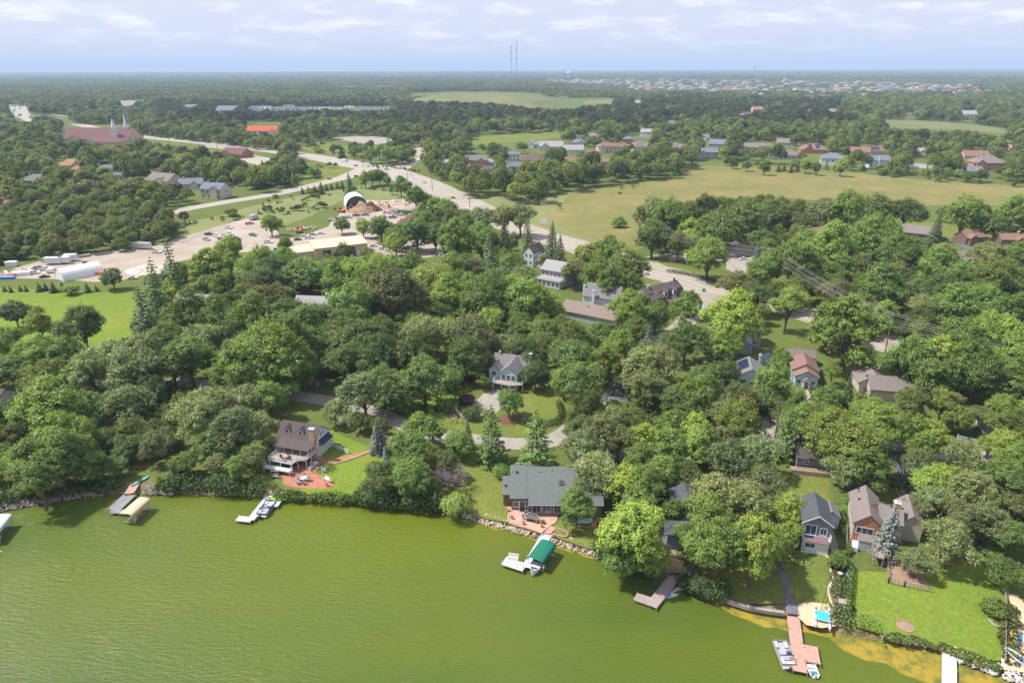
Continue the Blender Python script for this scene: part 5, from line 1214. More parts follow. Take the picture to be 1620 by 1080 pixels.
VH = [
 ('sedan', 540, 249, -12, 'dark', 'dark car highest on the highway before the crossing', G1), ('truck', 546, 256, -20, 'white', 'white box truck approaching the crossing', G1),
 ('sedan', 563, 263, -20, 'blue', 'dark blue car waiting behind the white truck lane', G1), ('sedan', 575, 257, -12, 'dark', 'dark sedan in the outer lane before the crossing', G1),
 ('sedan', 584, 264, -14, 'white', 'white sedan mid-way to the signal masts', G1), ('suv', 598, 266, -60, 'dark', 'small dark suv just before the signal masts', G1),
 ('pickup', 612, 269, 15, 'silver', 'silver pickup with trailer inside the crossing', G1), ('sedan', 651, 277, -30, 'white', 'white car leaving the crossing eastwards', G1),
 ('sedan', 672, 290, -33, 'silver', 'silver car on the broad highway past the crossing', G1), ('sedan', 717, 314, -36, 'maroon', 'maroon car alone on the highway', G1),
 ('sedan', 521, 284, 12, 'dark', 'dark car on the branch road among trees', G1), ('suv', 564, 280, 22, 'dark', 'dark suv turning off the crossing behind the pines', G1),
 ('truck', 402, 347, 75, 'silver', 'grey box truck at the corner of the gravel yard', G2), ('pickup', 395, 355, 20, 'red', 'red pickup beside the grey box truck', G2),
 ('pickup', 343, 375, -35, 'white', 'white pickup first in the yard row', G2), ('pickup', 355, 373, -35, 'white', 'white pickup second in the yard row', G2), ('suv', 364, 371, -30, 'white', 'white suv last in the yard row', G2),
 ('pickup', 362, 361, -25, 'white', 'white pickup with dark bed nearer the meadow edge', G2), ('pickup', 400, 373, -30, 'teal', 'teal pickup near the island of bushes', G2),
 ('pickup', 331, 372, -10, 'dark', 'dark flatbed left of the yard row', G2), ('pickup', 248, 400, -12, 'white', 'white truck with dark cab hitched to the silver trailer', G2),
 ('van', 84, 431, 28, 'white', 'white van nearest the ribbed tent', G2), ('pickup', 72, 427, 30, 'white', 'white pickup between van and silver suv', G2), ('suv', 62, 425, 30, 'silver', 'silver suv leftmost by the white tent', G2),
 ('suv', 136, 419, -40, 'dark', 'dark suv behind the ribbed tent', G2), ('sedan', 242, 425, 10, 'silver', 'silver car beside the pale gravel pile', G2), ('sedan', 210, 441, 10, 'white', 'white car half hidden by pines at the lawn edge', G2),
 ('sedan', 71, 439, 20, 'dark', 'dark flat car low behind the young spruces', G2),
 ('sedan', 482, 374, 10, 'white', 'white car behind the warehouse roof, first', G3), ('sedan', 495, 372, 10, 'silver', 'silver car behind the warehouse roof', G3), ('sedan', 508, 370, 10, 'white', 'white car behind the warehouse roof, third', G3),
 ('sedan', 460, 392, 30, 'silver', 'silver car at the west end of the warehouse', G3), ('sedan', 591, 390, 15, 'white', 'white car at the east corner of the warehouse', G3),
 ('sedan', 606, 395, -20, 'silver', 'silver car among trees east of the warehouse', G3), ('sedan', 615, 398, -15, 'white', 'white car in the tree gap, westmost', G3), ('suv', 625, 396, -15, 'silver', 'silver suv in the tree gap', G3),
 ('sedan', 655, 390, 20, 'blue', 'blue car in the tree shade row', G3), ('sedan', 665, 388, 20, 'silver', 'silver car second in the tree shade row', G3), ('suv', 680, 383, 20, 'white', 'white suv brightest in the tree shade row', G3), ('sedan', 691, 381, 20, 'blue', 'blue car last in the tree shade row', G3),
 ('sedan', 695, 399, 40, 'white', 'white car on the bright strip under the woods', G3), ('suv', 700, 405, 40, 'silver', 'silver car nearest on the bright strip', G3),
 ('pickup', 524, 349, 10, 'white', 'white pickup below the dark bushes of the stone yard', G2), ('pickup', 551, 345, 10, 'silver', 'silver truck in the middle row of the stone yard', G2), ('pickup', 564, 342, 15, 'dark', 'dark truck beside the silver truck of the stone yard', G2), ('pickup', 578, 341, 15, 'grey', 'grey machine truck at the row end of the stone yard', G2),
 ('pickup', 621, 345, 15, 'blue', 'blue truck in front of the rubble heaps', G2), ('pickup', 631, 337, 15, 'blue', 'dark blue truck against the rubble heaps', G2),
 ('suv', 1151, 388, -15, 'red', 'bright red suv in the car park', G4), ('suv', 1166, 387, -15, 'white', 'white suv beside the red one', G4), ('sedan', 1177, 411, -10, 'white', 'white car beside the blue spruce', G4), ('suv', 1184, 418, 60, 'silver', 'silver car under the blue spruce', G4), ('suv', 1213, 389, 20, 'white', 'white car behind the large oak of the car park', G4),
 ('sedan', 1373, 588, -35, 'silver', 'silver car parked under trees behind the long beige house', None), ('sedan', 832, 427, 5, 'white', 'white car in front of the white farmhouse', None),
 ('suv', 1086, 471, 20, 'silver', 'pale car beside the gambrel-roofed house', None), ('sedan', 1593, 666, -10, 'silver', 'silver car shaded beside the east lane', None), ('sedan', 993, 530, -10, 'silver', 'silver car under the bright maple', None), ('suv', 611, 511, 0, 'silver', 'pale car glimpsed between the brown oak and the lane', None),
 ('sedan', 1210, 602, 10, 'dark', 'dark car beside the solar roof house', None), ('sedan', 10, 183, 0, 'white', 'white car far on the west highway', None)]
for v in VH: vehicle(*v)

for i_, (px, py, kd, cl, an, wh) in enumerate(((489, 377, 'pickup', 'white', 12, 'fourth behind the warehouse roof'), (471, 380, 'sedan', 'dark', 20, 'dark one at the stone shelf'), (533, 347, 'sedan', 'dark', 12, 'dark one between two trucks of the middle row'), (543, 346, 'pickup', 'teal', 12, 'teal one of the middle row'), (571, 347, 'pickup', 'white', 20, 'white one nearest the dark bushes'), (640, 349, 'pickup', 'grey', 25, 'grey one beside the container'), (612, 392, 'suv', 'dark', -20, 'dark one in the tree gap'), (635, 398, 'sedan', 'white', -10, 'white one under the bright trees'), (645, 393, 'pickup', 'silver', 20, 'silver one at the head of the tree shade row'), (672, 386, 'suv', 'dark', 20, 'dark one of the tree shade row'), (686, 398, 'pickup', 'white', 40, 'white one beyond the shade row'), (705, 401, 'sedan', 'dark', 40, 'dark one at the strip end'), (327, 380, 'pickup', 'silver', -30, 'silver one before the yard row'), (350, 380, 'suv', 'grey', -30, 'grey one before the yard row'), (120, 427, 'pickup', 'silver', 30, 'silver one against the ribbed tent'), (55, 433, 'suv', 'white', 20, 'white one at the scrap corner'), (425, 384, 'pickup', 'white', -10, 'white one alone by the turning circle'), (440, 396, 'suv', 'silver', 10, 'silver one near the warehouse lean-to'))):
    vehicle(kd, px, py, an, cl, f'{cl} {dict(sedan="car", suv="suv", pickup="pickup")[kd]}, the {wh}', 'vehicles crowded in the work yard')
rr = random.Random(4)
for k in range(16):
    y = 160 + k * 1.6; p = P(28 + rr.uniform(-11, 9) * (1 - .2 * (k > 8)), y)
    t = dup(VP[rr.choice(['sedan', 'suv', 'truck'])], (p.x, p.y, GZ + .1), R(90 + rr.uniform(-8, 8)), 'tiny far vehicle on the bright west highway', 'vehicles far away on the bright west highway')
    for c in t.children: c.color = CARC[rr.choice(['white', 'dark', 'red', 'silver'])]
# trailers and tents of the yard
def boxtrailer(px, py, ang, L, m, label, ribs=True):
    p = P(px, py); t = thing('trailer', label, 'trailer', (p.x, p.y, GZ), R(ang), 'trailers on the gravel yard')
    b = MB(); b.box(-L / 2, L / 2, -1.25, 1.25, .7, 3.2); b.build('body', m, t)
    if ribs:
        for k in range(int(L)): b = MB(); x = -L / 2 + .4 + k; b.box(x, x + .1, -1.3, -1.252, .75, 3.1); b.build('rib', m, t)
    for sy in (-1, 1):
        for x in (-.5, .5): b = MB(); b.tube((x, sy * 1.1 - .12, .38), (x, sy * 1.1 + .12, .38), .38, n=10); b.build('wheel', M_tyre, t)
    b = MB(); b.tube((L / 2, 0, .6), (L / 2 + 1.3, 0, .5), .08, n=4); b.build('drawbar', M_dark, t); EXC.append((p.x, p.y, L * .7)); EXC.append((p.x * .98, p.y * .98, 4)); return t
boxtrailer(225, 394, -10, 9, M_alu, 'long silver trailer at the north edge of the gravel yard')
boxtrailer(86, 418, 5, 7, M_trim, 'white box trailer, leftmost behind the vans', False); boxtrailer(103, 417, 5, 4.5, M_trim, 'short white box trailer in the middle behind the vans', False); boxtrailer(113, 413, 5, 5, M_trim, 'white box trailer, rightmost behind the vans', False)
def excavator(px, py, ang, col, label):
    p = P(px, py); t = thing('excavator', label, 'digger', (p.x, p.y, GZ), R(ang)); m = mat('machine_' + col, {'yellow': (.62, .33, .03), 'orange': (.6, .2, .03), 'green': (.05, .16, .10)}[col], rough=.5)
    for sy in (-1, 1): b = MB(); b.box(-1.8, 1.8, sy * 1.1 - .3, sy * 1.1 + .3, 0, .8); b.build('track', M_dark, t)
    b = MB(); b.box(-1.9, 1.2, -1.2, 1.2, .85, 1.9); b.build('body', m, t); b = MB(); b.box(-.2, 1.2, .1, 1.2, 1.92, 3.0); b.build('cab', M_glass, t)
    b = MB(); b.tube((1.2, -.4, 1.6), (3.6, -.4, 4.6), .25, n=4); b.tube((3.6, -.4, 4.6), (5.6, -.4, 2.2), .2, n=4); b.build('arm', m, t); b = MB(); b.box(5.2, 6.2, -.9, .1, 1.2, 2.2); b.build('bucket', M_dark, t)
    EXC.append((p.x, p.y, 4))
excavator(566, 335, 200, 'yellow', 'yellow digger under the arched hangar'); excavator(601, 331, 20, 'orange', 'orange loader before the tan sand heap'); excavator(541, 336, 150, 'orange', 'orange-red loader left of the yellow digger'); excavator(474, 368, 100, 'orange', 'small orange crane machine on the stone shelf')
# heaps
def heap(px, py, rx, ry, h, m, label, kind='stuff', seed=1, name='rubble_heap'):
    p = P(px, py); r_ = random.Random(seed * 31 + int(px)); mb = MB(); n = 22; vs = []
    for j in range(n + 1):
        for i in range(n + 1):
            u, v = i / n * 2 - 1, j / n * 2 - 1; d = max(0, 1 - math.sqrt(u * u + v * v)); vs.append((p.x + u * rx, p.y + v * ry, GZ - .1 + h * min(1, d * 1.25) ** .85 * (1 + .22 * math.sin(7 * u + px) * math.cos(6 * v)) + (r_.uniform(-.12, .12) * h * .5 if d > .02 else 0)))
    mb.add(vs, [(j * (n + 1) + i, j * (n + 1) + i + 1, (j + 1) * (n + 1) + i + 1, (j + 1) * (n + 1) + i) for j in range(n) for i in range(n)])
    o = mb.build(name, m); tag(o, label, 'heap', None, kind)
    if kind is None: del o['kind']
    for q in o.data.polygons: q.use_smooth = False
    EXC.append((p.x, p.y, max(rx, ry) * .9)); return o
M_tan = mat('tan_soil', (.28, .19, .12), rough=1, var=.3, scale=.4, wpos=True); M_dk = mat('dark_mulch', (.12, .07, .045), rough=1, var=.35, scale=.5, wpos=True); M_pile = mat('pale_rubble', (.46, .42, .37), rough=1, var=.3, scale=.5, wpos=True)
def heap2(*a, **k): o = heap(*a, **k, name='soil_heap'); del o['kind']; return o
heap2(574, 334, 9, 8, 5, M_tan, 'tan-brown soil heap directly right of the arched hangar'); heap2(585, 333, 8, 6, 4.6, M_dk, 'dark soil heap in the middle of the stone yard'); heap2(600, 330, 9, 6, 2.6, mat('orange_sand', (.38, .26, .17)), 'low orange sand heap behind the loader')
heap2(676, 352, 17, 12, 7, M_dk, 'big brown mulch heap at the east end of the stone yard'); heap2(694, 354, 8, 9, 4, M_tan, 'tan patch heap beside the big mulch heap'); heap2(240, 428, 11, 7, 2.6, M_pile, 'pale gravel pile at the tall pines'); heap2(1218, 394, 3, 3, 1, mat('green_cover', (.05, .35, .2)), 'green tarp heap behind the oak of the car park')
def boulders(name, pts, n, s0, s1, m, label, seed=2, sink=.3, z=GZ):
    """a scatter of angular blocks on a polygonal band of (x, y, z) points: one uncountable mass"""
    r_ = random.Random(seed); vs, fs = [], []
    for k in range(n):
        i = r_.randrange(len(pts) - 1); t_ = r_.random(); a, b = pts[i], pts[i + 1]; w = r_.uniform(-1, 1)
        c = Vector(a[:3]).lerp(Vector(b[:3]), t_); dirv = (Vector(b[:3]) - Vector(a[:3])); dirv.z = 0; dirv.normalize(); nn = Vector((-dirv.y, dirv.x, 0))
        c += nn * w * a[3]; c.z = a[2] + (w * a[4]); s = s0 + (s1 - s0) * r_.random() ** 2
        o_ = len(vs); ax = [Vector((r_.uniform(-1, 1), r_.uniform(-1, 1), r_.uniform(-1, 1))).normalized() for _ in range(1)][0]
        q = Matrix.Rotation(r_.uniform(0, 6), 3, ax)
        for vv in ((1, 0, .1), (.1, 1, 0), (-1, .1, 0), (0, -1, .1), (.1, 0, .75), (0, .1, -.75), (.7, .7, .35), (-.7, -.6, .3)):
            p_ = q @ Vector((vv[0] * s * r_.uniform(.7, 1.2), vv[1] * s * r_.uniform(.6, 1.1), vv[2] * s)); vs.append(tuple(c + p_ + Vector((0, 0, s * .2))))
        for f in ((0, 6, 4), (6, 1, 4), (1, 2, 4), (2, 7, 4), (7, 3, 4), (3, 0, 4), (6, 0, 5), (1, 6, 5), (2, 1, 5), (7, 2, 5), (3, 7, 5), (0, 3, 5)): fs.append(tuple(o_ + i_ for i_ in f))
    me = bpy.data.meshes.new(name); me.from_pydata(vs, [], fs); me.materials.append(m); me.update()
    o = link(bpy.data.objects.new(name, me)); tag(o, label, None, None, 'stuff'); return o
def bandpts(pix, half, dzn=0.0, z=.5):
    return [tuple(P(x, y, z)) + (half, dzn) for x, y in pix]
M_rip = mat('shore_stone', (.38, .32, .235), rough=.95, var=.32, scale=.6, wpos=True); M_rip2 = mat('grey_shore_stone', (.27, .245, .22), rough=.95, var=.32, scale=.6, wpos=True)
boulders('riprap', bandpts([(735, 809), (770, 822), (805, 832), (835, 839), (870, 850), (910, 862), (950, 876)], 1.0, .42, .5), 1100, .14, .38, M_rip, 'tan boulders lining the shore below the green-roofed cottage')
boulders('riprap', bandpts([(-60, 811), (0, 803), (60, 792), (120, 781), (165, 777)], 1.0, .4, .5), 900, .14, .38, M_rip2, 'grey boulders along the west shore', 3)
boulders('riprap', bandpts([(228, 775), (250, 776), (275, 777)], 1.0, .4, .6), 160, .2, .45, M_rip2, 'stones beside the tan boat lift dock', 4)
boulders('riprap', bandpts([(300, 778), (400, 782), (560, 790)], .5, .2, .5), 190, .15, .32, M_rip, 'scattered stones under the lake house shrubs', 5)
boulders('riprap', bandpts([(1505, 1033), (1550, 1050), (1580, 1060), (1620, 1074)], .9, .3, .6), 260, .15, .4, mat('white_stone', (.48, .46, .43), var=.2), 'white stones at the east shore corner', 6)
boulders('riprap', bandpts([(1395, 1008), (1440, 1015), (1490, 1026)], .35, .1, .7), 70, .12, .28, MATS['white_stone'], 'sparse white stones edging the east lawn', 7)
boulders('riprap', bandpts([(1080, 898), (1090, 915), (1098, 925)], 1.5, .3, .7), 120, .2, .5, M_rip, 'pale stones at the foot of the large willow', 8)
boulders('rubble', bandpts([(590, 325), (610, 321), (640, 322), (660, 328), (690, 338)], 4.5, .5, 1.3), 420, .5, 1.4, M_pile, 'pale stone rubble along the back of the stone yard', 9)
boulders('rubble', bandpts([(615, 334), (640, 340), (665, 338), (700, 348)], 5, .5, 1.4), 300, .4, 1.5, M_rip2, 'grey and dark rubble strip of the stone yard', 10)
boulders('rubble', bandpts([(455, 364), (500, 360)], 3, .2, 1.3), 120, .4, 1.1, M_rip, 'stacked stone slabs by the yard shelf', 11)
boulders('rubble', bandpts([(-10, 437), (30, 430), (52, 428)], 5, .2, 1.3), 150, .4, 1.2, mat('mixed_scrap', (.45, .33, .25), scale=.35, col2=(.62, .60, .58), wpos=True), 'mixed scrap piled at the yard corner', 12)
def block(name, cat, px, py, sx, sy, sz, ang, m, label, lid=None):
    p = P(px, py); t = thing(name, label, cat, (p.x, p.y, GZ), R(ang)); b = MB(); b.box(-sx / 2, sx / 2, -sy / 2, sy / 2, 0, sz); b.build('body', m, t)
    b = MB(); b.box(-sx / 2 - .08, sx / 2 + .08, -sy / 2 - .08, sy / 2 + .08, sz + .004, sz + .12); b.build('lid', lid or m, t); EXC.append((p.x, p.y, max(sx, sy) * .8)); return t
M_bt, M_ot, M_wt = mat('blue_tarp', (.12, .25, .55)), mat('orange_tarp', (.62, .20, .10)), MATS['white_tarp']
for a in ((150, 431, 6, 3, 1.6, 30, M_bt, 'blue tarp covered stack right of the tent'), (156, 434, 7, 2.5, 1.2, 12, M_ot, 'orange-red tarp covered stack right of the tent'), (143, 433, 5, 2.4, 1.2, 30, M_wt, 'white sheeted stack next to the blue tarp'),
          (36, 435, 6, 3, 1.4, 20, M_wt, 'pale sheeted stack left of the vans'), (17, 437, 5, 2.2, 1, 15, M_ot, 'orange stack at the yard corner'), (8, 441, 7, 2.4, .9, 5, M_bt, 'dark blue sheeted stack at the lawn corner'), (19, 421, 4, 2.6, 2, 10, M_wt, 'white tank by the dark trees')):
    block('covered_stack', 'stack', *a[:7], a[7])
for a in ((648, 340, 14, 3, 2.4, -22, mat('green_container', (.05, .14, .11)), 'long dark green container in the rubble'), (662, 346, 13, 2.6, 2.2, 10, mat('rust_container', (.30, .10, .06)), 'rust-red container at the mulch heap'), (668, 336, 9, 3, 1.6, -10, M_bt, 'blue-grey load behind the rust-red container')):
    block('container', 'container', *a[:7], a[7])
for a in ((1102, 407, 'small'),): pass
# planters round the turning circle in the yard
# ------------------------------------------------------------------ poles, wires, lamps
M_pole = mat('pole_wood', (.17, .13, .10), rough=.9, var=.2)
def pole(px, pyb, h, label, arms=2, ang=0, group=None, m=None, name='utility_pole', aw=1.3):
    p = P(px, pyb); t = thing(name, label, 'utility pole', (p.x, p.y, GZ), R(ang), group)
    b = MB(); b.tube((0, 0, -.2), (0, 0, h), .22, .14, 8); b.build('pole', m or M_pole, t)
    for k in range(arms):
        z_ = h - .4 - k * 1.6; b = MB(); b.box(-aw, aw, -.09, .09, z_, z_ + .18); b.build('crossarm', m or M_pole, t)
        for x in (-aw + .1, -aw * .35, aw * .35, aw - .1): b2 = MB(); b2.tube((x, 0, z_ + .18), (x, 0, z_ + .42), .06, n=5); b2.build('insulator', M_trimg, t)
    EXC.append((p.x, p.y - 3, 2)); return Vector((p.x, p.y, GZ + h))
tops = []
PL = [(1045, 414, 15, 'grey utility pole at the side road before the woods'), (1214, 452, 15, 'utility pole among oaks east of the car park'), (1399, 562, 13, 'tall dark utility pole with crossarms standing above the east woods')]
for k, (x, y, h, l) in enumerate(PL): tops.append(pole(x, y, h, l, 3, 70, 'utility poles along the highway'))
d_ = tops[2] - tops[1]; tops.append(tops[2] + Vector((62, -70, 0))); 
p_ = tops[3]; t = thing('utility_pole', 'utility pole far right of the highway beyond the frame', 'utility pole', (p_.x, p_.y, GZ), 0, 'utility poles along the highway') if False else None
def wire(p, q, sag, m, label, r=.07):
    pts = [p.lerp(q, i / 14) - Vector((0, 0, sag * 4 * (i / 14) * (1 - i / 14))) for i in range(15)]
    b = MB(); b.path(pts, r, r, 4); o = b.build('power_line', m); tag(o, label, 'wire', 'wires strung between the utility poles'); return o
M_wire = mat('wire_grey', (.20, .20, .21), rough=.5)
nm_ = ['topmost inner', 'topmost outer', 'second inner', 'second outer', 'third inner', 'third outer']
for s_ in range(3):
    for k in range(6):
        off = Vector((.5, 1.15, 0)).normalized() * (1.2 if k % 2 else -1.2); dz = Vector((0, 0, -.1 - (k // 2) * 1.6))
        wire(tops[s_] + off + dz, tops[s_ + 1] + off + dz, 1.4, M_wire, f'{nm_[k]} wire of the {["northern", "middle", "eastern"][s_]} span beside the highway')
for i, (x, y, h, l) in enumerate(((743, 327, 12, 'thin pole on the verge nearest the maroon car'), (684, 302, 12, 'thin pole by the highway between two cars'), (645, 290, 11, 'light pole at the crossing corner'), (316, 235, 13, 'pole beside the far west highway verge'), (247, 232, 13, 'pole right of the church by the highway'), (270, 238, 12, 'pole in front of the roadside trees'), (344, 240, 12, 'pole at the roadside car park'), (1188, 463, 9, 'slim pole beside the grassy island'), (282, 330, 10, 'slim pole at the branch road end'))):
    pole(x, y, h, l, 1, 40, 'thin poles along the highway')
M_sig = mat('signal_grey', (.45, .47, .46), rough=.5)
def signal(px, py, ang, arm, label):
    p = P(px, py); t = thing('traffic_signal', label, 'traffic signal', (p.x, p.y, GZ), R(ang), 'signal masts at the crossing')
    b = MB(); b.tube((0, 0, 0), (0, 0, 9), .2, .13, 8); b.build('pole', M_sig, t); b = MB(); b.tube((0, 0, 6.2), (arm, 0, 6.8), .13, .08, 6); b.build('arm', M_sig, t)
    for f_ in (.5, .9): b = MB(); b.box(arm * f_ - .22, arm * f_ + .22, -.18, .18, 5.6, 6.7); b.build('signal_head', M_dark, t)
signal(613, 262, 190, 13, 'signal mast with long arm at the far kerb of the crossing'); signal(605, 279, 100, 10, 'signal mast at the near kerb of the crossing'); signal(661, 268, 250, 11, 'signal mast at the park road corner'); signal(575, 276, 20, 9, 'signal mast on the grass wedge')
def lamp(px, py, h, label):
    p = P(px, py); t = thing('street_lamp', label, 'street lamp', (p.x, p.y, GZ), 0); b = MB(); b.tube((0, 0, 0), (0, 0, h), .08, .06, 6); b.build('pole', M_pole, t); b = MB(); b.tube((0, 0, h), (0, 0, h + .45), .2, .26, 8); b.build('lamp_head', M_trim, t); b = MB(); b.tube((0, 0, h + .45), (0, 0, h + .6), .28, .1, 8); b.build('lamp_cap', M_dark, t)
lamp(911, 682, 3.6, 'dark garden lamp post at the lane bend below the round hedge'); 
pole(992, 628, 7, 'slim wooden pole at the shaded driveway edge', 0, 0); pole(1226, 694, 9.5, 'dark utility pole beside the narrow drive and blue spruce', 1, 0)
b_p = P(433, 760); t = thing('flagpole', 'white wooden post with small banner on the brick patio', 'post', (b_p.x, b_p.y, GZ), R(-17)) if False else None
p = P(511, 757); t = thing('post_sign', 'white post with a small hanging banner beside the patio', 'post', (p.x, p.y, GZ), R(-17)); b = MB(); b.tube((0, 0, 0), (0, 0, 3), .08, n=6); b.build('pole', M_trim, t); b = MB(); b.box(0.05, 1.0, -.04, .04, 2.0, 2.8); b.build('banner', M_trimg, t)
p = P(860, 357); t = thing('sign', 'small white board sign at the meadow corner of the highway', 'sign', (p.x, p.y, GZ), R(-20)); b = MB(); b.box(-1.8, 1.8, -.1, .1, 1, 3.6); b.build('board', M_trim, t); b = MB(); b.tube((-1.6, 0.2, 0), (-1.6, .2, 2.5), .1, n=5); b.tube((1.6, .2, 0), (1.6, .2, 2.5), .1, n=5); b.build('post', M_wood, t)
# ------------------------------------------------------------------ fences
def fence(px_pts, label, h=1.1, m=None, pick=.22, name='fence', z=GZ, slat=True, cat='fence'):
    w = [P(x, y, z) for x, y in px_pts]; o0 = w[0]; t = thing(name, label, cat, (o0.x, o0.y, z))
    q = [v - o0 for v in w]; m = m or M_trim
    for i in range(len(q) - 1):
        a, b_ = q[i], q[i + 1]; L = (b_ - a).length; d = (b_ - a).normalized(); n = max(1, int(L / 2.4))
        for k in range(n + 1):
            c = a + d * (L * k / n); b = MB(); b.box(c.x - .07, c.x + .07, c.y - .07, c.y + .07, -.1, h + .12); b.build('post', m, t)
        for zz in (.25, h - .2):
            b = MB(); b.tube((a.x, a.y, zz), (b_.x, b_.y, zz), .045, n=4); b.build('rail', m, t)
        if slat:
            k_ = int(L / pick); base = None; a_ = math.atan2(d.y, d.x)
            for k in range(k_):
                c = a + d * (L * (k + .5) / k_)
                if base is None: b = MB(); b.box(-.055, .055, -.02, .02, .08, h); base = b.build('picket', m, t); base.location = c; base.rotation_euler = (0, 0, a_)
                else: o = base.copy(); COL.objects.link(o); o.parent = t; o.location = c
    return t
fence([(524, 705), (531, 709), (543, 714), (552, 718)], 'short white picket fence beside the brick path of the lake house', 1.1)
fence([(517, 655), (532, 663), (553, 672)], 'white picket fence behind the lake house lawn', 1.2); fence([(611, 694), (620, 698), (628, 697)], 'small white gate fence beside the dark spruce', 1.1)
fence([(1514, 695), (1530, 699), (1550, 703)], 'pale blue-white picket fence on the east lane verge', 1.2)
fence([(1403, 893), (1405, 922), (1430, 928), (1470, 936)], 'grey post-and-rail fence round the mulched bed', 1.1, M_wood, .5); fence([(1403, 893), (1430, 896), (1448, 897)], 'grey board fence behind the mulched bed', 1.5, M_wood, .3)
fence([(1589, 935), (1591, 965), (1590, 1000), (1589, 1048)], 'thin brown fence along the east edge of the bright lawn', 1.0, M_wood, .5)
fence([(1341, 790), (1340, 830), (1338, 868)], 'brown fence between bungalow and garden strip', 1.4, M_wood, .3); fence([(1222, 711), (1236, 714), (1250, 715)], 'pale rail fence left of the blue-grey garage', 1.0, M_trimg, .4)
fence([(1305, 556), (1318, 557)], 'brown fence panel right of the light blue outbuilding', 1.5, M_wood, .3); fence([(1388, 780), (1402, 782)], 'grey fence between the bungalow wings', 1.4, M_wood, .3)
fence([(1048, 402), (1030, 412), (1022, 412)], 'guard rail at the side road', .8, M_trimg, 1, slat=False); fence([(951, 636), (962, 622), (974, 611)], 'thin rail along the shaded driveway', .8, M_wood, .6, slat=False)
fence([(1150, 387), (1186, 385)], 'low fence at the back of the car park', 1.0, M_wood, .8, slat=False)
fence([(138, 405), (200, 397), (240, 392), (290, 384), (330, 366)], 'row of white marker posts at the back of the gravel yard', .9, M_trim, 1, slat=False)
def curb_wall(name, pix, h, w, m, label, z=GZ, n_sub=1, cat='wall'):
    q = smooth([P(x, y, z) for x, y in pix], 6); o0 = q[0]; t = thing(name, label, cat, (o0.x, o0.y, z)); base = 0
    for c in range(int(h / .3) or 1):
        for i in range(len(q) - 1):
            a, b_ = q[i] - o0, q[i + 1] - o0; d = (b_ - a); L = d.length
            if L < .05: continue
            nb = max(1, round(L / .9))
            for k in range(nb):
                a1 = a + d * (k / nb + .01); b1 = a + d * ((k + 1) / nb - .01); nn = Vector((-d.y, d.x, 0)).normalized() * w / 2
                z0 = c * min(.3, h) + .004 * (c > 0); z1 = z0 + min(.3, h) - .012
                b = MB(); b.prism([(a1 - nn)[:2], (b1 - nn)[:2], (b1 + nn)[:2], (a1 + nn)[:2]], z0, z1); b.build('block', m, t)
    return t
curb_wall('retaining_wall', [(723, 640), (722, 652), (732, 662), (748, 664), (765, 660)], .9, .5, mat('taupe_blocks', (.36, .27, .23), var=.15), 'curved taupe block wall holding the shrub bed beside the driveway')
curb_wall('garden_kerb', [(1292, 876), (1308, 880), (1313, 890), (1314, 905), (1318, 915), (1311, 930), (1312, 945), (1319, 962)], .25, .3, M_sand, 'winding tan stone edging of the mulch strip')
curb_wall('seawall', [(1128, 943), (1150, 952), (1180, 962), (1210, 968), (1240, 972)], .6, .6, M_rip2, 'low grey stone seawall beside the red-brown dock', .6)
curb_wall('garden_kerb', [(520, 737), (550, 728), (575, 719), (600, 706), (614, 697)], .25, .25, M_rip, 'low stone edging of the brick path', )
curb_wall('garden_kerb', [(1563, 980), (1575, 990), (1589, 993)], .25, .25, M_wood, 'short curved kerb at the corner shrub')
p = P(718, 661); t = thing('fire_pit', 'small round stone fire pit on the lawn below the terrace', 'fire pit', (p.x, p.y, GZ)); 
for k in range(10): a = k * .628; b = MB(); b.box(.65 + -.14, .65 + .14, -.2, .2, 0, .3); o = b.build('stone', M_stone, t); o.rotation_euler = (0, 0, a)
b = MB(); b.tube((0, 0, 0), (0, 0, .1), .5, n=12); b.build('ash', M_dark, t)
p = P(1432, 990); t = thing('fire_pit', 'low round tan fire ring worn into the bright east lawn', 'fire pit', (p.x, p.y, GZ)); b = MB(); b.tube((0, 0, 0), (0, 0, .06), 1.5, n=20); b.build('gravel_base', M_mulch, t); t.scale = (.85,) * 3
for k in range(16): a = k * math.pi / 8; b = MB(); b.box(1.2, 1.5, -.24, .24, .0, .14); o = b.build('stone', M_tan, t); o.rotation_euler = (0, 0, a)
# terrace of the cottage: paving, kerb, steps, furniture
PT = [(803, 802), (834, 802), (836, 806), (872, 806), (884, 812), (880, 826), (871, 832), (858, 842), (834, 834), (808, 826), (804, 814)]
pq = [P(x, y, GZ) for x, y in PT]
b = MB(); b.prism([(v.x, v.y) for v in pq], GZ - .3, GZ + .14); b.build('patio', M_paver, kind='structure')
curb_wall('terrace_edge', [(804, 816), (808, 828), (834, 836), (858, 844)], .34, .3, M_paver, 'pink block edge of the lakeside terrace')
b = MB(); pq2 = [P(x, y, GZ) for x, y in ((861, 842), (871, 832), (880, 835), (871, 844))]; b.prism([(v.x, v.y) for v in pq2], GZ - .3, GZ + .08); o = b.build('landing', M_redwood); tag(o, 'pink-brown wooden landing where the white dock starts', 'landing')
curb_wall('planter_wall', [(880, 836), (898, 843), (894, 850), (873, 845)], .34, .2, M_redwood, 'timber edging of the empty planting box beside the landing')
CP = [None]; M_sofa = mat('dark_patio_frame', (.12, .09, .08))
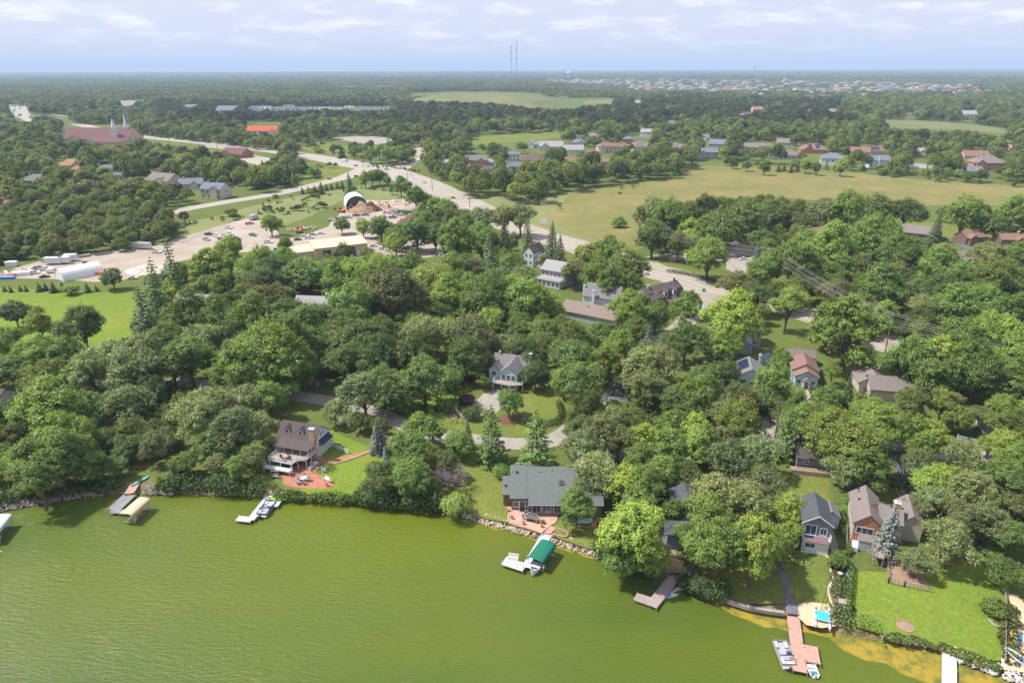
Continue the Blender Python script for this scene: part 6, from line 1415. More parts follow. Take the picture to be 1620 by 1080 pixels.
for k, (x, y, a, l) in enumerate(((834, 815, .5, 'back row left'), (840, 818, .3, 'back row middle'), (846, 821, .2, 'back row right'), (833, 822, 2.4, 'lake side left'), (850, 826, 3.3, 'lake side middle'), (857, 827, 3.6, 'lake side right'), (829, 819, 1.5, 'west end'))):
    q = P(x, y, GZ + .14); place(CP, lambda: chair_proto(M_sofa, M_cush, 'lounge_chair', .42), q.x, q.y, GZ + .14, a, f'dark-framed lounge chair on the pink terrace, {l}', 'lounge chairs on the pink terrace')
q = P(842, 823, GZ + .14); table(q.x, q.y, GZ + .14, -.3, 'low dark rectangular table amid the lounge chairs', r=1.0, m=M_sofa, round_=False)
q = P(866, 808, GZ + .14); table(q.x, q.y, GZ + .14, 0, 'round dining table under the cottage eave', r=.75, m=M_sofa)
for k, (x, y, a) in enumerate(((860, 808, 1.6), (867, 804, 0), (873, 809, -1.6), (866, 812, 3.1))):
    q = P(x, y, GZ + .14); place(CP, None, q.x, q.y, GZ + .14, a, 'dark chair round the dining table under the cottage eave', 'dining chairs under the cottage eave')
def umbrella(px, py, z, m, label):
    q = P(px, py, z); t = thing('parasol', label, 'parasol', (q.x, q.y, z)); b = MB(); b.tube((0, 0, 0), (0, 0, 2.4), .04, n=6); b.build('pole', M_wood, t); b = MB(); b.tube((0, 0, .6), (0, 0, 2.35), .22, .05, 8); b.build('folded_canopy', m, t)
umbrella(861, 806, GZ + .14, M_cush, 'closed grey parasol at the dining table')
def grill(px, py, z, label, m):
    q = P(px, py, z); t = thing('grill', label, 'grill', (q.x, q.y, z)); b = MB(); b.box(-.35, .35, -.25, .25, .0, .8); b.build('cabinet', m, t); b = MB(); b.tube((-.35, 0, .82), (.35, 0, .82), .28, n=10); b.build('lid', m, t)
grill(838, 802, GZ + .14, 'dark grill against the cottage wall', M_dark); grill(494, 737, GZ + .05, 'covered pale grill beside the lake house steps', M_cush)
q = P(481, 760, GZ + .05); table(q.x, q.y, GZ + .05, 0, 'pale round table on the red brick patio', r=.7, m=M_trimg)
CQ = [None]
for k, (x, y, a) in enumerate(((474, 760, 1.6), (482, 755, 0), (488, 760, -1.6), (481, 766, 3.1), (472, 765, 2.2))):
    q = P(x, y, GZ + .05); place(CQ, lambda: chair_proto(M_trimg, M_cush, 'patio_chair', .36), q.x, q.y, GZ + .05, a, 'pale chair at the round table on the red brick patio', 'pale chairs on the red brick patio')
q = P(517, 760, GZ); t = thing('bench', 'white garden bench beside the patio post', 'bench', (q.x, q.y, GZ), R(-40)); b = MB(); b.box(-.8, .8, -.22, .22, .4, .46); b.build('seat', M_trim, t); b = MB(); b.box(-.8, .8, .2, .26, .46, .95); b.build('backrest', M_trim, t)
for sx in (-1, 1): b = MB(); b.box(sx * .7 - .05, sx * .7 + .05, -.2, .2, 0, .4); b.build('leg', M_trim, t)
def pot(px, py, z, col, label, r=.28):
    q = P(px, py, z); t = thing('flower_pot', label, 'flower pot', (q.x, q.y, z)); b = MB(); b.tube((0, 0, 0), (0, 0, .4), r * .7, r, 10); b.build('pot', M_redwood, t)
    rr = random.Random(int(px)); b = MB()
    for k in range(26):
        c = Vector((rr.gauss(0, r * .6), rr.gauss(0, r * .6), .45 + rr.random() * .3)); s = .09; n_ = Vector((rr.uniform(-1, 1), rr.uniform(-1, 1), 1)).normalized(); a_ = n_.orthogonal() * s; bb = n_.cross(a_).normalized() * s
        b.add([c + a_, c + bb, c - a_, c - bb], [(0, 1, 2, 3)])
    b.build('flowers', mat('flowers_' + col, {'yellow': (.6, .38, .03), 'pink': (.45, .10, .25), 'red': (.5, .05, .05)}[col]), t)
pot(524, 763, GZ, 'yellow', 'yellow flower pot at the edge of the lawn by the patio', .4); pot(518, 769, GZ, 'red', 'terracotta pot at the patio rim'); pot(857, 833, GZ + .14, 'yellow', 'yellow flower pot on the pink terrace'); pot(810, 820, GZ + .14, 'red', 'red flower pot at the west terrace rim'); pot(828, 829, GZ + .14, 'red', 'red flower pot at the lake rim of the terrace'); pot(504, 727, GZ, 'pink', 'pink flowering tub beside the lake house', .6); pot(804, 808, GZ + .14, 'yellow', 'yellow flower pot at the cottage corner')
q = P(918, 825, GZ); t = thing('covered_boat', 'small boat under a blue-white cover on the cottage lawn', 'boat', (q.x, q.y, GZ), R(-4)); b = MB(); b.prism([(-2, -.5), (1.4, -.65), (2.3, 0), (1.4, .65), (-2, .5)], .1, .6); b.build('hull', M_trim, t); b = MB(); b.add([(-2, -.55, .62), (1.4, -.7, .62), (2.3, 0, .62), (1.4, .7, .62), (-2, .55, .62), (-1.6, 0, 1.0), (1.4, 0, .95)], [(0, 1, 6, 5), (1, 2, 6), (2, 3, 6), (3, 4, 5, 6), (4, 0, 5)]); b.build('cover', mat('blue_cover', (.20, .38, .50)), t)
q = P(936, 830, GZ); t = thing('fire_pit', 'red-brown brick fire circle on the cottage lawn', 'fire pit', (q.x + 1.5, q.y, GZ)); b = MB(); b.tube((0, 0, 0), (0, 0, .08), 1.6, n=16); b.build('paving', M_brickp, t); b = MB(); b.tube((0, 0, .082), (0, 0, .4), .5, n=10); b.build('bowl', M_dark, t)
q = P(281, 727, GZ); t = thing('playhouse', 'small red-brown garden structure in the shade of the silver oaks', 'playhouse', (q.x, q.y, GZ), R(10)); t.scale = (.55,) * 3; wing(t, -.9, -.7, 1.8, 1.4, 1.2, .5, 'gable', 'x', M_ot, M_ot, over=.1)
q = P(222, 762, GZ); t = thing('canoe', 'teal canoe lying on the bank above the tan boat lift', 'canoe', (q.x, q.y, GZ), R(62)); b = MB(); b.add([(-2.3, 0, .3), (-1, -.4, .32), (1, -.4, .32), (2.3, 0, .3), (1, .4, .32), (-1, .4, .32), (-1.6, 0, .02), (1.6, 0, .02)], [(0, 1, 6), (1, 2, 7, 6), (2, 3, 7), (3, 4, 7), (4, 5, 6, 7), (5, 0, 6), (0, 5, 4, 3, 2, 1)]); b.build('hull', mat('teal_plastic', (.10, .36, .36), rough=.4), t); b = MB(); b.box(-.5, .5, -.3, .3, .322, .36); b.build('seat', M_dark, t)
q = P(436, 756, GZ); t = thing('arbour', 'small white garden swing frame above the grey dock', 'swing', (q.x, q.y, GZ), R(-10)); b = MB(); b.tube((-.8, 0, 0), (-.8, 0, 1.7), .06, n=4); b.tube((.8, 0, 0), (.8, 0, 1.7), .06, n=4); b.tube((-.9, 0, 1.7), (.9, 0, 1.7), .07, n=4); b.build('frame', M_cush, t); b = MB(); b.box(-.6, .6, -.2, .2, .5, .56); b.box(-.6, .6, .2, .25, .56, 1.0); b.build('seat', M_cush, t)
q = P(1334, 958, GZ); t = thing('storage_box', 'grey slatted storage box above the beach', 'box', (q.x, q.y, GZ), R(-12)); 
for k in range(4): b = MB(); b.box(-.8, .8, -.5, .5, k * .22, k * .22 + .2); b.build('slat', M_wood, t)
b = MB(); b.box(-.85, .85, -.55, .55, .885, .95); b.build('lid', M_wood, t)
q = P(1342, 916, GZ); t = thing('bench', 'white-blue bench at the edge of the east lawn', 'bench', (q.x, q.y, GZ), R(80)); b = MB(); b.box(-.7, .7, -.2, .2, .4, .46); b.build('seat', M_trim, t); b = MB(); b.box(-.7, .7, .18, .24, .46, .9); b.build('backrest', mat('blue_plastic', (.12, .28, .55)), t)
for sx in (-1, 1): b = MB(); b.box(sx * .6 - .05, sx * .6 + .05, -.18, .18, 0, .4); b.build('leg', M_trim, t)
q = P(1328, 912, GZ); t = thing('birdbath', 'pale stone birdbath in the mulch strip', 'birdbath', (q.x, q.y, GZ)); b = MB(); b.tube((0, 0, 0), (0, 0, .7), .12, n=8); b.build('stem', M_stone, t); b = MB(); b.tube((0, 0, .7), (0, 0, .8), .2, .42, 12); b.build('bowl', M_stone, t)
q = P(1310, 938, GZ); t = thing('water_pump', 'small white post box beside the stone edging', 'post', (q.x, q.y, GZ)); b = MB(); b.tube((0, 0, 0), (0, 0, 1.1), .06, n=6); b.build('post', M_trim, t); b = MB(); b.box(-.16, .16, -.16, .16, 1.1, 1.5); b.build('head', M_trim, t)
for (x, y, l) in ((1240, 586, 'white garden table among chairs beside the blue cottage'),): q = P(x, y, GZ); table(q.x, q.y, GZ, 0, l, r=.8, m=M_trim)
q = P(1299, 592, GZ); t = thing('water_barrel', 'bright blue barrel at the right wall of the blue cottage', 'barrel', (q.x, q.y, GZ)); b = MB(); b.tube((0, 0, 0), (0, 0, 1.2), .5, n=12); b.build('drum', mat('barrel_blue', (.02, .20, .55)), t); b = MB(); b.tube((0, 0, 1.2), (0, 0, 1.26), .53, n=12); b.build('lid', M_dark, t)
for (x, y, c, l) in ((1240, 598, (.03, .22, .15), 'dark green play turtle on the cottage lawn'), (1107, 489, (.03, .30, .20), 'green bin at the side street'), (1113, 461, (.05, .30, .22), 'small green box at the highway verge'), (1020, 601, (.05, .42, .30), 'teal parasol seen through the silver oak'), (503, 611, (.05, .40, .28), 'green garden cart by the lane clearing'), (492, 609, (.6, .25, .05), 'orange garden item by the lane clearing')):
    q = P(x, y, GZ); t = thing('bin', l, 'bin', (q.x, q.y, GZ)); b = MB(); b.box(-.5, .5, -.45, .45, .08, 1.1); b.build('body', mat('bin_%d' % int(x), c), t); b = MB(); b.box(-.55, .55, -.5, .5, 1.102, 1.2); b.build('lid', mat('bin_%d' % int(x), c), t)
    for s_ in (-1, 1): b = MB(); b.tube((s_ * .4, .4, .12), (s_ * .5, .4, .12), .12, n=8); b.build('wheel', M_dark, t)

# ------------------------------------------------------------------ docks
def dock(name, label, lines, width, z, m, panel=1.2, post=2.4, fascia=None, cat='dock'):
    """lines: list of pixel polylines (deck centre); each deck panel is a part"""
    o0 = P(*lines[0][0], z); t = thing(name, label, cat, (o0.x, o0.y, 0)); fascia = fascia or M_alu
    for li, line in enumerate(lines):
        w_ = width[li] if isinstance(width, (list, tuple)) else width
        q = [P(x, y, z) - Vector((o0.x, o0.y, 0)) for x, y in line]
        for i in range(len(q) - 1):
            a, b_ = q[i], q[i + 1]; d = b_ - a; d.z = 0; L = d.length; d.normalize(); nn = Vector((-d.y, d.x, 0)) * w_ / 2; n = max(1, round(L / panel))
            zz = z + .006 * li
            for k in range(n):
                p0, p1 = a + d * (L * k / n + .012), a + d * (L * (k + 1) / n - .012)
                b = MB(); b.prism([(p0 - nn)[:2], (p1 - nn)[:2], (p1 + nn)[:2], (p0 + nn)[:2]], zz - .05, zz); b.build('deck_panel', m, t)
            f = MB()
            for s_ in (-1, 1): f.tube((a + nn * s_ * 1.0)[:2] + (zz - .13,), (b_ + nn * s_ * 1.0)[:2] + (zz - .13,), .075, n=4)
            f.build('frame', fascia, t)
            k_ = max(1, int(L / post))
            for k in range(k_ + 1):
                for s_ in (-1, 1):
                    c = a + d * (L * k / k_) + nn * s_ * 1.06; f = MB(); f.tube((c.x, c.y, -1.2), (c.x, c.y, zz + .25), .05, n=5); f.build('post', fascia, t)
    return t
dock('dock', 'pale grey L-shaped dock with a pontoon boat and kayak platform', [[(433, 775), (396, 822)], [(375, 819), (399, 821.5)], [(424, 795), (443, 796)]], [1.5, 1.5, 2.0], .65, mat('grey_composite', (.40, .41, .44), var=.06), 1.3)
dock('dock', 'white dock with a broad L-shaped end beside the green boat canopy', [[(866, 843), (834, 897)], [(797, 886), (831, 897)]], [1.9, 2.0], .75, M_metalw, 1.2)
dock('dock', 'weathered brown L-shaped dock with paddle boards alongside', [[(1068, 910), (1030, 958)], [(1005, 942), (1032, 951.5)]], [1.8, 1.8], .6, mat('weathered_deck', (.30, .245, .235), var=.12), .6, fascia=M_wood)
dock('dock', 'red-brown plank dock with a wide platform end', [[(1255, 972), (1261, 1021)], [(1260, 1021), (1266, 1062)], [(1270, 1031), (1296, 1036)]], [1.8, 1.9, 3.2], .7, M_redwood, .45, fascia=M_wood)
dock('dock', 'long white dock crossing the yellow algae at the lower right', [[(1502, 1016), (1502, 1128)]], [1.75], .7, M_metalw, .8)
dock('dock', 'dark grey planked dock beside the tan boat lift', [[(205, 782), (180, 806)], [(176, 807), (202, 809)]], [2.6, 1.2], .7, mat('dark_composite', (.20, .20, .215), var=.2), .7)
dock('gangway', 'red-brown wooden gangway up the bank above the tan boat lift', [[(214, 764), (204, 780)]], [1.8], 1.1, M_redwood, .4, fascia=M_wood)
dock('walkway', 'dark stone ramp leading to the red-brown dock', [[(1250, 948), (1255, 971)]], [1.7], 1.15, mat('dark_slate', (.13, .13, .15), var=.3, scale=2), .8, fascia=M_wood)
# steps at the brown dock
q = P(1066, 905, .7); t = thing('steps', 'pale wooden steps rising from the brown dock', 'steps', (q.x, q.y, .6), R(-20))
for k in range(5): b = MB(); b.box(-1.3, 1.3, .4 + k * .45, .4 + k * .45 + .4, k * .16 + .05, k * .16 + .18); b.build('tread', M_chim, t)
b = MB(); b.box(-1.4, 1.4, .3, 2.7, -.3, .04); b.build('footing', M_stone, t)
# ------------------------------------------------------------------ boats
M_hull = mat('white_gelcoat', (.58, .59, .61), rough=.25, var=.04, spec=.6); M_seat = mat('grey_vinyl', (.34, .34, .37), rough=.5, var=.07); M_pont = mat('boat_aluminium', (.50, .52, .55), rough=.35, var=.05, metal=.7); M_navy = mat('navy_vinyl', (.06, .09, .16), rough=.4)
def hull(m, L, Wd, H, z0=-.15, fl=.35):
    st = [(-L / 2, .42, 0), (-L * .1, .5, 0), (L * .22, .46, .04), (L * .38, .3, .1), (L * .47, .12, .16), (L / 2, .01, .2)]
    vs = []
    for x, w, r in st: vs += [(x, -w * Wd, z0 + H + r), (x, -w * Wd * .72, z0), (x, w * Wd * .72, z0), (x, w * Wd, z0 + H + r), (x, w * Wd * .8, z0 + H + r), (x, w * Wd * .7, z0 + fl), (x, -w * Wd * .7, z0 + fl), (x, -w * Wd * .8, z0 + H + r)]
    fs = []
    for i in range(len(st) - 1):
        for k in range(8): a, b_ = i * 8 + k, i * 8 + (k + 1) % 8; fs.append((b_, a, a + 8, b_ + 8)[::-1])
    fs.append(tuple(range(8))); m.add(vs, fs); return m
def pontoon(px, py, ang, label, back):
    p = P(px, py, 0); t = thing('pontoon_boat', label, 'pontoon boat', (p.x, p.y, .1), R(ang)); t.scale = (.80,) * 3
    for s_ in (-1, 1):
        b = MB(); b.tube((-3.2, s_ * .85, .1), (2.6, s_ * .85, .1), .32, n=12); b.tube((2.6, s_ * .85, .1), (3.4, s_ * .85, .25), .32, .06, 12); b.build('pontoon', M_pont, t)
    b = MB(); b.box(-3.2, 3.1, -1.25, 1.25, .42, .52); b.build('deck', M_seat, t)
    for (x0_, x1_, y0_, y1_) in ((-2.6, 2.9, -1.25, -1.2), (-2.6, 2.9, 1.2, 1.25), (2.85, 2.9, -1.19, 1.19), (-2.6, -2.55, -1.19, 1.19)):
        b = MB(); b.box(x0_, x1_, y0_, y1_, .56, 1.1); b.build('fence_panel', back, t)
    for (x0_, x1_, y0_, y1_) in ((1.3, 2.8, -1.15, -.55), (1.3, 2.8, .55, 1.15), (-2.5, -.9, .5, 1.15), (-2.5, -1.9, -1.1, .45)):
        b = MB(); b.box(x0_, x1_, y0_, y1_, .525, .85); s_ = b.build('seat', M_seat, t); b = MB(); b.box(x0_ + .08, x1_ - .08, y0_ + .08, y1_ - .08, .852, .93); b.build('cushion', M_hull, s_)
    b = MB(); b.box(-.3, .3, -1.1, -.4, .525, 1.25); cn = b.build('console', M_navy, t); b = MB(); b.tube((-.35, -.75, 1.2), (-.42, -.75, 1.25), .18, n=10); b.build('steering_wheel', M_dark, cn)
    b = MB(); b.box(-.9, -.45, -1.0, -.5, .525, 1.0); b.build('captain_seat', M_hull, t)
    b = MB()
    for s_ in (-1, 1): b.tube((-2.2, s_ * 1.2, 1.1), (-1.2, s_ * 1.2, 1.6), .03, n=4)
    b.tube((-1.2, -1.2, 1.6), (-1.2, 1.2, 1.6), .03, n=4); b.build('bimini_frame', M_pont, t); b = MB(); b.tube((-1.25, -1.2, 1.68), (-1.25, 1.2, 1.68), .12, n=6); b.build('folded_bimini', M_navy, t)
    b = MB(); b.box(-3.7, -3.2, -.2, .2, .3, 1.0); mo = b.build('outboard_motor', M_dark, t); b = MB(); b.box(-3.6, -3.45, -.06, .06, -.7, .29); b.build('drive_leg', M_dark, mo)
    return t
pontoon(1240, 1039, 87, 'grey pontoon boat with pale seats moored left of the red-brown dock', M_seat); pontoon(422, 808, 84, 'blue-grey pontoon boat moored at the pale L-shaped dock', M_navy)
p = P(852, 897, 0); t = thing('speedboat', 'white speedboat parked under the green canopy', 'motorboat', (p.x, p.y + .6, .3), R(-112)); m = MB(); hull(m, 6.2, 2.3, .85); m.build('hull', M_hull, t); m = MB(); m.box(.35, .42, -.9, .9, .75, 1.15); m.build('windshield', M_glass, t); 
for (x_, y_) in ((-.4, -.5), (-.4, .5)): m = MB(); m.box(x_ - .3, x_ + .3, y_ - .3, y_ + .3, .22, .7); m.build('seat', M_seat, t)
m = MB(); m.box(-2.6, -1.9, -.85, .85, .22, .65); m.build('rear_bench', M_seat, t); m = MB(); m.box(.5, 1.9, -.72, .72, .72, .76); m.build('foredeck', M_hull, t); m = MB(); m.box(-3.3, -3.0, -.25, .25, .1, .9); m.build('engine', M_dark, t)
p = P(1281, 1054, 0); t = thing('rowboat', 'small white rowboat with blue benches tied to the red-brown platform', 'rowboat', (p.x, p.y, .12), R(88)); m = MB(); hull(m, 4.0, 1.5, .5, fl=.12); m.build('hull', M_hull, t)
for x_, w_ in ((1.05, .42), (-.1, .5), (-1.35, .5)): m = MB(); m.box(x_ - .3, x_ + .3, -w_, w_, .12, .2); m.build('bench', mat('teal_bench', (.06, .17, .24)) if x_ != -.1 else M_hull, t)
m = MB(); m.box(-2.25, -2.0, -.15, .15, .2, .6); m.build('outboard_motor', M_trimg, t)
# boat lifts with canopies
def lift(px, py, ang, L, Wd, z, m, label, name='boat_lift'):
    p = P(px, py, z); t = thing(name, label, 'boat lift', (p.x, p.y, 0), R(ang)); n = 10; mb = MB(); seg = 8
    for j in range(seg):
        for i in range(n):
            def pt(ii, jj):
                a = math.pi * (ii / n); y_ = -Wd / 2 * math.cos(a); e = 1 - .10 * (abs(jj / seg * 2 - 1) ** 6)
                return (-L / 2 + L * jj / seg, y_, z - .45 + .55 * math.sin(a) ** .7 * e)
            mb.add([pt(i, j), pt(i, j + 1), pt(i + 1, j + 1), pt(i + 1, j)], [(0, 1, 2, 3)])
    mb.build('canopy', m, t)
    for s_ in (-1, 1): b = MB(); b.box(-L / 2, L / 2, s_ * Wd / 2 - .02, s_ * Wd / 2 + .02, z - .8, z - .44); b.build('canopy_skirt', m, t)
    for x_ in (-L / 2 + .6, L / 2 - .6):
        for s_ in (-1, 1): b = MB(); b.tube((x_, s_ * (Wd / 2 - .1), -1.5), (x_, s_ * (Wd / 2 - .1), z - .5), .07, n=6); b.build('post', M_alu, t)
        b = MB(); b.tube((x_, -Wd / 2 + .1, .25), (x_, Wd / 2 - .1, .25), .09, n=4); b.build('crossbeam', M_alu, t)
    for s_ in (-1, 1): b = MB(); b.tube((-L / 2 + .6, s_ * .7, .3), (L / 2 - .6, s_ * .7, .3), .08, n=4); b.build('bunk', M_wood, t)
    b = MB(); b.tube((-L / 2 + .6, -Wd / 2 + .05, 1.1), (-L / 2 + .6, -Wd / 2 - .12, 1.1), .4, n=14); b.build('winch_wheel', M_alu, t)
    return t
lift(857, 869, 62, 5.6, 3.0, 2.6, mat('green_canopy', (.012, .13, .085), rough=.55, var=.05), 'boat lift with green fabric canopy beside the white dock')
lift(213, 799, 80, 5.4, 2.7, 2.6, mat('tan_canopy', (.47, .38, .27), rough=.6, var=.05), 'boat lift with tan canopy beside the dark grey dock'); lift(-8, 828, 100, 6, 3.0, 2.6, mat('pale_aqua_canopy', (.50, .60, .60), rough=.6, var=.05), 'boat lift with pale aqua canopy cut by the west edge')
p = P(214, 800, 0); t = thing('pontoon_boat', '', 'x') if False else None
# catamaran
p = P(1301, 976, 1.1); t = thing('catamaran', 'beached catamaran with turquoise trampoline and lowered mast', 'sailboat', (p.x, p.y, 1.08), R(68)); t.scale = (.9,) * 3
for s_ in (-1, 1):
    b = MB(); vs_ = [(-2.5, .22), (1.0, .26), (2.2, .14), (2.6, .02)]
    for i in range(3): b.tube((vs_[i][0], s_ * 1.1, .1 + (i == 2) * .05), (vs_[i + 1][0], s_ * 1.1, .1 + (i >= 1) * .08), vs_[i][1], vs_[i + 1][1], 8)
    hl = b.build('hull', M_hull, t)
    for x_ in (-1.5, .2, 1.3): b = MB(); b.box(x_, x_ + .5, s_ * 1.1 - .12, s_ * 1.1 + .12, .33, .37); b.build('stripe', mat('royal_blue', (.04, .10, .50)), hl)
b = MB(); b.box(-1.2, 1.0, -.95, .95, .42, .46); b.build('trampoline', mat('turquoise_mesh', (.04, .42, .52), rough=.6), t)
for x_ in (-1.25, 1.05): b = MB(); b.tube((x_, -1.15, .44), (x_, 1.15, .44), .06, n=6); b.build('crossbeam', M_alu, t)
b = MB(); b.tube((1.0, .3, .5), (5.6, -.5, .9), .05, n=6); b.build('mast', M_dark, t); b = MB(); b.box(-2.8, -2.6, -1.2, -1.0, -.1, .5); b.box(-2.8, -2.6, 1.0, 1.2, -.1, .5); b.build('rudder', M_trim, t)
# paddle boards (coloured bands are real strips of deck pad)
M_org, M_tq, M_yel = mat('board_orange', (.75, .33, .05), rough=.4), mat('board_turquoise', (.05, .48, .45), rough=.4), mat('board_yellow', (.70, .50, .06), rough=.4)
for (x, y, a, c, l) in ((1077, 930, 17, M_org, 'paddle board nearest the shore with orange nose'), (1062, 935, 28, M_yel, 'middle paddle board with yellow nose, against the dock'), (1059, 942, 12, M_org, 'outermost paddle board with orange ends')):
    p = P(x, y, .05); t = thing('paddle_board', l, 'paddle board', (p.x, p.y, .02), R(a), 'paddle boards beside the brown dock')
    out = [(1.6 * math.cos(k * math.pi / 10), .40 * math.sin(k * math.pi / 10) * (1 if abs(math.cos(k * math.pi / 10)) < .9 else .9)) for k in range(20)]
    b = MB(); b.prism(out, 0, .12); b.build('board', M_hull, t)
    for (x0_, x1_, mm, hw) in ((.95, 1.4, c, .22), (-.35, .3, M_tq, .34), (-1.3, -.9, c, .24)): b = MB(); b.box(x0_, x1_, -hw, hw, .122, .14); b.build('deck_pad', mm, t)
def kayak(px, py, z, ang, col, label, g='kayaks'):
    p = P(px, py, z); t = thing('kayak', label, 'kayak', (p.x, p.y, z), R(ang)); b = MB()
    st = [(-1.8, .03, .18), (-1.1, .26, .12), (0, .36, .1), (1.1, .26, .12), (1.8, .03, .2)]; vs = []
    for x_, w_, zz in st: vs += [(x_, -w_, .16), (x_, -w_ * .6, .0), (x_, w_ * .6, .0), (x_, w_, .16), (x_, 0, .16 + zz * .8)]
    fs = []
    for i in range(4):
        for k in range(5): a_, b_ = i * 5 + k, i * 5 + (k + 1) % 5; fs.append((a_, b_, b_ + 5, a_ + 5))
    fs += [tuple(range(5)), tuple(range(20, 25))]; b.add(vs, fs); b.build('hull', mat('kayak_' + col, {'yellow': (.68, .42, .03), 'blue': (.03, .16, .42), 'green': (.20, .50, .06), 'cream': (.70, .62, .25)}[col], rough=.35), t)
    b = MB(); b.tube((-.2, 0, .22), (-.2, 0, .29), .3, .26, 10); b.build('cockpit', M_dark, t)
kayak(438, 786, .75, -3, 'cream', 'cream-yellow kayak at the head of the kayak platform'); kayak(439, 790, .75, -3, 'green', 'green kayak beside the cream one on the platform'); kayak(1604, 1010, GZ + .03, 50, 'yellow', 'yellow kayak on the sand path'); kayak(1612, 1012, GZ + .03, 50, 'blue', 'blue kayak beside the yellow one on the sand path')
p = P(1611, 1044, GZ); t = thing('rowboat', 'white sailing dinghy with blue interior pulled up at the east edge', 'dinghy', (p.x, p.y, GZ + .15), R(112)); m = MB(); hull(m, 4.2, 1.4, .5, fl=.12); m.build('hull', M_hull, t); m = MB(); m.box(-1.5, 1.2, -.45, .45, -.02, .02); m.build('floor', mat('teal_bench', (.06, .17, .24)), t); m = MB(); m.box(-.3, .0, -.55, .55, .2, .26); m.build('bench', M_navy, t)
q = P(812, 884, .76); t = thing('bench', 'tan cushioned double bench on the white dock end', 'bench', (q.x, q.y, .78), R(-14)); b = MB(); b.box(-.95, .95, -.4, .4, .0, .42); b.build('seat_base', M_trim, t); b = MB(); b.box(-.9, .9, -.36, .36, .422, .5); b.build('seat_cushion', mat('tan_cushion', (.50, .38, .28)), t); b = MB(); b.box(-.95, .95, .3, .42, .51, .9); b.build('backrest', M_trim, t)
def bollards(pts, z, root_label):
    for k, (x, y) in enumerate(pts):
        q = P(x, y, z); t = thing('mooring_post', f'{root_label}, {["first", "second", "third", "fourth", "fifth"][k]} from the west', 'mooring post', (q.x, q.y, z), 0, 'mooring posts on the white dock end'); b = MB(); b.tube((0, 0, 0), (0, 0, .7), .07, n=8); b.build('post', M_alu, t); b = MB(); b.tube((0, 0, .7), (0, 0, .8), .1, .08, 8); b.build('cap', M_dark, t)
bollards([(793, 889), (805, 893), (819, 898), (828, 901)], .75, 'dark mooring post on the white dock end')
# ------------------------------------------------------------------ trees
LEAF = leafmat('leaves'); LEAFS = leafmat('silvery_leaves', .45, .25, .42); NEED = leafmat('needles', .25, .15, .6)
BARK = mat('bark', (.115, .092, .072), rough=1, var=.25, scale=2); BARKG = mat('grey_bark', (.26, .225, .20), rough=1, var=.2, scale=2)
def leafmesh(name, c, nrm, size, tint, m, seed, aspect=.62):
    """many leaf-cluster faces: centre, normal, half size and tint per face"""
    rs = np.random.RandomState(seed); n = len(c)
    nrm = nrm / np.maximum(1e-6, np.linalg.norm(nrm, axis=1, keepdims=True)); r_ = rs.normal(size=(n, 3)); u = np.cross(nrm, r_); u /= np.maximum(1e-6, np.linalg.norm(u, axis=1, keepdims=True)); v = np.cross(nrm, u)
    s = size[:, None]; a = aspect * s * rs.uniform(.8, 1.2, (n, 1))
    k = nrm * s * .22
    V = np.stack([c + u * s - k, c + v * a + k, c - u * s - k, c - v * a + k], 1).reshape(-1, 3)
    me = bpy.data.meshes.new(name); me.vertices.add(4 * n); me.vertices.foreach_set('co', V.astype(np.float32).ravel())
    me.loops.add(4 * n); me.loops.foreach_set('vertex_index', np.arange(4 * n, dtype=np.int32)); me.polygons.add(n)
    me.polygons.foreach_set('loop_start', np.arange(0, 4 * n, 4, dtype=np.int32)); me.polygons.foreach_set('loop_total', np.full(n, 4, np.int32))
    at = me.attributes.new('leaf', 'FLOAT', 'FACE'); at.data.foreach_set('value', tint.astype(np.float32))
    me.materials.append(m); me.update(calc_edges=True); return me
def unit(rs, n, up=-1.0):
    v = rs.normal(size=(n * 4 + 40, 3)); v /= np.linalg.norm(v, axis=1, keepdims=True); return v[v[:, 2] > up][:n]
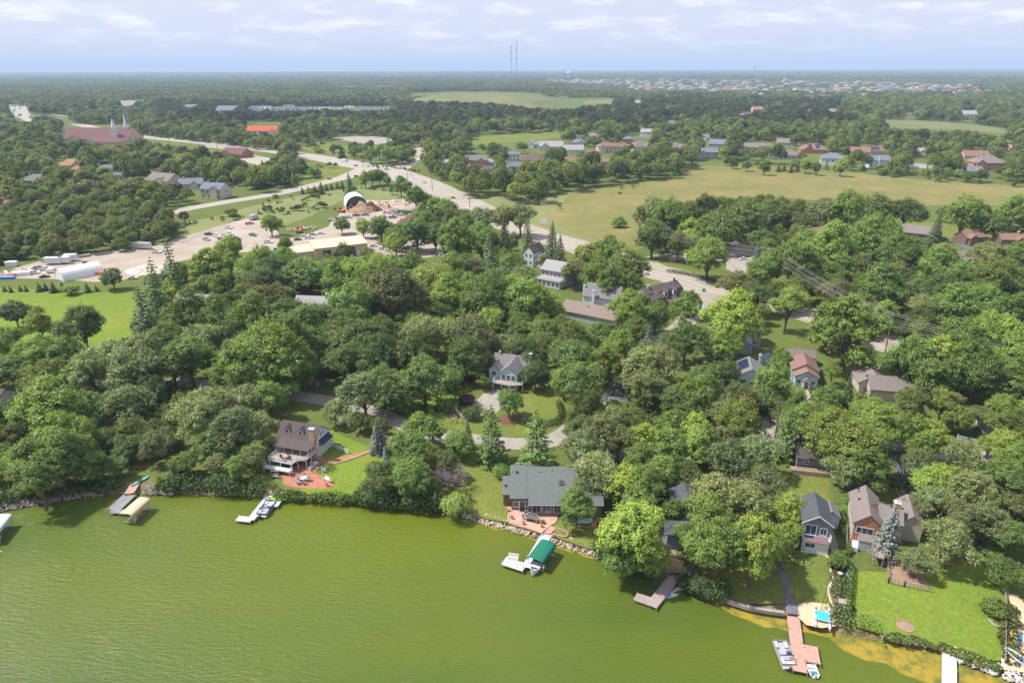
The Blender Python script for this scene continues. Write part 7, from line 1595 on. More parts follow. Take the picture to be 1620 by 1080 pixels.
def broadleaf(seed, Wd=12., H=13., base=3.0, lobes=13, lr=(2.1, 3.2), clumps=300, per=40, leaf=(.13, .24), cr=(.42, .95), loose=.5, m=None, flat=1.0, gap=.25):
    rs = np.random.RandomState(seed); zc = (H + base) / 2; rz = (H - base) / 2; Rr = Wd / 2
    L = [np.array([0, 0, H - lr[1] * .95])]; rad = [lr[1]]
    for k in range(lobes * 6):
        d = unit(rs, 1, -.75)[0]; f = rs.uniform(.45, 1.0); r = rs.uniform(*lr); c = np.array([d[0] * (Rr - r * .8) * f, d[1] * (Rr - r * .8) * f, zc + d[2] * (rz - r * .7) * f])
        if all(np.linalg.norm(c - q) > r * .72 for q in L): L.append(c); rad.append(r)
        if len(L) >= lobes: break
    L = np.array(L); rad = np.array(rad); cen = []; nor = []; tries = 0
    while len(cen) < clumps and tries < clumps * 12:
        tries += 1; i = rs.randint(len(L)); d = unit(rs, 1, -.6)[0]
        if d[2] < 0 and rs.rand() < .45: continue
        p = L[i] + d * rad[i] * rs.uniform(.62, 1.14) * np.array([1, 1, .85 * flat]); dd = np.linalg.norm(L - p, axis=1) / rad; dd[i] = 9
        if dd.min() < .72 and rs.rand() > .1: continue
        cen.append(p); nor.append(d)
    cen = np.array(cen); nor = np.array(nor); n = len(cen); crd = rs.uniform(cr[0], cr[1], n); tcl = rs.uniform(.1, .9, n)
    idx = np.repeat(np.arange(n), per); N_ = len(idx); off = rs.normal(size=(N_, 3)) * np.array([.46, .46, .36]); ax = nor * .8 + np.array([0, 0, .45]) + rs.normal(size=(n, 3)) * .35; lg = rs.normal(size=(N_, 1)) * .55 * (rs.rand(n)[idx][:, None] ** 2 + .15); q = cen[idx] + off * crd[idx][:, None] + ax[idx] * lg * crd[idx][:, None]
    nn = nor[idx] * .6 + off * .7 + np.array([0, 0, .7]) + rs.normal(size=(N_, 3)) * loose
    sz = rs.uniform(leaf[0], leaf[1], N_); tt = np.clip(tcl[idx] * .6 + rs.rand(N_) * .4, 0, 1)
    me = leafmesh('crown', q, nn, sz, tt, m or LEAF, seed)
    mb = MB(); r0 = .028 * H; tr = []
    mb.path([(0, 0, -.3), (rs.uniform(-.15, .15), rs.uniform(-.15, .15), base * .6), (rs.uniform(-.3, .3), rs.uniform(-.3, .3), base + rz * .55), (0, 0, base + rz * 1.2)], r0 * 1.25, r0 * .4, 8)
    for i in range(min(len(L), 10)):
        c = L[i]; z0 = base * rs.uniform(.7, 1.3) + rz * .2; mid = np.array([c[0] * .45, c[1] * .45, z0 + (c[2] - z0) * .6]); mb.path([(0, 0, z0), tuple(mid), tuple(c)], r0 * .5, r0 * .12, 6)
        for j in range(3): d = unit(rs, 1, -.2)[0]; mb.tube(tuple(c), tuple(c + d * rad[i] * .85), r0 * .14, r0 * .05, 4)
    return me, mb.mesh('trunk', BARK)
def conifer(seed, Wd=7., H=15., base=.6, tiers=26, per=12, dens=16, droop=.35, m=None, leaf=(.16, .28), taper=1.0, sparse=0.0):
    rs = np.random.RandomState(seed); C, Nn, Sz, T = [], [], [], []; mb = MB(); mb.path([(0, 0, -.3), (0, 0, H * .5), (0, 0, H)], .018 * H, .02, 6)
    for t_ in range(tiers):
        f = t_ / (tiers - 1); z = base + (H - base) * f ** 1.05; rr_ = Wd / 2 * (1 - f) ** taper * (1 if sparse == 0 else rs.uniform(1 - sparse, 1)) + .12; nb = max(4, int(per * (1 - f * .55)))
        a0 = rs.uniform(0, 6.28)
        for b in range(nb):
            a = a0 + b * 6.283 / nb + rs.uniform(-.25, .25); L = rr_ * rs.uniform(.72, 1.08); k = max(4, int(dens * L / (Wd / 2) + 3)); s = np.sqrt(rs.rand(k)) * .95 + .06
            d = np.array([math.cos(a), math.sin(a)]); side = np.array([-d[1], d[0]]); w = rs.normal(size=k) * .17 * L * (1 - s * .55) + rs.normal(size=k) * .05
            x = d[0] * s * L + side[0] * w; y = d[1] * s * L + side[1] * w; zz = z - droop * L * s ** 1.5 + .25 * L * (s > .8) * (s - .8) + rs.normal(size=k) * .07 - abs(w) * .2
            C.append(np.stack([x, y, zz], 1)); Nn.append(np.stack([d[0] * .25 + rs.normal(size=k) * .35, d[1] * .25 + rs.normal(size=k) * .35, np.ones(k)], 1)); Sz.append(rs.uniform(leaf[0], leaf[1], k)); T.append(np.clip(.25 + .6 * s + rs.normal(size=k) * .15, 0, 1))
            if t_ % 2 == 0: mb.tube((0, 0, z), (d[0] * L * .8, d[1] * L * .8, z - droop * L * .6), .035, .012, 3, False)
    me = leafmesh('crown', np.concatenate(C), np.concatenate(Nn), np.concatenate(Sz), np.concatenate(T), m or NEED, seed, .55); return me, mb.mesh('trunk', BARK)
def willow(seed, Wd=11., H=11.):
    rs = np.random.RandomState(seed); C, Nn, Sz, T = [], [], [], []; n = 240
    for k in range(n):
        d = unit(rs, 1, .05)[0]; f = rs.uniform(.45, 1); p = np.array([d[0] * Wd / 2 * f, d[1] * Wd / 2 * f, H * .45 + d[2] * H * .5 * f]); ln = rs.uniform(1.5, 3.6); kk = 36; s = rs.rand(kk)
        q = np.stack([p[0] + d[0] * .5 * s + rs.normal(size=kk) * .28, p[1] + d[1] * .5 * s + rs.normal(size=kk) * .28, np.maximum(.3, p[2] - ln * s)], 1); C.append(q); Nn.append(np.stack([d[0] + rs.normal(size=kk) * .5, d[1] + rs.normal(size=kk) * .5, .4 + rs.normal(size=kk) * .4], 1)); Sz.append(rs.uniform(.15, .28, kk)); T.append(np.clip(.9 - .5 * s + rs.normal(size=kk) * .1, 0, 1))
    mb = MB(); mb.path([(0, 0, -.3), (.2, 0, H * .3), (0, 0, H * .6)], .35, .15, 8)
    for k in range(7): a = k * .9; mb.path([(0, 0, H * .3), (math.cos(a) * Wd * .18, math.sin(a) * Wd * .18, H * .6), (math.cos(a) * Wd * .33, math.sin(a) * Wd * .33, H * .75)], .16, .05, 5)
    return leafmesh('crown', np.concatenate(C), np.concatenate(Nn), np.concatenate(Sz), np.concatenate(T), LEAF, seed, .5), mb.mesh('trunk', BARK)
def bare(seed, Wd=7., H=7.5):
    r_ = random.Random(seed); mb = MB()
    def br(p, d, L, r, lv):
        q = p + d * L; mb.tube(tuple(p), tuple(q), r, r * .6, 4, False)
        if lv <= 0: return
        for k in range(4 if lv > 1 else 5):
            nd = (d + Vector((r_.uniform(-1, 1), r_.uniform(-1, 1), r_.uniform(-.35, .75))) * .8).normalized(); br(p + d * L * r_.uniform(.45, 1), nd, L * r_.uniform(.55, .8), r * .55, lv - 1)
    for k in range(7): a = k * .9; br(Vector((0, 0, 0)), Vector((math.cos(a) * .8, math.sin(a) * .8, 1.1)).normalized(), H * .36, .12, 4)
    return mb
VAR = {}
VAR['oak'] = [broadleaf(11, 13, 12.5, 1.5, 15, (1.9, 2.9), 478, 38), broadleaf(12, 13, 12, 1.4, 17, (1.7, 2.7), 493, 36), broadleaf(13, 12, 13, 1.8, 14, (2.0, 3.0), 464, 38), broadleaf(14, 14, 12, 1.5, 18, (1.7, 2.6), 507, 36, loose=.6)]
VAR['maple'] = [broadleaf(21, 11, 14, 1.1, 15, (1.7, 2.8), 464, 38, flat=1.15), broadleaf(22, 11, 13, 1.0, 13, (1.9, 3.0), 449, 38, flat=1.1), broadleaf(23, 12, 14, 1.2, 17, (1.6, 2.5), 478, 36)]
VAR['airy'] = [broadleaf(31, 13, 14, 3.4, 20, (1.3, 2.1), 362, 42, (.12, .23), (.42, .95), .7), broadleaf(32, 13, 15, 3.6, 22, (1.2, 2.0), 377, 42, (.12, .23), (.42, .95), .7), broadleaf(33, 12, 13, 3.0, 17, (1.4, 2.2), 348, 42, (.12, .23), (.42, .95), .7)]
VAR['silver'] = [broadleaf(41, 13, 12.5, 1.8, 19, (1.5, 2.4), 551, 34, (.11, .21), (.36, .78), .8, LEAFS), broadleaf(42, 13, 13, 2.0, 21, (1.4, 2.3), 551, 34, (.11, .21), (.36, .78), .8, LEAFS), broadleaf(43, 12, 12, 1.6, 17, (1.6, 2.4), 522, 34, (.11, .21), (.36, .78), .8, LEAFS)]
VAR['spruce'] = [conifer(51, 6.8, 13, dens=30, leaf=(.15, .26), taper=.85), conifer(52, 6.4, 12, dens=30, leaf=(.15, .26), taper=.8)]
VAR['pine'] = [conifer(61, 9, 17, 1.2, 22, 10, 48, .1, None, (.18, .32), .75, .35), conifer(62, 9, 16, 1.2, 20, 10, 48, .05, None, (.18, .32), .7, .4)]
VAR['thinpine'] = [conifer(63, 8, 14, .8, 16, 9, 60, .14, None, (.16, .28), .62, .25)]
VAR['willow'] = [willow(71), willow(72)]
VAR['bush'] = [broadleaf(81, 6, 4.2, .1, 12, (.9, 1.5), 246, 28, (.13, .24), (.4, .7)), broadleaf(82, 6, 3.6, .1, 13, (.8, 1.4), 246, 28, (.13, .24), (.4, .7))]
for k_, (w_, h_) in dict(oak=(13, 12.4), maple=(11.3, 13.6), airy=(12.8, 14), silver=(12.8, 12.5), spruce=(6.3, 13.5), pine=(9, 16.5), thinpine=(8, 14), willow=(11.5, 11), bush=(6, 4)).items(): VAR[k_] = (VAR[k_], w_, h_)
# kind code: (shape, colour, words for the label, name)
KIND = {
 'O': ('oak', (0.098, 0.156, 0.039), 'dark green spreading', 'oak_tree'), 'M': ('maple', (0.119, 0.199, 0.042), 'mid green rounded', 'maple_tree'), 'L': ('maple', (0.170, 0.258, 0.046), 'bright green', 'maple_tree'),
 'A': ('airy', (0.149, 0.226, 0.050), 'loose light green', 'cottonwood_tree'), 'S': ('silver', (0.160, 0.215, 0.078), 'silvery green', 'oak_tree'), 'Y': ('maple', (0.222, 0.291, 0.034), 'yellow-leaved', 'maple_tree'),
 'P': ('pine', (0.093, 0.143, 0.063), 'dark green feathery', 'pine_tree'), 'C': ('spruce', (0.075, 0.120, 0.054), 'dark conical', 'spruce_tree'), 'B': ('spruce', (0.125, 0.170, 0.155), 'blue-grey conical', 'spruce_tree'), 'T': ('thinpine', (0.076, 0.132, 0.034), 'light green tiered', 'pine_tree'),
 'W': ('willow', (0.188, 0.255, 0.072), 'pale drooping', 'willow_tree'), 'R': ('oak', (0.111, 0.132, 0.048), 'brownish olive', 'oak_tree'), 'D': ('oak', (0.078, 0.120, 0.044), 'very dark dense', 'maple_tree'), 'H': ('bush', (0.128, 0.210, 0.042), 'low green', 'shrub'), 'h': ('bush', (0.075, 0.128, 0.039), 'low dark green', 'shrub'), 'p': ('bush', (0.128, 0.068, 0.075), 'low purple-leaved', 'shrub'), 'Q': ('bush', (0.155, 0.195, 0.045), 'low yellow-green', 'shrub')}
TREES = """
1232,264,11,C 1241,264,10,C 1252,266,11,C 1262,264,10,C 1210,264,20,M 1181,262,17,O 1275,262,20,L 1292,266,18,M 1331,264,22,L 1346,260,15,A 1425,264,15,B 1481,271,14,M 1500,273,16,M 1520,275,18,H 1551,276,24,D 1598,270,22,M 1366,262,12,C 1405,266,12,H 1160,258,18,O 1442,272,12,H 478,300,10,C 487,299,9,C 497,298,10,C 507,295,16,C 516,295,9,C 524,294,10,C 533,292,10,C 541,291,10,C 553,288,22,C 588,280,30,O 600,279,26,O 577,284,20,M 613,286,16,M 634,294,28,M 643,298,22,M 660,314,38,M 673,319,32,O 690,331,36,M 705,335,36,M 719,340,30,M 735,343,32,S 620,300,12,M 560,240,16,M 505,238,12,H 525,237,12,O 540,238,16,C 600,240,24,A 612,246,26,A 585,246,22,M 625,240,20,M 637,248,20,M 575,235,16,O 648,252,16,H
178,440,40,D 6,455,9,C 16,456,9,C 31,455,9,C 40,455,9,C 61,453,13,C 71,452,12,C 83,453,15,C 98,452,13,C 137,453,14,C 152,455,9,C 111,457,26,H
272,424,58,P 240,452,60,P 228,498,70,P 226,520,48,D 275,461,36,Y 262,485,32,Y 60,512,46,Y
324,452,36,M 358,447,36,M 337,424,60,L 363,405,52,L 371,388,32,M 394,432,54,L 404,452,70,O 23,495,56,D 130,517,85,O 8,545,60,M 65,560,82,A 112,572,72,M 265,532,66,O 298,496,72,M 342,504,62,M 324,542,80,S 363,535,70,O 397,507,70,M 404,562,80,M 181,566,92,S 233,568,92,S 298,566,82,M
428,354,34,M 452,388,24,M 540,356,30,O 574,360,26,L 602,362,50,O 633,372,50,O 626,384,36,L 659,367,48,M 675,356,40,M 688,372,44,M 719,350,50,O 724,384,66,L 763,350,54,S 797,345,52,S 763,380,50,M 797,372,40,C 776,400,46,P 750,424,44,R 776,420,40,P 812,421,48,M 740,365,45,M 700,345,36,O 668,338,30,M
412,412,50,L 450,412,44,M 485,433,58,M 517,431,50,O 530,446,56,M 596,420,50,L 574,430,56,M 620,434,72,A 649,426,58,A 684,440,84,W 711,424,48,M 439,431,78,O 478,437,76,O 420,450,76,O 556,430,44,M 600,440,70,L
620,467,112,R 560,444,62,L 706,470,70,L 724,447,58,A 745,457,48,L 776,465,74,M 807,462,60,A 758,488,70,M 789,489,70,O 415,474,58,R 439,468,52,R 555,490,88,M 588,494,72,O 452,502,78,O 426,514,80,O 491,514,88,O 524,508,78,O 545,528,80,O 439,537,88,M 485,542,78,O 426,566,98,L 465,573,78,L 504,556,62,O 568,541,88,O 607,528,80,O 670,528,82,S 659,560,90,O 602,568,88,O 555,575,88,O 711,517,52,W 745,534,90,S 737,566,80,O 810,528,52,O 773,513,60,L 690,500,60,O 640,500,60,O 800,548,50,S
823,347,56,S 834,374,38,P 872,378,36,C 885,400,34,C 808,422,38,M 860,416,30,S 831,441,60,S 911,431,52,S 932,400,46,Q 945,436,52,L 966,396,60,A 989,424,76,O 870,488,48,L 834,478,74,M 823,498,60,O 992,491,58,L 1093,477,46,A 1080,496,48,M 1038,500,44,M 1073,390,44,A 1090,386,44,L 1121,405,66,L 1093,372,46,L 1033,377,56,M 979,351,24,H 1028,343,70,S 1060,347,72,M 1111,337,72,O 1137,359,78,O 1176,346,78,O 1206,382,54,O 1197,408,38,B 1204,432,52,M 1168,452,62,R 1199,473,60,O 1158,508,96,L 1145,542,60,L 1085,540,80,O 1028,538,34,B 981,547,56,L 947,532,52,O 904,538,64,O 862,530,64,O 821,524,58,O 904,568,92,O 1033,574,90,S 1145,588,50,O 821,556,56,O 1000,455,40,M 970,450,50,M 1012,480,36,M
1226,336,58,O 1304,338,60,S 1345,334,60,M 1381,331,68,O 1433,336,60,O 1483,354,28,C 1524,341,60,M 1576,361,50,O 1602,336,52,M 1389,374,76,M 1317,395,76,L 1273,397,62,M 1252,414,70,L 1361,424,50,S 1420,400,60,M 1446,396,52,O 1490,404,50,Q 1563,405,60,S 1604,407,50,M 1324,463,54,R 1286,455,50,O 1392,458,80,M 1368,487,60,O 1454,465,60,O 1456,490,60,S 1506,451,60,O 1537,476,70,A 1576,446,78,A 1606,450,70,A 1511,489,74,M 1563,489,72,M 1246,488,70,A 1345,528,118,M 1311,523,68,O 1444,572,88,M 1490,580,84,L 1524,541,88,M 1576,536,88,L 1606,566,80,L 1233,562,30,L 1605,500,60,M 1480,425,60,M 1526,440,54,M 1560,520,60,A 1400,500,50,L 1290,430,56,A 1330,430,50,M
23,588,68,O 78,600,88,A 143,592,90,S 207,592,98,S 272,577,80,O 389,588,88,M 14,652,60,D 78,652,98,L 143,652,88,O 202,645,90,S 52,728,98,A 111,726,86,A 104,686,90,A 62,768,76,A 202,706,54,O 311,664,94,S 376,684,90,S 337,706,66,O 324,645,88,S 389,640,80,S 402,722,50,S 250,655,40,O 160,700,56,O 10,715,40,O 30,745,66,A 95,745,72,A 140,735,60,M 180,735,44,O 290,735,50,O 375,740,40,M 345,735,46,S 430,700,34,S 240,700,40,O 270,690,44,S 240,620,60,O 350,600,50,A
439,588,88,L 426,632,58,L 415,672,56,S 478,582,60,M 576,626,88,S 607,609,80,O 530,652,44,S 568,665,44,S 597,683,36,B 612,724,24,B 662,678,50,M 646,706,60,M 685,685,44,M 649,753,68,M 607,753,66,O 675,768,50,O 659,727,56,M 719,794,48,W 724,701,48,M 740,684,24,C 778,684,66,T 672,601,90,O 711,600,40,O 737,630,24,p 747,652,30,h 806,634,42,M 590,777,46,h 640,630,50,O
846,594,54,O 838,574,46,O 772,574,40,S 764,604,26,A 730,578,56,O 913,607,96,O 960,579,58,L 940,642,28,Q 972,642,30,Q 900,664,24,T 850,692,74,T 950,691,74,S 922,709,70,S 978,700,60,S 876,735,16,H 794,744,28,H 954,749,90,S 932,768,60,S 908,750,48,S 912,802,58,M 991,767,78,L 1019,767,68,M 1001,842,106,L 985,884,62,M 1028,878,68,L 1008,800,60,M
1118,812,84,A 1064,806,40,M 1090,846,50,M 1137,872,110,A 1193,872,100,L 1100,872,70,A 1184,798,94,S 1137,784,96,S 1248,808,52,L 1248,844,50,L 1110,925,36,h 1198,716,78,S 1204,772,80,S 1245,680,56,T 1319,689,90,L 1356,706,90,L 1337,744,70,S 1374,741,70,M 1393,679,68,L 1439,679,60,L 1457,735,58,R 1411,830,52,B 1448,805,58,S 1334,804,22,H 1470,760,50,L 1345,790,26,H 1165,745,60,O
1503,860,96,S 1450,890,56,S 1560,830,80,S 1540,782,80,S 1585,902,54,M 1603,850,54,M 1573,959,44,H 1330,884,38,H 1338,868,20,H 1480,800,70,S 1530,732,80,S 1590,760,80,M 1610,800,60,S 1500,760,60,L 1520,820,80,S
1440,582,60,M 1482,590,80,M 1537,583,90,M 1600,598,80,M 1574,620,56,O 1584,646,50,L 1615,655,44,L 1491,644,66,A 1521,663,50,L 1473,694,60,L 1436,632,44,A 1408,665,50,L 1454,709,48,M 1593,706,58,L 1565,705,36,L 1605,735,60,M 
1240,570,26,L 1222,605,60,M 1344,618,32,C 1317,592,34,A 1261,640,40,M 1311,628,40,M 1174,638,64,R 1168,668,68,L 1239,662,26,B 1270,668,58,L 1298,658,50,M 1326,673,58,L 1363,654,46,A 1381,658,58,L 1190,640,40,O 1215,632,50,O
1022,612,78,S 1030,586,94,S 1113,628,74,A 1085,643,60,O 1067,637,58,O 1150,652,70,S 1168,630,58,O 1067,680,60,L 1104,685,60,L 1159,672,60,A 1122,598,60,O 1100,708,60,L 1020,698,60,L 1061,708,60,M 1011,727,60,M 1150,727,80,S 1045,745,60,M 1085,750,56,O 985,650,24,Q 1000,660,40,O 958,655,34,Q 1130,565,44,O
"""
LM = [(178, 440, 'the bright west lawn'), (530, 380, 'the tan warehouse'), (118, 430, 'the white ribbed tent'), (545, 320, 'the arched hangar'), (318, 472, 'the pale roof in the west woods'), (490, 478, 'the pale roof with stone chimney'),
      (845, 400, 'the white farmhouse'), (880, 440, 'the grey roadside building'), (935, 480, 'the long tan-brown roof'), (1040, 457, 'the gambrel-roofed house'), (1165, 400, 'the roadside car park'), (1315, 370, 'the long brick-brown hall roof'), (1455, 370, 'the grey-taupe long house'),
      (800, 590, 'the blue house with balcony'), (815, 655, 'the round hedge garden'), (460, 700, 'the white lake house'), (220, 795, 'the tan boat lift'), (405, 800, 'the pale L-shaped dock'), (855, 775, 'the green-roofed cottage'), (850, 870, 'the green boat canopy'), (1085, 785, 'the dark cabin'), (1040, 935, 'the brown L-shaped dock'),
      (1285, 825, 'the flag cottage'), (1375, 815, 'the orange brick bungalow'), (1280, 725, 'the blue-grey garage'), (1278, 585, 'the pale blue cottage'), (1190, 585, 'the solar roof house'), (1385, 605, 'the long beige house'), (1228, 525, 'the grey two-storey house'), (1110, 580, 'the slate roof under oaks'), (1430, 910, 'the fenced mulch bed'), (1480, 980, 'the bright east lawn'),
      (1270, 1020, 'the red-brown dock'), (1405, 500, 'the tall dark power pole'), (1270, 495, 'the highway bend'), (720, 330, 'the maroon car stretch of the highway'), (1000, 360, 'the golden meadow'), (620, 280, 'the crossing'), (300, 605, 'the west lane clearing'), (500, 630, 'the gravel lane clearing'), (980, 620, 'the shaded driveway'), (1500, 700, 'the pale blue-white fence'), (1230, 690, 'the narrow drive'), (640, 810, 'the wooded shore point'), (40, 800, 'the west boulders'), (1430, 750, 'the shaded asphalt drive'), (1540, 410, 'the beige tan-roofed house'), (20, 625, 'the west driveway'), (700, 745, 'the bare grey shrub')]
USED = {}
def rel(px, py, lx, ly):
    dx, dy = px - lx, (py - ly) * 1.25
    if abs(dx) > abs(dy) * 1.6: return 'just right of' if dx > 0 else 'just left of'
    if abs(dy) > abs(dx) * 1.6: return 'in front of' if dy > 0 else 'behind'
    return ('front-right of' if dx > 0 else 'front-left of') if dy > 0 else ('back-right of' if dx > 0 else 'back-left of')
def tree_label(px, py, w, kind, name):
    sz = 'huge' if w > 100 else ('large' if w > 76 else ('medium' if w > 50 else 'small')); noun = name.replace('_tree', '').replace('_', ' ')
    lms = sorted(LM, key=lambda l: (l[0] - px) ** 2 + ((l[1] - py) * 1.3) ** 2)
    words = KIND[kind][2]; base = f'{sz} {words} {noun}'
    cands = [f'{base} {rel(px, py, *l[:2])} {l[2]}' for l in lms[:2]]
    cands += [f'{base} between {lms[0][2]} and {lms[1][2]}', f'{base} between {lms[0][2]} and {lms[2][2]}']
    cands += [f'{o} {base} {rel(px, py, *l[:2])} {l[2]}' for o in ('second', 'third', 'fourth') for l in lms[:3]] + [f'{base} {rel(px, py, *l[:2])} {l[2]}' for l in lms[2:6]]
    for c in cands:
        if len(c.split()) <= 16 and c not in USED: USED[c] = 1; return c
    return cands[-1]
PROTO = {}
def tree(px, py, w, kind, label=None):
    sh, col, _, name = KIND[kind]; vs, W0, H0 = VAR[sh]; k = w / 7.0; r_ = random.Random(int(px * 31 + py * 17)); asp = r_.uniform(.86, 1.06) * (.62 if w < 20 and sh == 'spruce' else 1)
    for _i in range(5):
        zc = GZ + H0 * k * .55 * asp
        if zc > 60: zc = 60
        s = scale_at(px, py, zc); k = (w / s) / W0
    c = P(px, py, GZ + H0 * k * .55 * asp); me = vs[r_.randrange(len(vs))]
    t = thing(name, label or tree_label(px, py, w, kind, name), 'shrub' if sh == 'bush' else 'tree', (c.x, c.y, GZ), r_.uniform(0, 6.28), {'oak': 'oaks and broad dark trees', 'maple': 'green maples', 'airy': 'loose light cottonwoods', 'silver': 'silver-green oaks', 'spruce': 'conical spruces', 'pine': 'feathery pines', 'thinpine': 'tiered light pines', 'willow': 'drooping willows', 'bush': 'garden shrubs'}[sh])
    t.scale = (k * r_.uniform(.92, 1.1), k * r_.uniform(.92, 1.1), k * asp); t.rotation_euler = (r_.uniform(-.05, .05), r_.uniform(-.05, .05), t.rotation_euler.z)
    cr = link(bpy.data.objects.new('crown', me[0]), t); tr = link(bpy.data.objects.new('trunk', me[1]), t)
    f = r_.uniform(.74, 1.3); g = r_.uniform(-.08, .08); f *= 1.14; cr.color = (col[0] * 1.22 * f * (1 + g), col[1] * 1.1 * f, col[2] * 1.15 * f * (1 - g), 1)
    EXCT.append((c.x, c.y, w / s * .36)); return t
EXCT = []
tl = []
for tok in TREES.split(): a = tok.split(','); tl.append((float(a[0]), float(a[1]), float(a[2]), a[3]))
for a in tl: tree(*a)
# bare grey shrub tree
c = P(711, 790, GZ); t = thing('bare_tree', 'leafless grey twiggy tree at the wooded shore point', 'tree', (c.x, c.y + 3.6, GZ)); mb = bare(3); mb.build('branches', mat('dead_wood', (.30, .25, .24), rough=1, var=.15), t); b = MB(); b.tube((0, 0, -.2), (0, 0, 1.0), .35, .25, 8); b.build('trunk', BARKG, t)
# round hedge
def hedge(pix, label, w=1.6, h=1.5, col=(.055, .095, .028)):
    q = smooth([P(x, y, GZ) for x, y in pix], 5); rs = np.random.RandomState(len(pix)); C = []; Nn = []
    for i in range(len(q) - 1):
        L = (q[i + 1] - q[i]).length; n = int(L * 90)
        for k in range(n):
            p_ = q[i].lerp(q[i + 1], rs.rand()); d = unit(rs, 1, -.2)[0]; C.append((p_.x + d[0] * w / 2, p_.y + d[1] * w / 2, GZ + .2 + (h - .3) * max(0, d[2]) + rs.rand() * .5)); Nn.append(d)
    C = np.array(C); Nn = np.array(Nn) + rs.normal(size=C.shape) * .4; me = leafmesh('hedge', C, Nn, rs.uniform(.12, .2, len(C)), rs.rand(len(C)), LEAF, 5)
    o = link(bpy.data.objects.new('hedge', me)); o.color = col + (1,); tag(o, label, 'hedge'); return o
hedge([(818, 668), (838, 674), (862, 674), (882, 669), (888, 655), (884, 640)], 'dark clipped hedge curving round the garden mound')
hedge([(738, 654), (752, 657), (766, 655)], 'dark clipped shrub hedge above the curved block wall', 2.2, 1.6, (.045, .085, .030)); hedge([(903, 668), (918, 655), (935, 638), (950, 622)], 'dark hedge along the bank of the shaded driveway', 2.0, 1.6)
hedge([(500, 746), (515, 742), (523, 745)], 'dark rounded hedge beside the brick patio', 2.6, 1.5, (.05, .09, .035))
hedge([(1345, 900), (1344, 925), (1342, 950), (1340, 975)], 'green hedge strip left of the bright east lawn', 1.1, 1.3, (.13, .20, .05)); hedge([(1338, 985), (1350, 990), (1365, 992), (1380, 994)], 'pale green bushy hedge at the east beach', 3.2, 1.8, (.16, .24, .055)); hedge([(1325, 800), (1335, 830), (1332, 850)], 'green planted strip between the two shore cottages', 1.8, 1.0, (.11, .17, .04))
hedge([(1056, 430), (1080, 434), (1110, 441), (1135, 449)], 'dark planting on the grassy island beside the highway', 2.5, 1.2, (.05, .09, .03))

# shore shrubs, reeds and flowers: uncountable planting
def planting(name, label, pix, half, n, col, s=(.14, .28), h=1.1, seed=1, z=GZ, m=None):
    rs = np.random.RandomState(seed); q = [P(x, y, z) for x, y in pix]; C = []; Nn = []
    for k in range(n // 26):
        i = rs.randint(len(q) - 1); p_ = q[i].lerp(q[i + 1], rs.rand()); cx, cy = p_.x + rs.uniform(-half, half), p_.y + rs.uniform(-half, half); r_ = rs.uniform(.25, 1.15) * (h / 1.1) ** .5 * (.35 + .9 * abs(math.sin(cx * .33 + seed))) 
        for j in range(26): d = unit(rs, 1, -.1)[0]; C.append((cx + d[0] * r_, cy + d[1] * r_, z + .1 + d[2] * r_ * h * .9)); Nn.append(d)
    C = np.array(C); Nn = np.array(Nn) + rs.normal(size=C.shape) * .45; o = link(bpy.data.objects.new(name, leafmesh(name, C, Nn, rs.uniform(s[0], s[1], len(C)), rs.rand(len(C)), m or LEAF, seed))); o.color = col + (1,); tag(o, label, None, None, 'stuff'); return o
planting('undergrowth', 'low green undergrowth along the lake house shore', [(440, 783), (480, 786), (530, 789), (570, 790), (600, 793)], 1.0, 6500, (.11, .17, .035), h=1.0, seed=1)
planting('undergrowth', 'dark shrubs on the bank right of the tan boat lift', [(262, 768), (290, 764), (330, 768), (370, 772), (420, 776)], 2.2, 11000, (.075, .125, .03), h=1.9, seed=2)
planting('undergrowth', 'shrubs on the west shore bank', [(-20, 790), (60, 782), (120, 773), (185, 768)], 1.8, 7000, (.085, .13, .035), h=1.6, seed=3)
planting('undergrowth', 'willow scrub hanging over the wooded point', [(570, 786), (610, 793), (650, 796), (690, 797), (735, 800)], 1.8, 14000, (.085, .135, .032), h=2.4, seed=4)
planting('undergrowth', 'weeds behind the white shore stones', [(1395, 1005), (1440, 1012), (1490, 1023), (1540, 1042), (1580, 1056)], .6, 3000, (.17, .22, .06), h=.45, seed=5)
planting('undergrowth', 'scrub under the large willow at the east bay', [(1085, 920), (1110, 932), (1140, 940)], 1.4, 5000, (.08, .14, .035), h=1.5, seed=6)
planting('undergrowth', 'plants in the mulch strip above the beach', [(1325, 908), (1330, 935), (1335, 965), (1328, 985)], 1.2, 3200, (.14, .18, .07), h=.9, seed=7)
planting('undergrowth', 'weeds along the sand path at the east edge', [(1598, 960), (1597, 990), (1597, 1020), (1595, 1045)], 1.0, 2500, (.13, .15, .05), h=.8, seed=8)
planting('undergrowth', 'dark water plants at the cottage corner', [(950, 870), (975, 882), (1000, 892), (1040, 903)], 1.2, 5000, (.07, .12, .03), h=1.6, seed=9)
planting('undergrowth', 'shrubs around the highway crossing verge', [(590, 262), (600, 264), (640, 268), (660, 272)], 2.0, 900, (.07, .11, .03), s=(.3, .5), h=2, seed=10)
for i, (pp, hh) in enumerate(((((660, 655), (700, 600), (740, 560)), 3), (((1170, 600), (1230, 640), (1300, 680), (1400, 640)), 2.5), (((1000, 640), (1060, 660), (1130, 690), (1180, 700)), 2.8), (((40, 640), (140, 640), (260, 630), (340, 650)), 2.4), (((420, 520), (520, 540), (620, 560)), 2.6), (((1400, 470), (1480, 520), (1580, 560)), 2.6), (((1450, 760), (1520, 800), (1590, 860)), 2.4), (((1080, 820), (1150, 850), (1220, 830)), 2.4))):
    planting('undergrowth', 'shaded undergrowth below the trees', pp, 9, 5200, (.055, .085, .025), s=(.2, .36), h=hh, seed=20 + i)

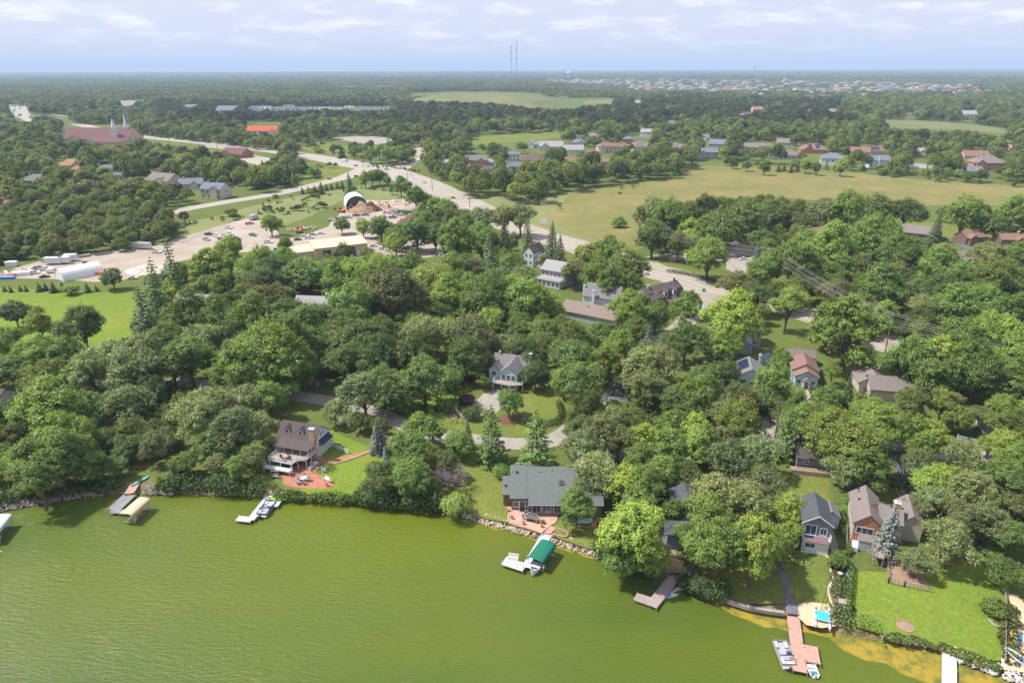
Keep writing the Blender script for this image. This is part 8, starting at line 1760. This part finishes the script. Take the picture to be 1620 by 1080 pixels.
# ------------------------------------------------------------------ woodland too dense to count, and far woods
FAR_LEAF = leafmat('woodland_leaves', .2, .3, .6, far=.92); FAR_WOOD = leafmat('far_wood_leaves', .1, .25, .7, far=.76)
def lowtree(seed, Wd, H, base, n, s, con=False):
    rs = np.random.RandomState(seed); Rr = Wd / 2
    if con:
        f = rs.rand(n) ** .7; z = base + (H - base) * (1 - f); a = rs.rand(n) * 6.28; r = Rr * f * rs.uniform(.75, 1.05, n); c = np.stack([np.cos(a) * r, np.sin(a) * r, z], 1); nn = np.stack([np.cos(a) * .5, np.sin(a) * .5, np.ones(n) * .8], 1) + rs.normal(size=(n, 3)) * .3; t_ = rs.rand(n)
    else:
        L = 9; d = unit(rs, L, -.4); lc = d * np.array([Rr * .55, Rr * .55, (H - base) * .27]) + np.array([0, 0, (H + base) / 2]); lr = rs.uniform(.30, .45, L) * Rr * 1.15; i = rs.randint(L, size=n); dd = unit(rs, n, -.35); c = lc[i] + dd * lr[i][:, None] * rs.uniform(.85, 1.1, (n, 1)); nn = dd * .8 + np.array([0, 0, .35]) + rs.normal(size=(n, 3)) * .45; t_ = np.clip(rs.rand(L)[i] * .5 + rs.rand(n) * .5, 0, 1)
    return leafmesh('woodland_tree', c, nn, rs.uniform(s * .7, s * 1.3, n), t_, FAR_LEAF, seed, .7)
def collection(name, meshes):
    c = bpy.data.collections.new(name)
    for i, m in enumerate(meshes): o = bpy.data.objects.new(f'{name}_{i:02d}', m); c.objects.link(o)
    return c
def instancer(name, label, pts, coll, mat_):
    """one object: points with a tree each (rotation, size and kind per point)"""
    n = len(pts); a = np.array(pts, dtype=np.float32); me = bpy.data.meshes.new(name); me.vertices.add(n); me.vertices.foreach_set('co', a[:, :3].ravel())
    for nm, ty, col_ in (('rot', 'FLOAT', 3), ('sxy', 'FLOAT', 4), ('sz', 'FLOAT', 5)):
        t_ = me.attributes.new(nm, ty, 'POINT'); t_.data.foreach_set('value', a[:, col_].copy())
    t_ = me.attributes.new('kind', 'INT', 'POINT'); t_.data.foreach_set('value', a[:, 6].astype(np.int32)); me.update(); me.materials.append(mat_)
    o = link(bpy.data.objects.new(name, me)); tag(o, label, None, None, 'stuff')
    g = bpy.data.node_groups.new(name + '_nodes', 'GeometryNodeTree'); g.interface.new_socket('Geometry', in_out='INPUT', socket_type='NodeSocketGeometry'); g.interface.new_socket('Geometry', in_out='OUTPUT', socket_type='NodeSocketGeometry')
    n_ = g.nodes.new; i_ = n_('NodeGroupInput'); o_ = n_('NodeGroupOutput'); ip = n_('GeometryNodeInstanceOnPoints'); ci = n_('GeometryNodeCollectionInfo'); ci.inputs['Collection'].default_value = coll; ci.inputs['Separate Children'].default_value = True; ci.inputs['Reset Children'].default_value = True
    ip.inputs['Pick Instance'].default_value = True
    def na(nm, ty): q = n_('GeometryNodeInputNamedAttribute'); q.data_type = ty; q.inputs['Name'].default_value = nm; return q.outputs['Attribute']
    cx = n_('ShaderNodeCombineXYZ'); cs = n_('ShaderNodeCombineXYZ'); L = g.links.new
    L(na('rot', 'FLOAT'), cx.inputs[2]); sx = na('sxy', 'FLOAT'); L(sx, cs.inputs[0]); L(sx, cs.inputs[1]); L(na('sz', 'FLOAT'), cs.inputs[2])
    L(i_.outputs[0], ip.inputs['Points']); L(ci.outputs[0], ip.inputs['Instance']); L(na('kind', 'INT'), ip.inputs['Instance Index']); L(cx.outputs[0], ip.inputs['Rotation']); L(cs.outputs[0], ip.inputs['Scale']); L(ip.outputs[0], o_.inputs[0])
    md = o.modifiers.new('trees', 'NODES'); md.node_group = g; return o
mid = collection('woodland_tree', [lowtree(1, 11, 11, .6, 800, .55), lowtree(2, 12, 12, .8, 850, .55), lowtree(3, 10, 12, .6, 760, .5), lowtree(4, 13, 11, .6, 900, .58), lowtree(5, 10, 10, .5, 720, .5), lowtree(6, 6, 12, .5, 520, .42, True)])
far = []
for sd in range(4):
    rs = np.random.RandomState(100 + sd); C = []; Nn = []; T = []; 
    for k in range(34):
        x, y = rs.uniform(-38, 38, 2); w = rs.uniform(9, 15); h = rs.uniform(8, 15); n = 46; d = unit(rs, n, -.15); C.append(np.stack([x + d[:, 0] * w / 2, y + d[:, 1] * w / 2, h * .45 + d[:, 2] * h * .5], 1) + rs.normal(size=(n, 3)) * .5); Nn.append(d + rs.normal(size=(n, 3)) * .45); T.append(np.clip(rs.rand() * .8 + rs.rand(n) * .25, 0, 1))
    far.append(leafmesh('wood_patch', np.concatenate(C), np.concatenate(Nn), rs.uniform(1.1, 2.0, 34 * 46), np.concatenate(T), FAR_WOOD, sd, .8))
farc = collection('wood_patch', far)
# clearings (survey pixels)
CLR = [
 [(-120, 452), (208, 446), (220, 470), (222, 548), (150, 556), (-120, 556)],
 [(745, 305), (850, 330), (880, 306), (985, 289), (1060, 283), (1085, 270), (1108, 254), (1200, 258), (1330, 266), (1450, 279), (1560, 284), (1620, 288), (1800, 300), (1800, 345), (1620, 326), (1400, 330), (1330, 316), (1200, 306), (1080, 322), (1020, 345), (1030, 392), (1000, 405), (940, 392), (860, 372), (800, 346), (770, 330)],
 [(286, 366), (330, 345), (400, 330), (450, 318), (520, 305), (590, 295), (655, 300), (705, 330), (712, 350), (650, 370), (600, 366), (585, 380), (470, 408), (400, 404), (350, 408), (250, 428), (215, 446), (60, 448), (-30, 446), (-30, 428), (60, 416), (140, 404), (250, 392)],
 [(478, 222), (525, 222), (590, 232), (605, 248), (560, 252), (470, 240)], [(522, 216), (560, 214), (622, 217), (625, 228), (590, 231), (560, 227)],
 [(768, 212), (882, 208), (895, 217), (830, 226), (745, 231), (735, 223)], [(1390, 188), (1450, 189), (1540, 195), (1592, 203), (1594, 216), (1500, 209), (1400, 206)],
 [(525, 260), (570, 268), (566, 278), (530, 288), (470, 302), (470, 285), (500, 268)],
 [(618, 150), (700, 146), (770, 145), (870, 148), (880, 160), (960, 159), (975, 165), (880, 175), (840, 172), (780, 164), (700, 162), (640, 160)],
 [(425, 248), (395, 243), (372, 248), (385, 258), (440, 266), (458, 262)], [(6, 155), (40, 156), (50, 182), (58, 197), (44, 196), (22, 187)], [(50, 180), (112, 182), (112, 190), (50, 186)],
 [(170, 284), (230, 290), (200, 296)], [(340, 300), (400, 292), (404, 304), (345, 310)],
 [(1436, 257), (1480, 259), (1474, 268), (1440, 267)],
 [(1395, 345), (1440, 348), (1490, 350), (1530, 360), (1620, 372), (1620, 398), (1560, 394), (1500, 380), (1400, 366)],
 [(780, 126), (860, 128), (960, 130), (960, 134), (860, 132), (780, 130)],
]
# keep-clear mask in survey pixels: what the photo shows between the trees
MW, MH = 1740, 1100; mask = np.zeros((MH, MW), bool); OX = 60
def mpoly(poly, v=True):
    ys = [p[1] for p in poly]
    for yy in range(max(0, int(min(ys))), min(MH - 1, int(max(ys))) + 1):
        xs = []
        for i in range(len(poly)):
            (xa, ya), (xb, yb) = poly[i], poly[(i + 1) % len(poly)]
            if (ya > yy + .5) != (yb > yy + .5): xs.append(xa + (yy + .5 - ya) * (xb - xa) / (yb - ya))
        xs.sort()
        for a, b in zip(xs[::2], xs[1::2]): mask[yy, max(0, int(a + OX)):max(0, min(MW, int(b + OX) + 1))] = v
def mbox(x0, y0, x1, y1): mask[max(0, int(y0)):int(y1), max(0, int(x0 + OX)):int(x1 + OX)] = True
for c in CLR: mpoly(c)
NEARCLR = [[(588, 386), (612, 389), (650, 388), (700, 376), (705, 404), (650, 398), (600, 402)], [(505, 668), (545, 690), (580, 706), (612, 706), (570, 735), (560, 785), (470, 785), (450, 765), (415, 745), (415, 700), (440, 655), (500, 652)], [(640, 640), (670, 612), (740, 610), (742, 650), (700, 672), (650, 668)], [(690, 664), (730, 640), (760, 640), (775, 555), (830, 560), (835, 612), (880, 618), (900, 640), (890, 690), (760, 700), (700, 690)],
 [(735, 712), (800, 730), (920, 742), (905, 800), (960, 840), (985, 860), (940, 880), (770, 830), (735, 800)], [(1255, 752), (1312, 756), (1312, 800), (1255, 784)], [(1256, 700), (1300, 704), (1300, 752), (1256, 752)], [(1262, 780), (1430, 768), (1400, 880), (1262, 870)], [(1230, 866), (1345, 866), (1345, 990), (1255, 975)], [(1345, 890), (1440, 900), (1500, 930), (1590, 920), (1620, 900), (1620, 1080), (1500, 1030), (1345, 1000)],
 [(1250, 560), (1300, 560), (1325, 640), (1290, 655), (1255, 650), (1255, 600)], [(1160, 566), (1200, 566), (1196, 612), (1160, 612)], [(1210, 512), (1248, 512), (1270, 560), (1205, 566)], [(1335, 584), (1410, 600), (1412, 640), (1345, 610)], [(1032, 765), (1056, 762), (1060, 820), (1085, 905), (1060, 912), (1050, 860)], [(1060, 776), (1096, 774), (1100, 792), (1060, 800)], [(290, 600), (345, 598), (345, 614), (290, 614)], [(470, 615), (536, 618), (536, 640), (470, 636)],
 [(1408, 715), (1450, 722), (1460, 786), (1415, 786)], [(1000, 400), (1160, 410), (1190, 440), (1140, 475), (1110, 486), (1000, 480), (1005, 430)], [(1120, 475), (1130, 480), (1100, 515), (1082, 512)], [(1150, 385), (1200, 385), (1195, 430), (1150, 432)], [(1212, 630), (1222, 630), (1222, 708), (1208, 708)], [(820, 390), (866, 396), (866, 420), (825, 420)], [(860, 418), (900, 424), (895, 462), (862, 455)], [(890, 460), (978, 460), (975, 510), (890, 495)], [(302, 464), (337, 464), (337, 482), (302, 482)], [(460, 466), (514, 468), (512, 492), (462, 490)],
 [(1286, 358), (1346, 352), (1346, 372), (1286, 382)], [(1421, 355), (1490, 355), (1490, 384), (1421, 372)], [(1505, 398), (1560, 398), (1560, 418), (1505, 418)], [(945, 612), (998, 608), (998, 640), (945, 640)], [(1480, 690), (1560, 694), (1560, 720), (1500, 718)], [(1262, 486), (1320, 498), (1320, 518), (1262, 505)], [(1385, 530), (1425, 542), (1420, 566), (1385, 552)], [(1040, 535), (1060, 535), (1056, 556), (1036, 556)], [(880, 372), (935, 385), (935, 400), (880, 392)], [(1196, 466), (1230, 474), (1226, 486), (1196, 480)], [(1255, 672), (1300, 690), (1300, 704), (1250, 704)], [(0, 612), (48, 608), (48, 640), (0, 640)], [(740, 318), (790, 318), (850, 372), (880, 385), (820, 372), (770, 350)],
 [(470, 243), (560, 255), (640, 262), (665, 268), (715, 296), (790, 340), (800, 354), (760, 352), (700, 326), (640, 302), (590, 296), (540, 288), (480, 300), (480, 290), (540, 268), (470, 256)], [(655, 228), (672, 236), (668, 262), (640, 266), (655, 246)], [(205, 211), (330, 226), (440, 240), (440, 256), (330, 240), (205, 222)], [(98, 196), (205, 196), (230, 222), (190, 232), (98, 222)], [(388, 192), (446, 192), (446, 212), (388, 212)], [(392, 168), (618, 168), (618, 176), (392, 176)], [(340, 316), (400, 308), (480, 292), (484, 304), (400, 322), (344, 330)], [(275, 326), (345, 314), (345, 326), (275, 340)]]
for c in NEARCLR: mpoly(c)
for (hx, hy, hw_, _a, _b, kd, _l) in HS:
    two = '2' in kd; s_ = scale_at(hx, hy, GZ + 4); hh = (6 if two else 3) * s_; mbox(hx - hw_ / 2, hy - 4 * s_, hx + hw_ / 2, hy + hh * .8)
mask[:, :] &= True
cum = np.pad(np.cumsum(np.cumsum(mask.astype(np.int64), 0), 1), ((1, 0), (1, 0)))
def cover(x0, y0, x1, y1):
    x0, x1 = int(min(MW, max(0, x0 + OX))), int(min(MW, max(0, x1 + OX))); y0, y1 = int(min(MH, max(0, y0))), int(min(MH, max(0, y1)))
    if x1 <= x0 or y1 <= y0: return 0.0
    return (cum[y1, x1] - cum[y0, x1] - cum[y1, x0] + cum[y0, x0]) / ((x1 - x0) * (y1 - y0))
exa = np.array(EXC); hwp = np.array([(p.x, p.y) for q in (hwq, _q) for p in q]); ext_ = np.array(EXCT); rs = np.random.RandomState(77); grid = {}
shw = np.array([(p.x, p.y) for p in sh_s])
def near(x, y, r):
    gx, gy = int(x // 14), int(y // 14)
    for i in (-1, 0, 1):
        for j in (-1, 0, 1):
            for (a, b, c) in grid.get((gx + i, gy + j), ()):
                if (a - x) ** 2 + (b - y) ** 2 < (r + c) ** 2: return True
    return False
for (a, b, c) in EXCT: grid.setdefault((int(a // 14), int(b // 14)), []).append((a, b, c * 1.05))
def woods(y0, y1, SP, wr, r0, H0, lim, drop, kinds, p_):
    out = []; y = y0
    while y < y1:
        xw = y * .86 + 30; k = int(2 * xw / SP)
        for i in range(k):
            x = -xw + (i + rs.uniform(-.45, .45)) * SP; yy = y + rs.uniform(-.45, .45) * SP
            w = rs.uniform(*wr); rad = r0 * w; h = w * rs.uniform(.88, 1.15)
            if rs.rand() < drop: continue
            if yy > 600:
                px, py = proj(x, yy, GZ)
                if ((690 < px < 1120 and 196 < py < 262) or (1120 < px < 1620 and 222 < py < 272)) and rs.rand() < .34: continue
            if yy < 190 and yy < np.interp(x, shw[:, 0], shw[:, 1]) + 3.0: continue
            if near(x, yy, rad * .62): continue
            px, py = proj(x, yy, GZ); tx, ty = proj(x, yy, GZ + H0 * h); s = FPX / max(1, (Vector((x, yy, GZ - CAM_H))).dot(_f))
            if cover(px - rad * s * .9, ty, px + rad * s * .9, py + 1) > lim: continue
            if cover(px - 2, py - 2, px + 2, py + 2) > .5: continue
            if yy < 420 and np.any((exa[:, 0] - x) ** 2 + (exa[:, 1] - yy) ** 2 < (exa[:, 2] * .9 + rad * .45) ** 2): continue
            grid.setdefault((int(x // 14), int(yy // 14)), []).append((x, yy, rad * .62))
            kd = rs.choice(kinds, p=p_)
            out.append((x, yy, GZ - .2, rs.uniform(0, 6.28), w, h, kd))
        y += SP * .85
    return out
def remat(me, m): c = me.copy(); c.materials.clear(); c.materials.append(m); return c
NM = leafmat('grove_leaves', .25, .28, .5, far=True)
nearc = collection('grove_tree', [remat(VAR[a][0][b][0], NM) for a, b in (('oak', 0), ('oak', 1), ('maple', 0), ('maple', 2), ('airy', 0), ('silver', 1), ('oak', 3), ('spruce', 0))])
np_ = woods(92, 200, 5.0, (.42, .80), 6.0, 12.5, .08, .05, 8, [.18, .15, .17, .15, .14, .1, .08, .03])
np_ += woods(200, 420, 6.0, (.5, .88), 6.0, 12.5, .08, .05, 8, [.18, .15, .17, .15, .14, .1, .08, .03])
instancer('grove', 'dense mixed grove filling the gaps between the larger trees', np_, nearc, NM)
CLOUD_SHADE = leafmat('dark_wood_leaves', .2, .25, .6, far=.42)  # cloud shadow painted into the leaf colour; same trees as the lighter woodland
md = woods(420, 1750, 7.6, (.72, 1.5), 5.5, 10.5, .20, .05, 6, [.22, .2, .2, .16, .12, .10])
belt, rest = [], []
for (poly, n_b, sc_) in (([(286, 352), (330, 345), (400, 326), (520, 300), (590, 295), (640, 302), (700, 328), (660, 316), (545, 314), (500, 335), (440, 360), (400, 345), (350, 356), (300, 370)], 90, .3), ([(744, 312), (790, 312), (850, 318), (900, 305), (985, 293), (1060, 286), (940, 320), (880, 352), (935, 385), (860, 366), (800, 342)], 10, .2), ([(470, 262), (560, 268), (566, 276), (480, 290)], 26, .5), ([(470, 228), (600, 236), (640, 258), (560, 252), (480, 238)], 40, .6), ([(1120, 262), (1330, 273), (1450, 286), (1620, 297), (1620, 290), (1450, 276), (1330, 264)], 60, .5), ([(410, 262), (480, 262), (470, 290), (400, 300)], 60, .7), ([(110, 262), (400, 290), (300, 300), (110, 285)], 50, .6)):
    xs_, ys_ = [a for a, _ in poly], [b_ for _, b_ in poly]; k = 0; t_ = 0
    while k < n_b and t_ < n_b * 20:
        t_ += 1; px, py = rs.uniform(min(xs_), max(xs_)), rs.uniform(min(ys_), max(ys_))
        if not inpoly(px, py, poly): continue
        q = P(px, py, GZ); w = sc_ * rs.uniform(.35, 1.7)
        if math.sin(px * .09 + 1) + math.sin(px * .031 + py * .3) < rs.uniform(-.6, .9): continue
        if np.any((exa[:, 0] - q.x) ** 2 + (exa[:, 1] - q.y) ** 2 < (exa[:, 2] * .7) ** 2) or np.min((hwp[:, 0] - q.x) ** 2 + (hwp[:, 1] - q.y) ** 2) < 17 ** 2: continue
        md.append((q.x, q.y, GZ - .2, rs.uniform(0, 6.28), w, w * rs.uniform(.6, 1.0), rs.randint(6))); k += 1
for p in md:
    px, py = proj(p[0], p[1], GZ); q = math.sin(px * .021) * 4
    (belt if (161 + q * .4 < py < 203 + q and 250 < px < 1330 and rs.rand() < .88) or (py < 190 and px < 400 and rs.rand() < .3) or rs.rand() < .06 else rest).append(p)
instancer('woodland', 'mixed green woodland filling the middle distance', rest, mid, FAR_LEAF)
shadec = collection('dark_wood_tree', [remat(o_.data, CLOUD_SHADE) for o_ in mid.objects])
instancer('dark_woodland', 'wood belt coloured dark for cloud shadow across the valley behind the subdivision', belt, shadec, CLOUD_SHADE)
pts = md + np_
fp = []; y = 1700.0
while y < 16000:
    st = 52 * max(1, y / 3000) ; xw = y * .9 + 60; k = int(2 * xw / st); sc = st / 52
    for i in range(k):
        x = -xw + (i + rs.uniform(-.4, .4)) * st; yy = y + rs.uniform(-.4, .4) * st; px, py = proj(x, yy, GZ)
        if any(inpoly(px, py + .4, c) for c in CLR): continue
        sub = 880 < px < 1560 and 127 < py < 152
        if cover(px - 6, py - 3, px + 6, py + 3) > .5: continue
        if math.sin(x * .0021 + yy * .0009) + math.sin(yy * .0034 - x * .0007 + 2) + .6 * math.sin(x * .0071) > 1.75 and yy < 9000: continue
        if (sub and rs.rand() < .45) or (py > 121 and rs.rand() < .05): continue
        fp.append((x, yy, GZ - .5, rs.uniform(0, 6.28), (.8 if sub else 1.0) * sc, (.6 if sub else rs.uniform(.7, 1.35)) * (1 + (sc - 1) * .25), rs.randint(4)))
    y += st * .85
instancer('far_woods', 'far woods reaching to the blue horizon', fp, farc, FAR_LEAF)
print('TREES', len(tl), 'woodland', len(pts), 'patches', len(fp))
# trees dotted on the grass hill
# ------------------------------------------------------------------ haze: one closed box of air round the place
hm = bpy.data.materials.new('haze_air'); hm.use_nodes = True; t = hm.node_tree; t.nodes.clear(); ho = t.nodes.new('ShaderNodeOutputMaterial'); pv = t.nodes.new('ShaderNodeVolumePrincipled')
pv.inputs['Color'].default_value = (.56, .73, 1.0, 1); pv.inputs['Density'].default_value = HAZE; pv.inputs['Anisotropy'].default_value = 0.0
t.links.new(pv.outputs[0], ho.inputs['Volume'])
b = MB(); b.box(-42000, 42000, -3500, 34000, -3.0, 330.0)
o = b.build('haze', hm, kind='stuff')
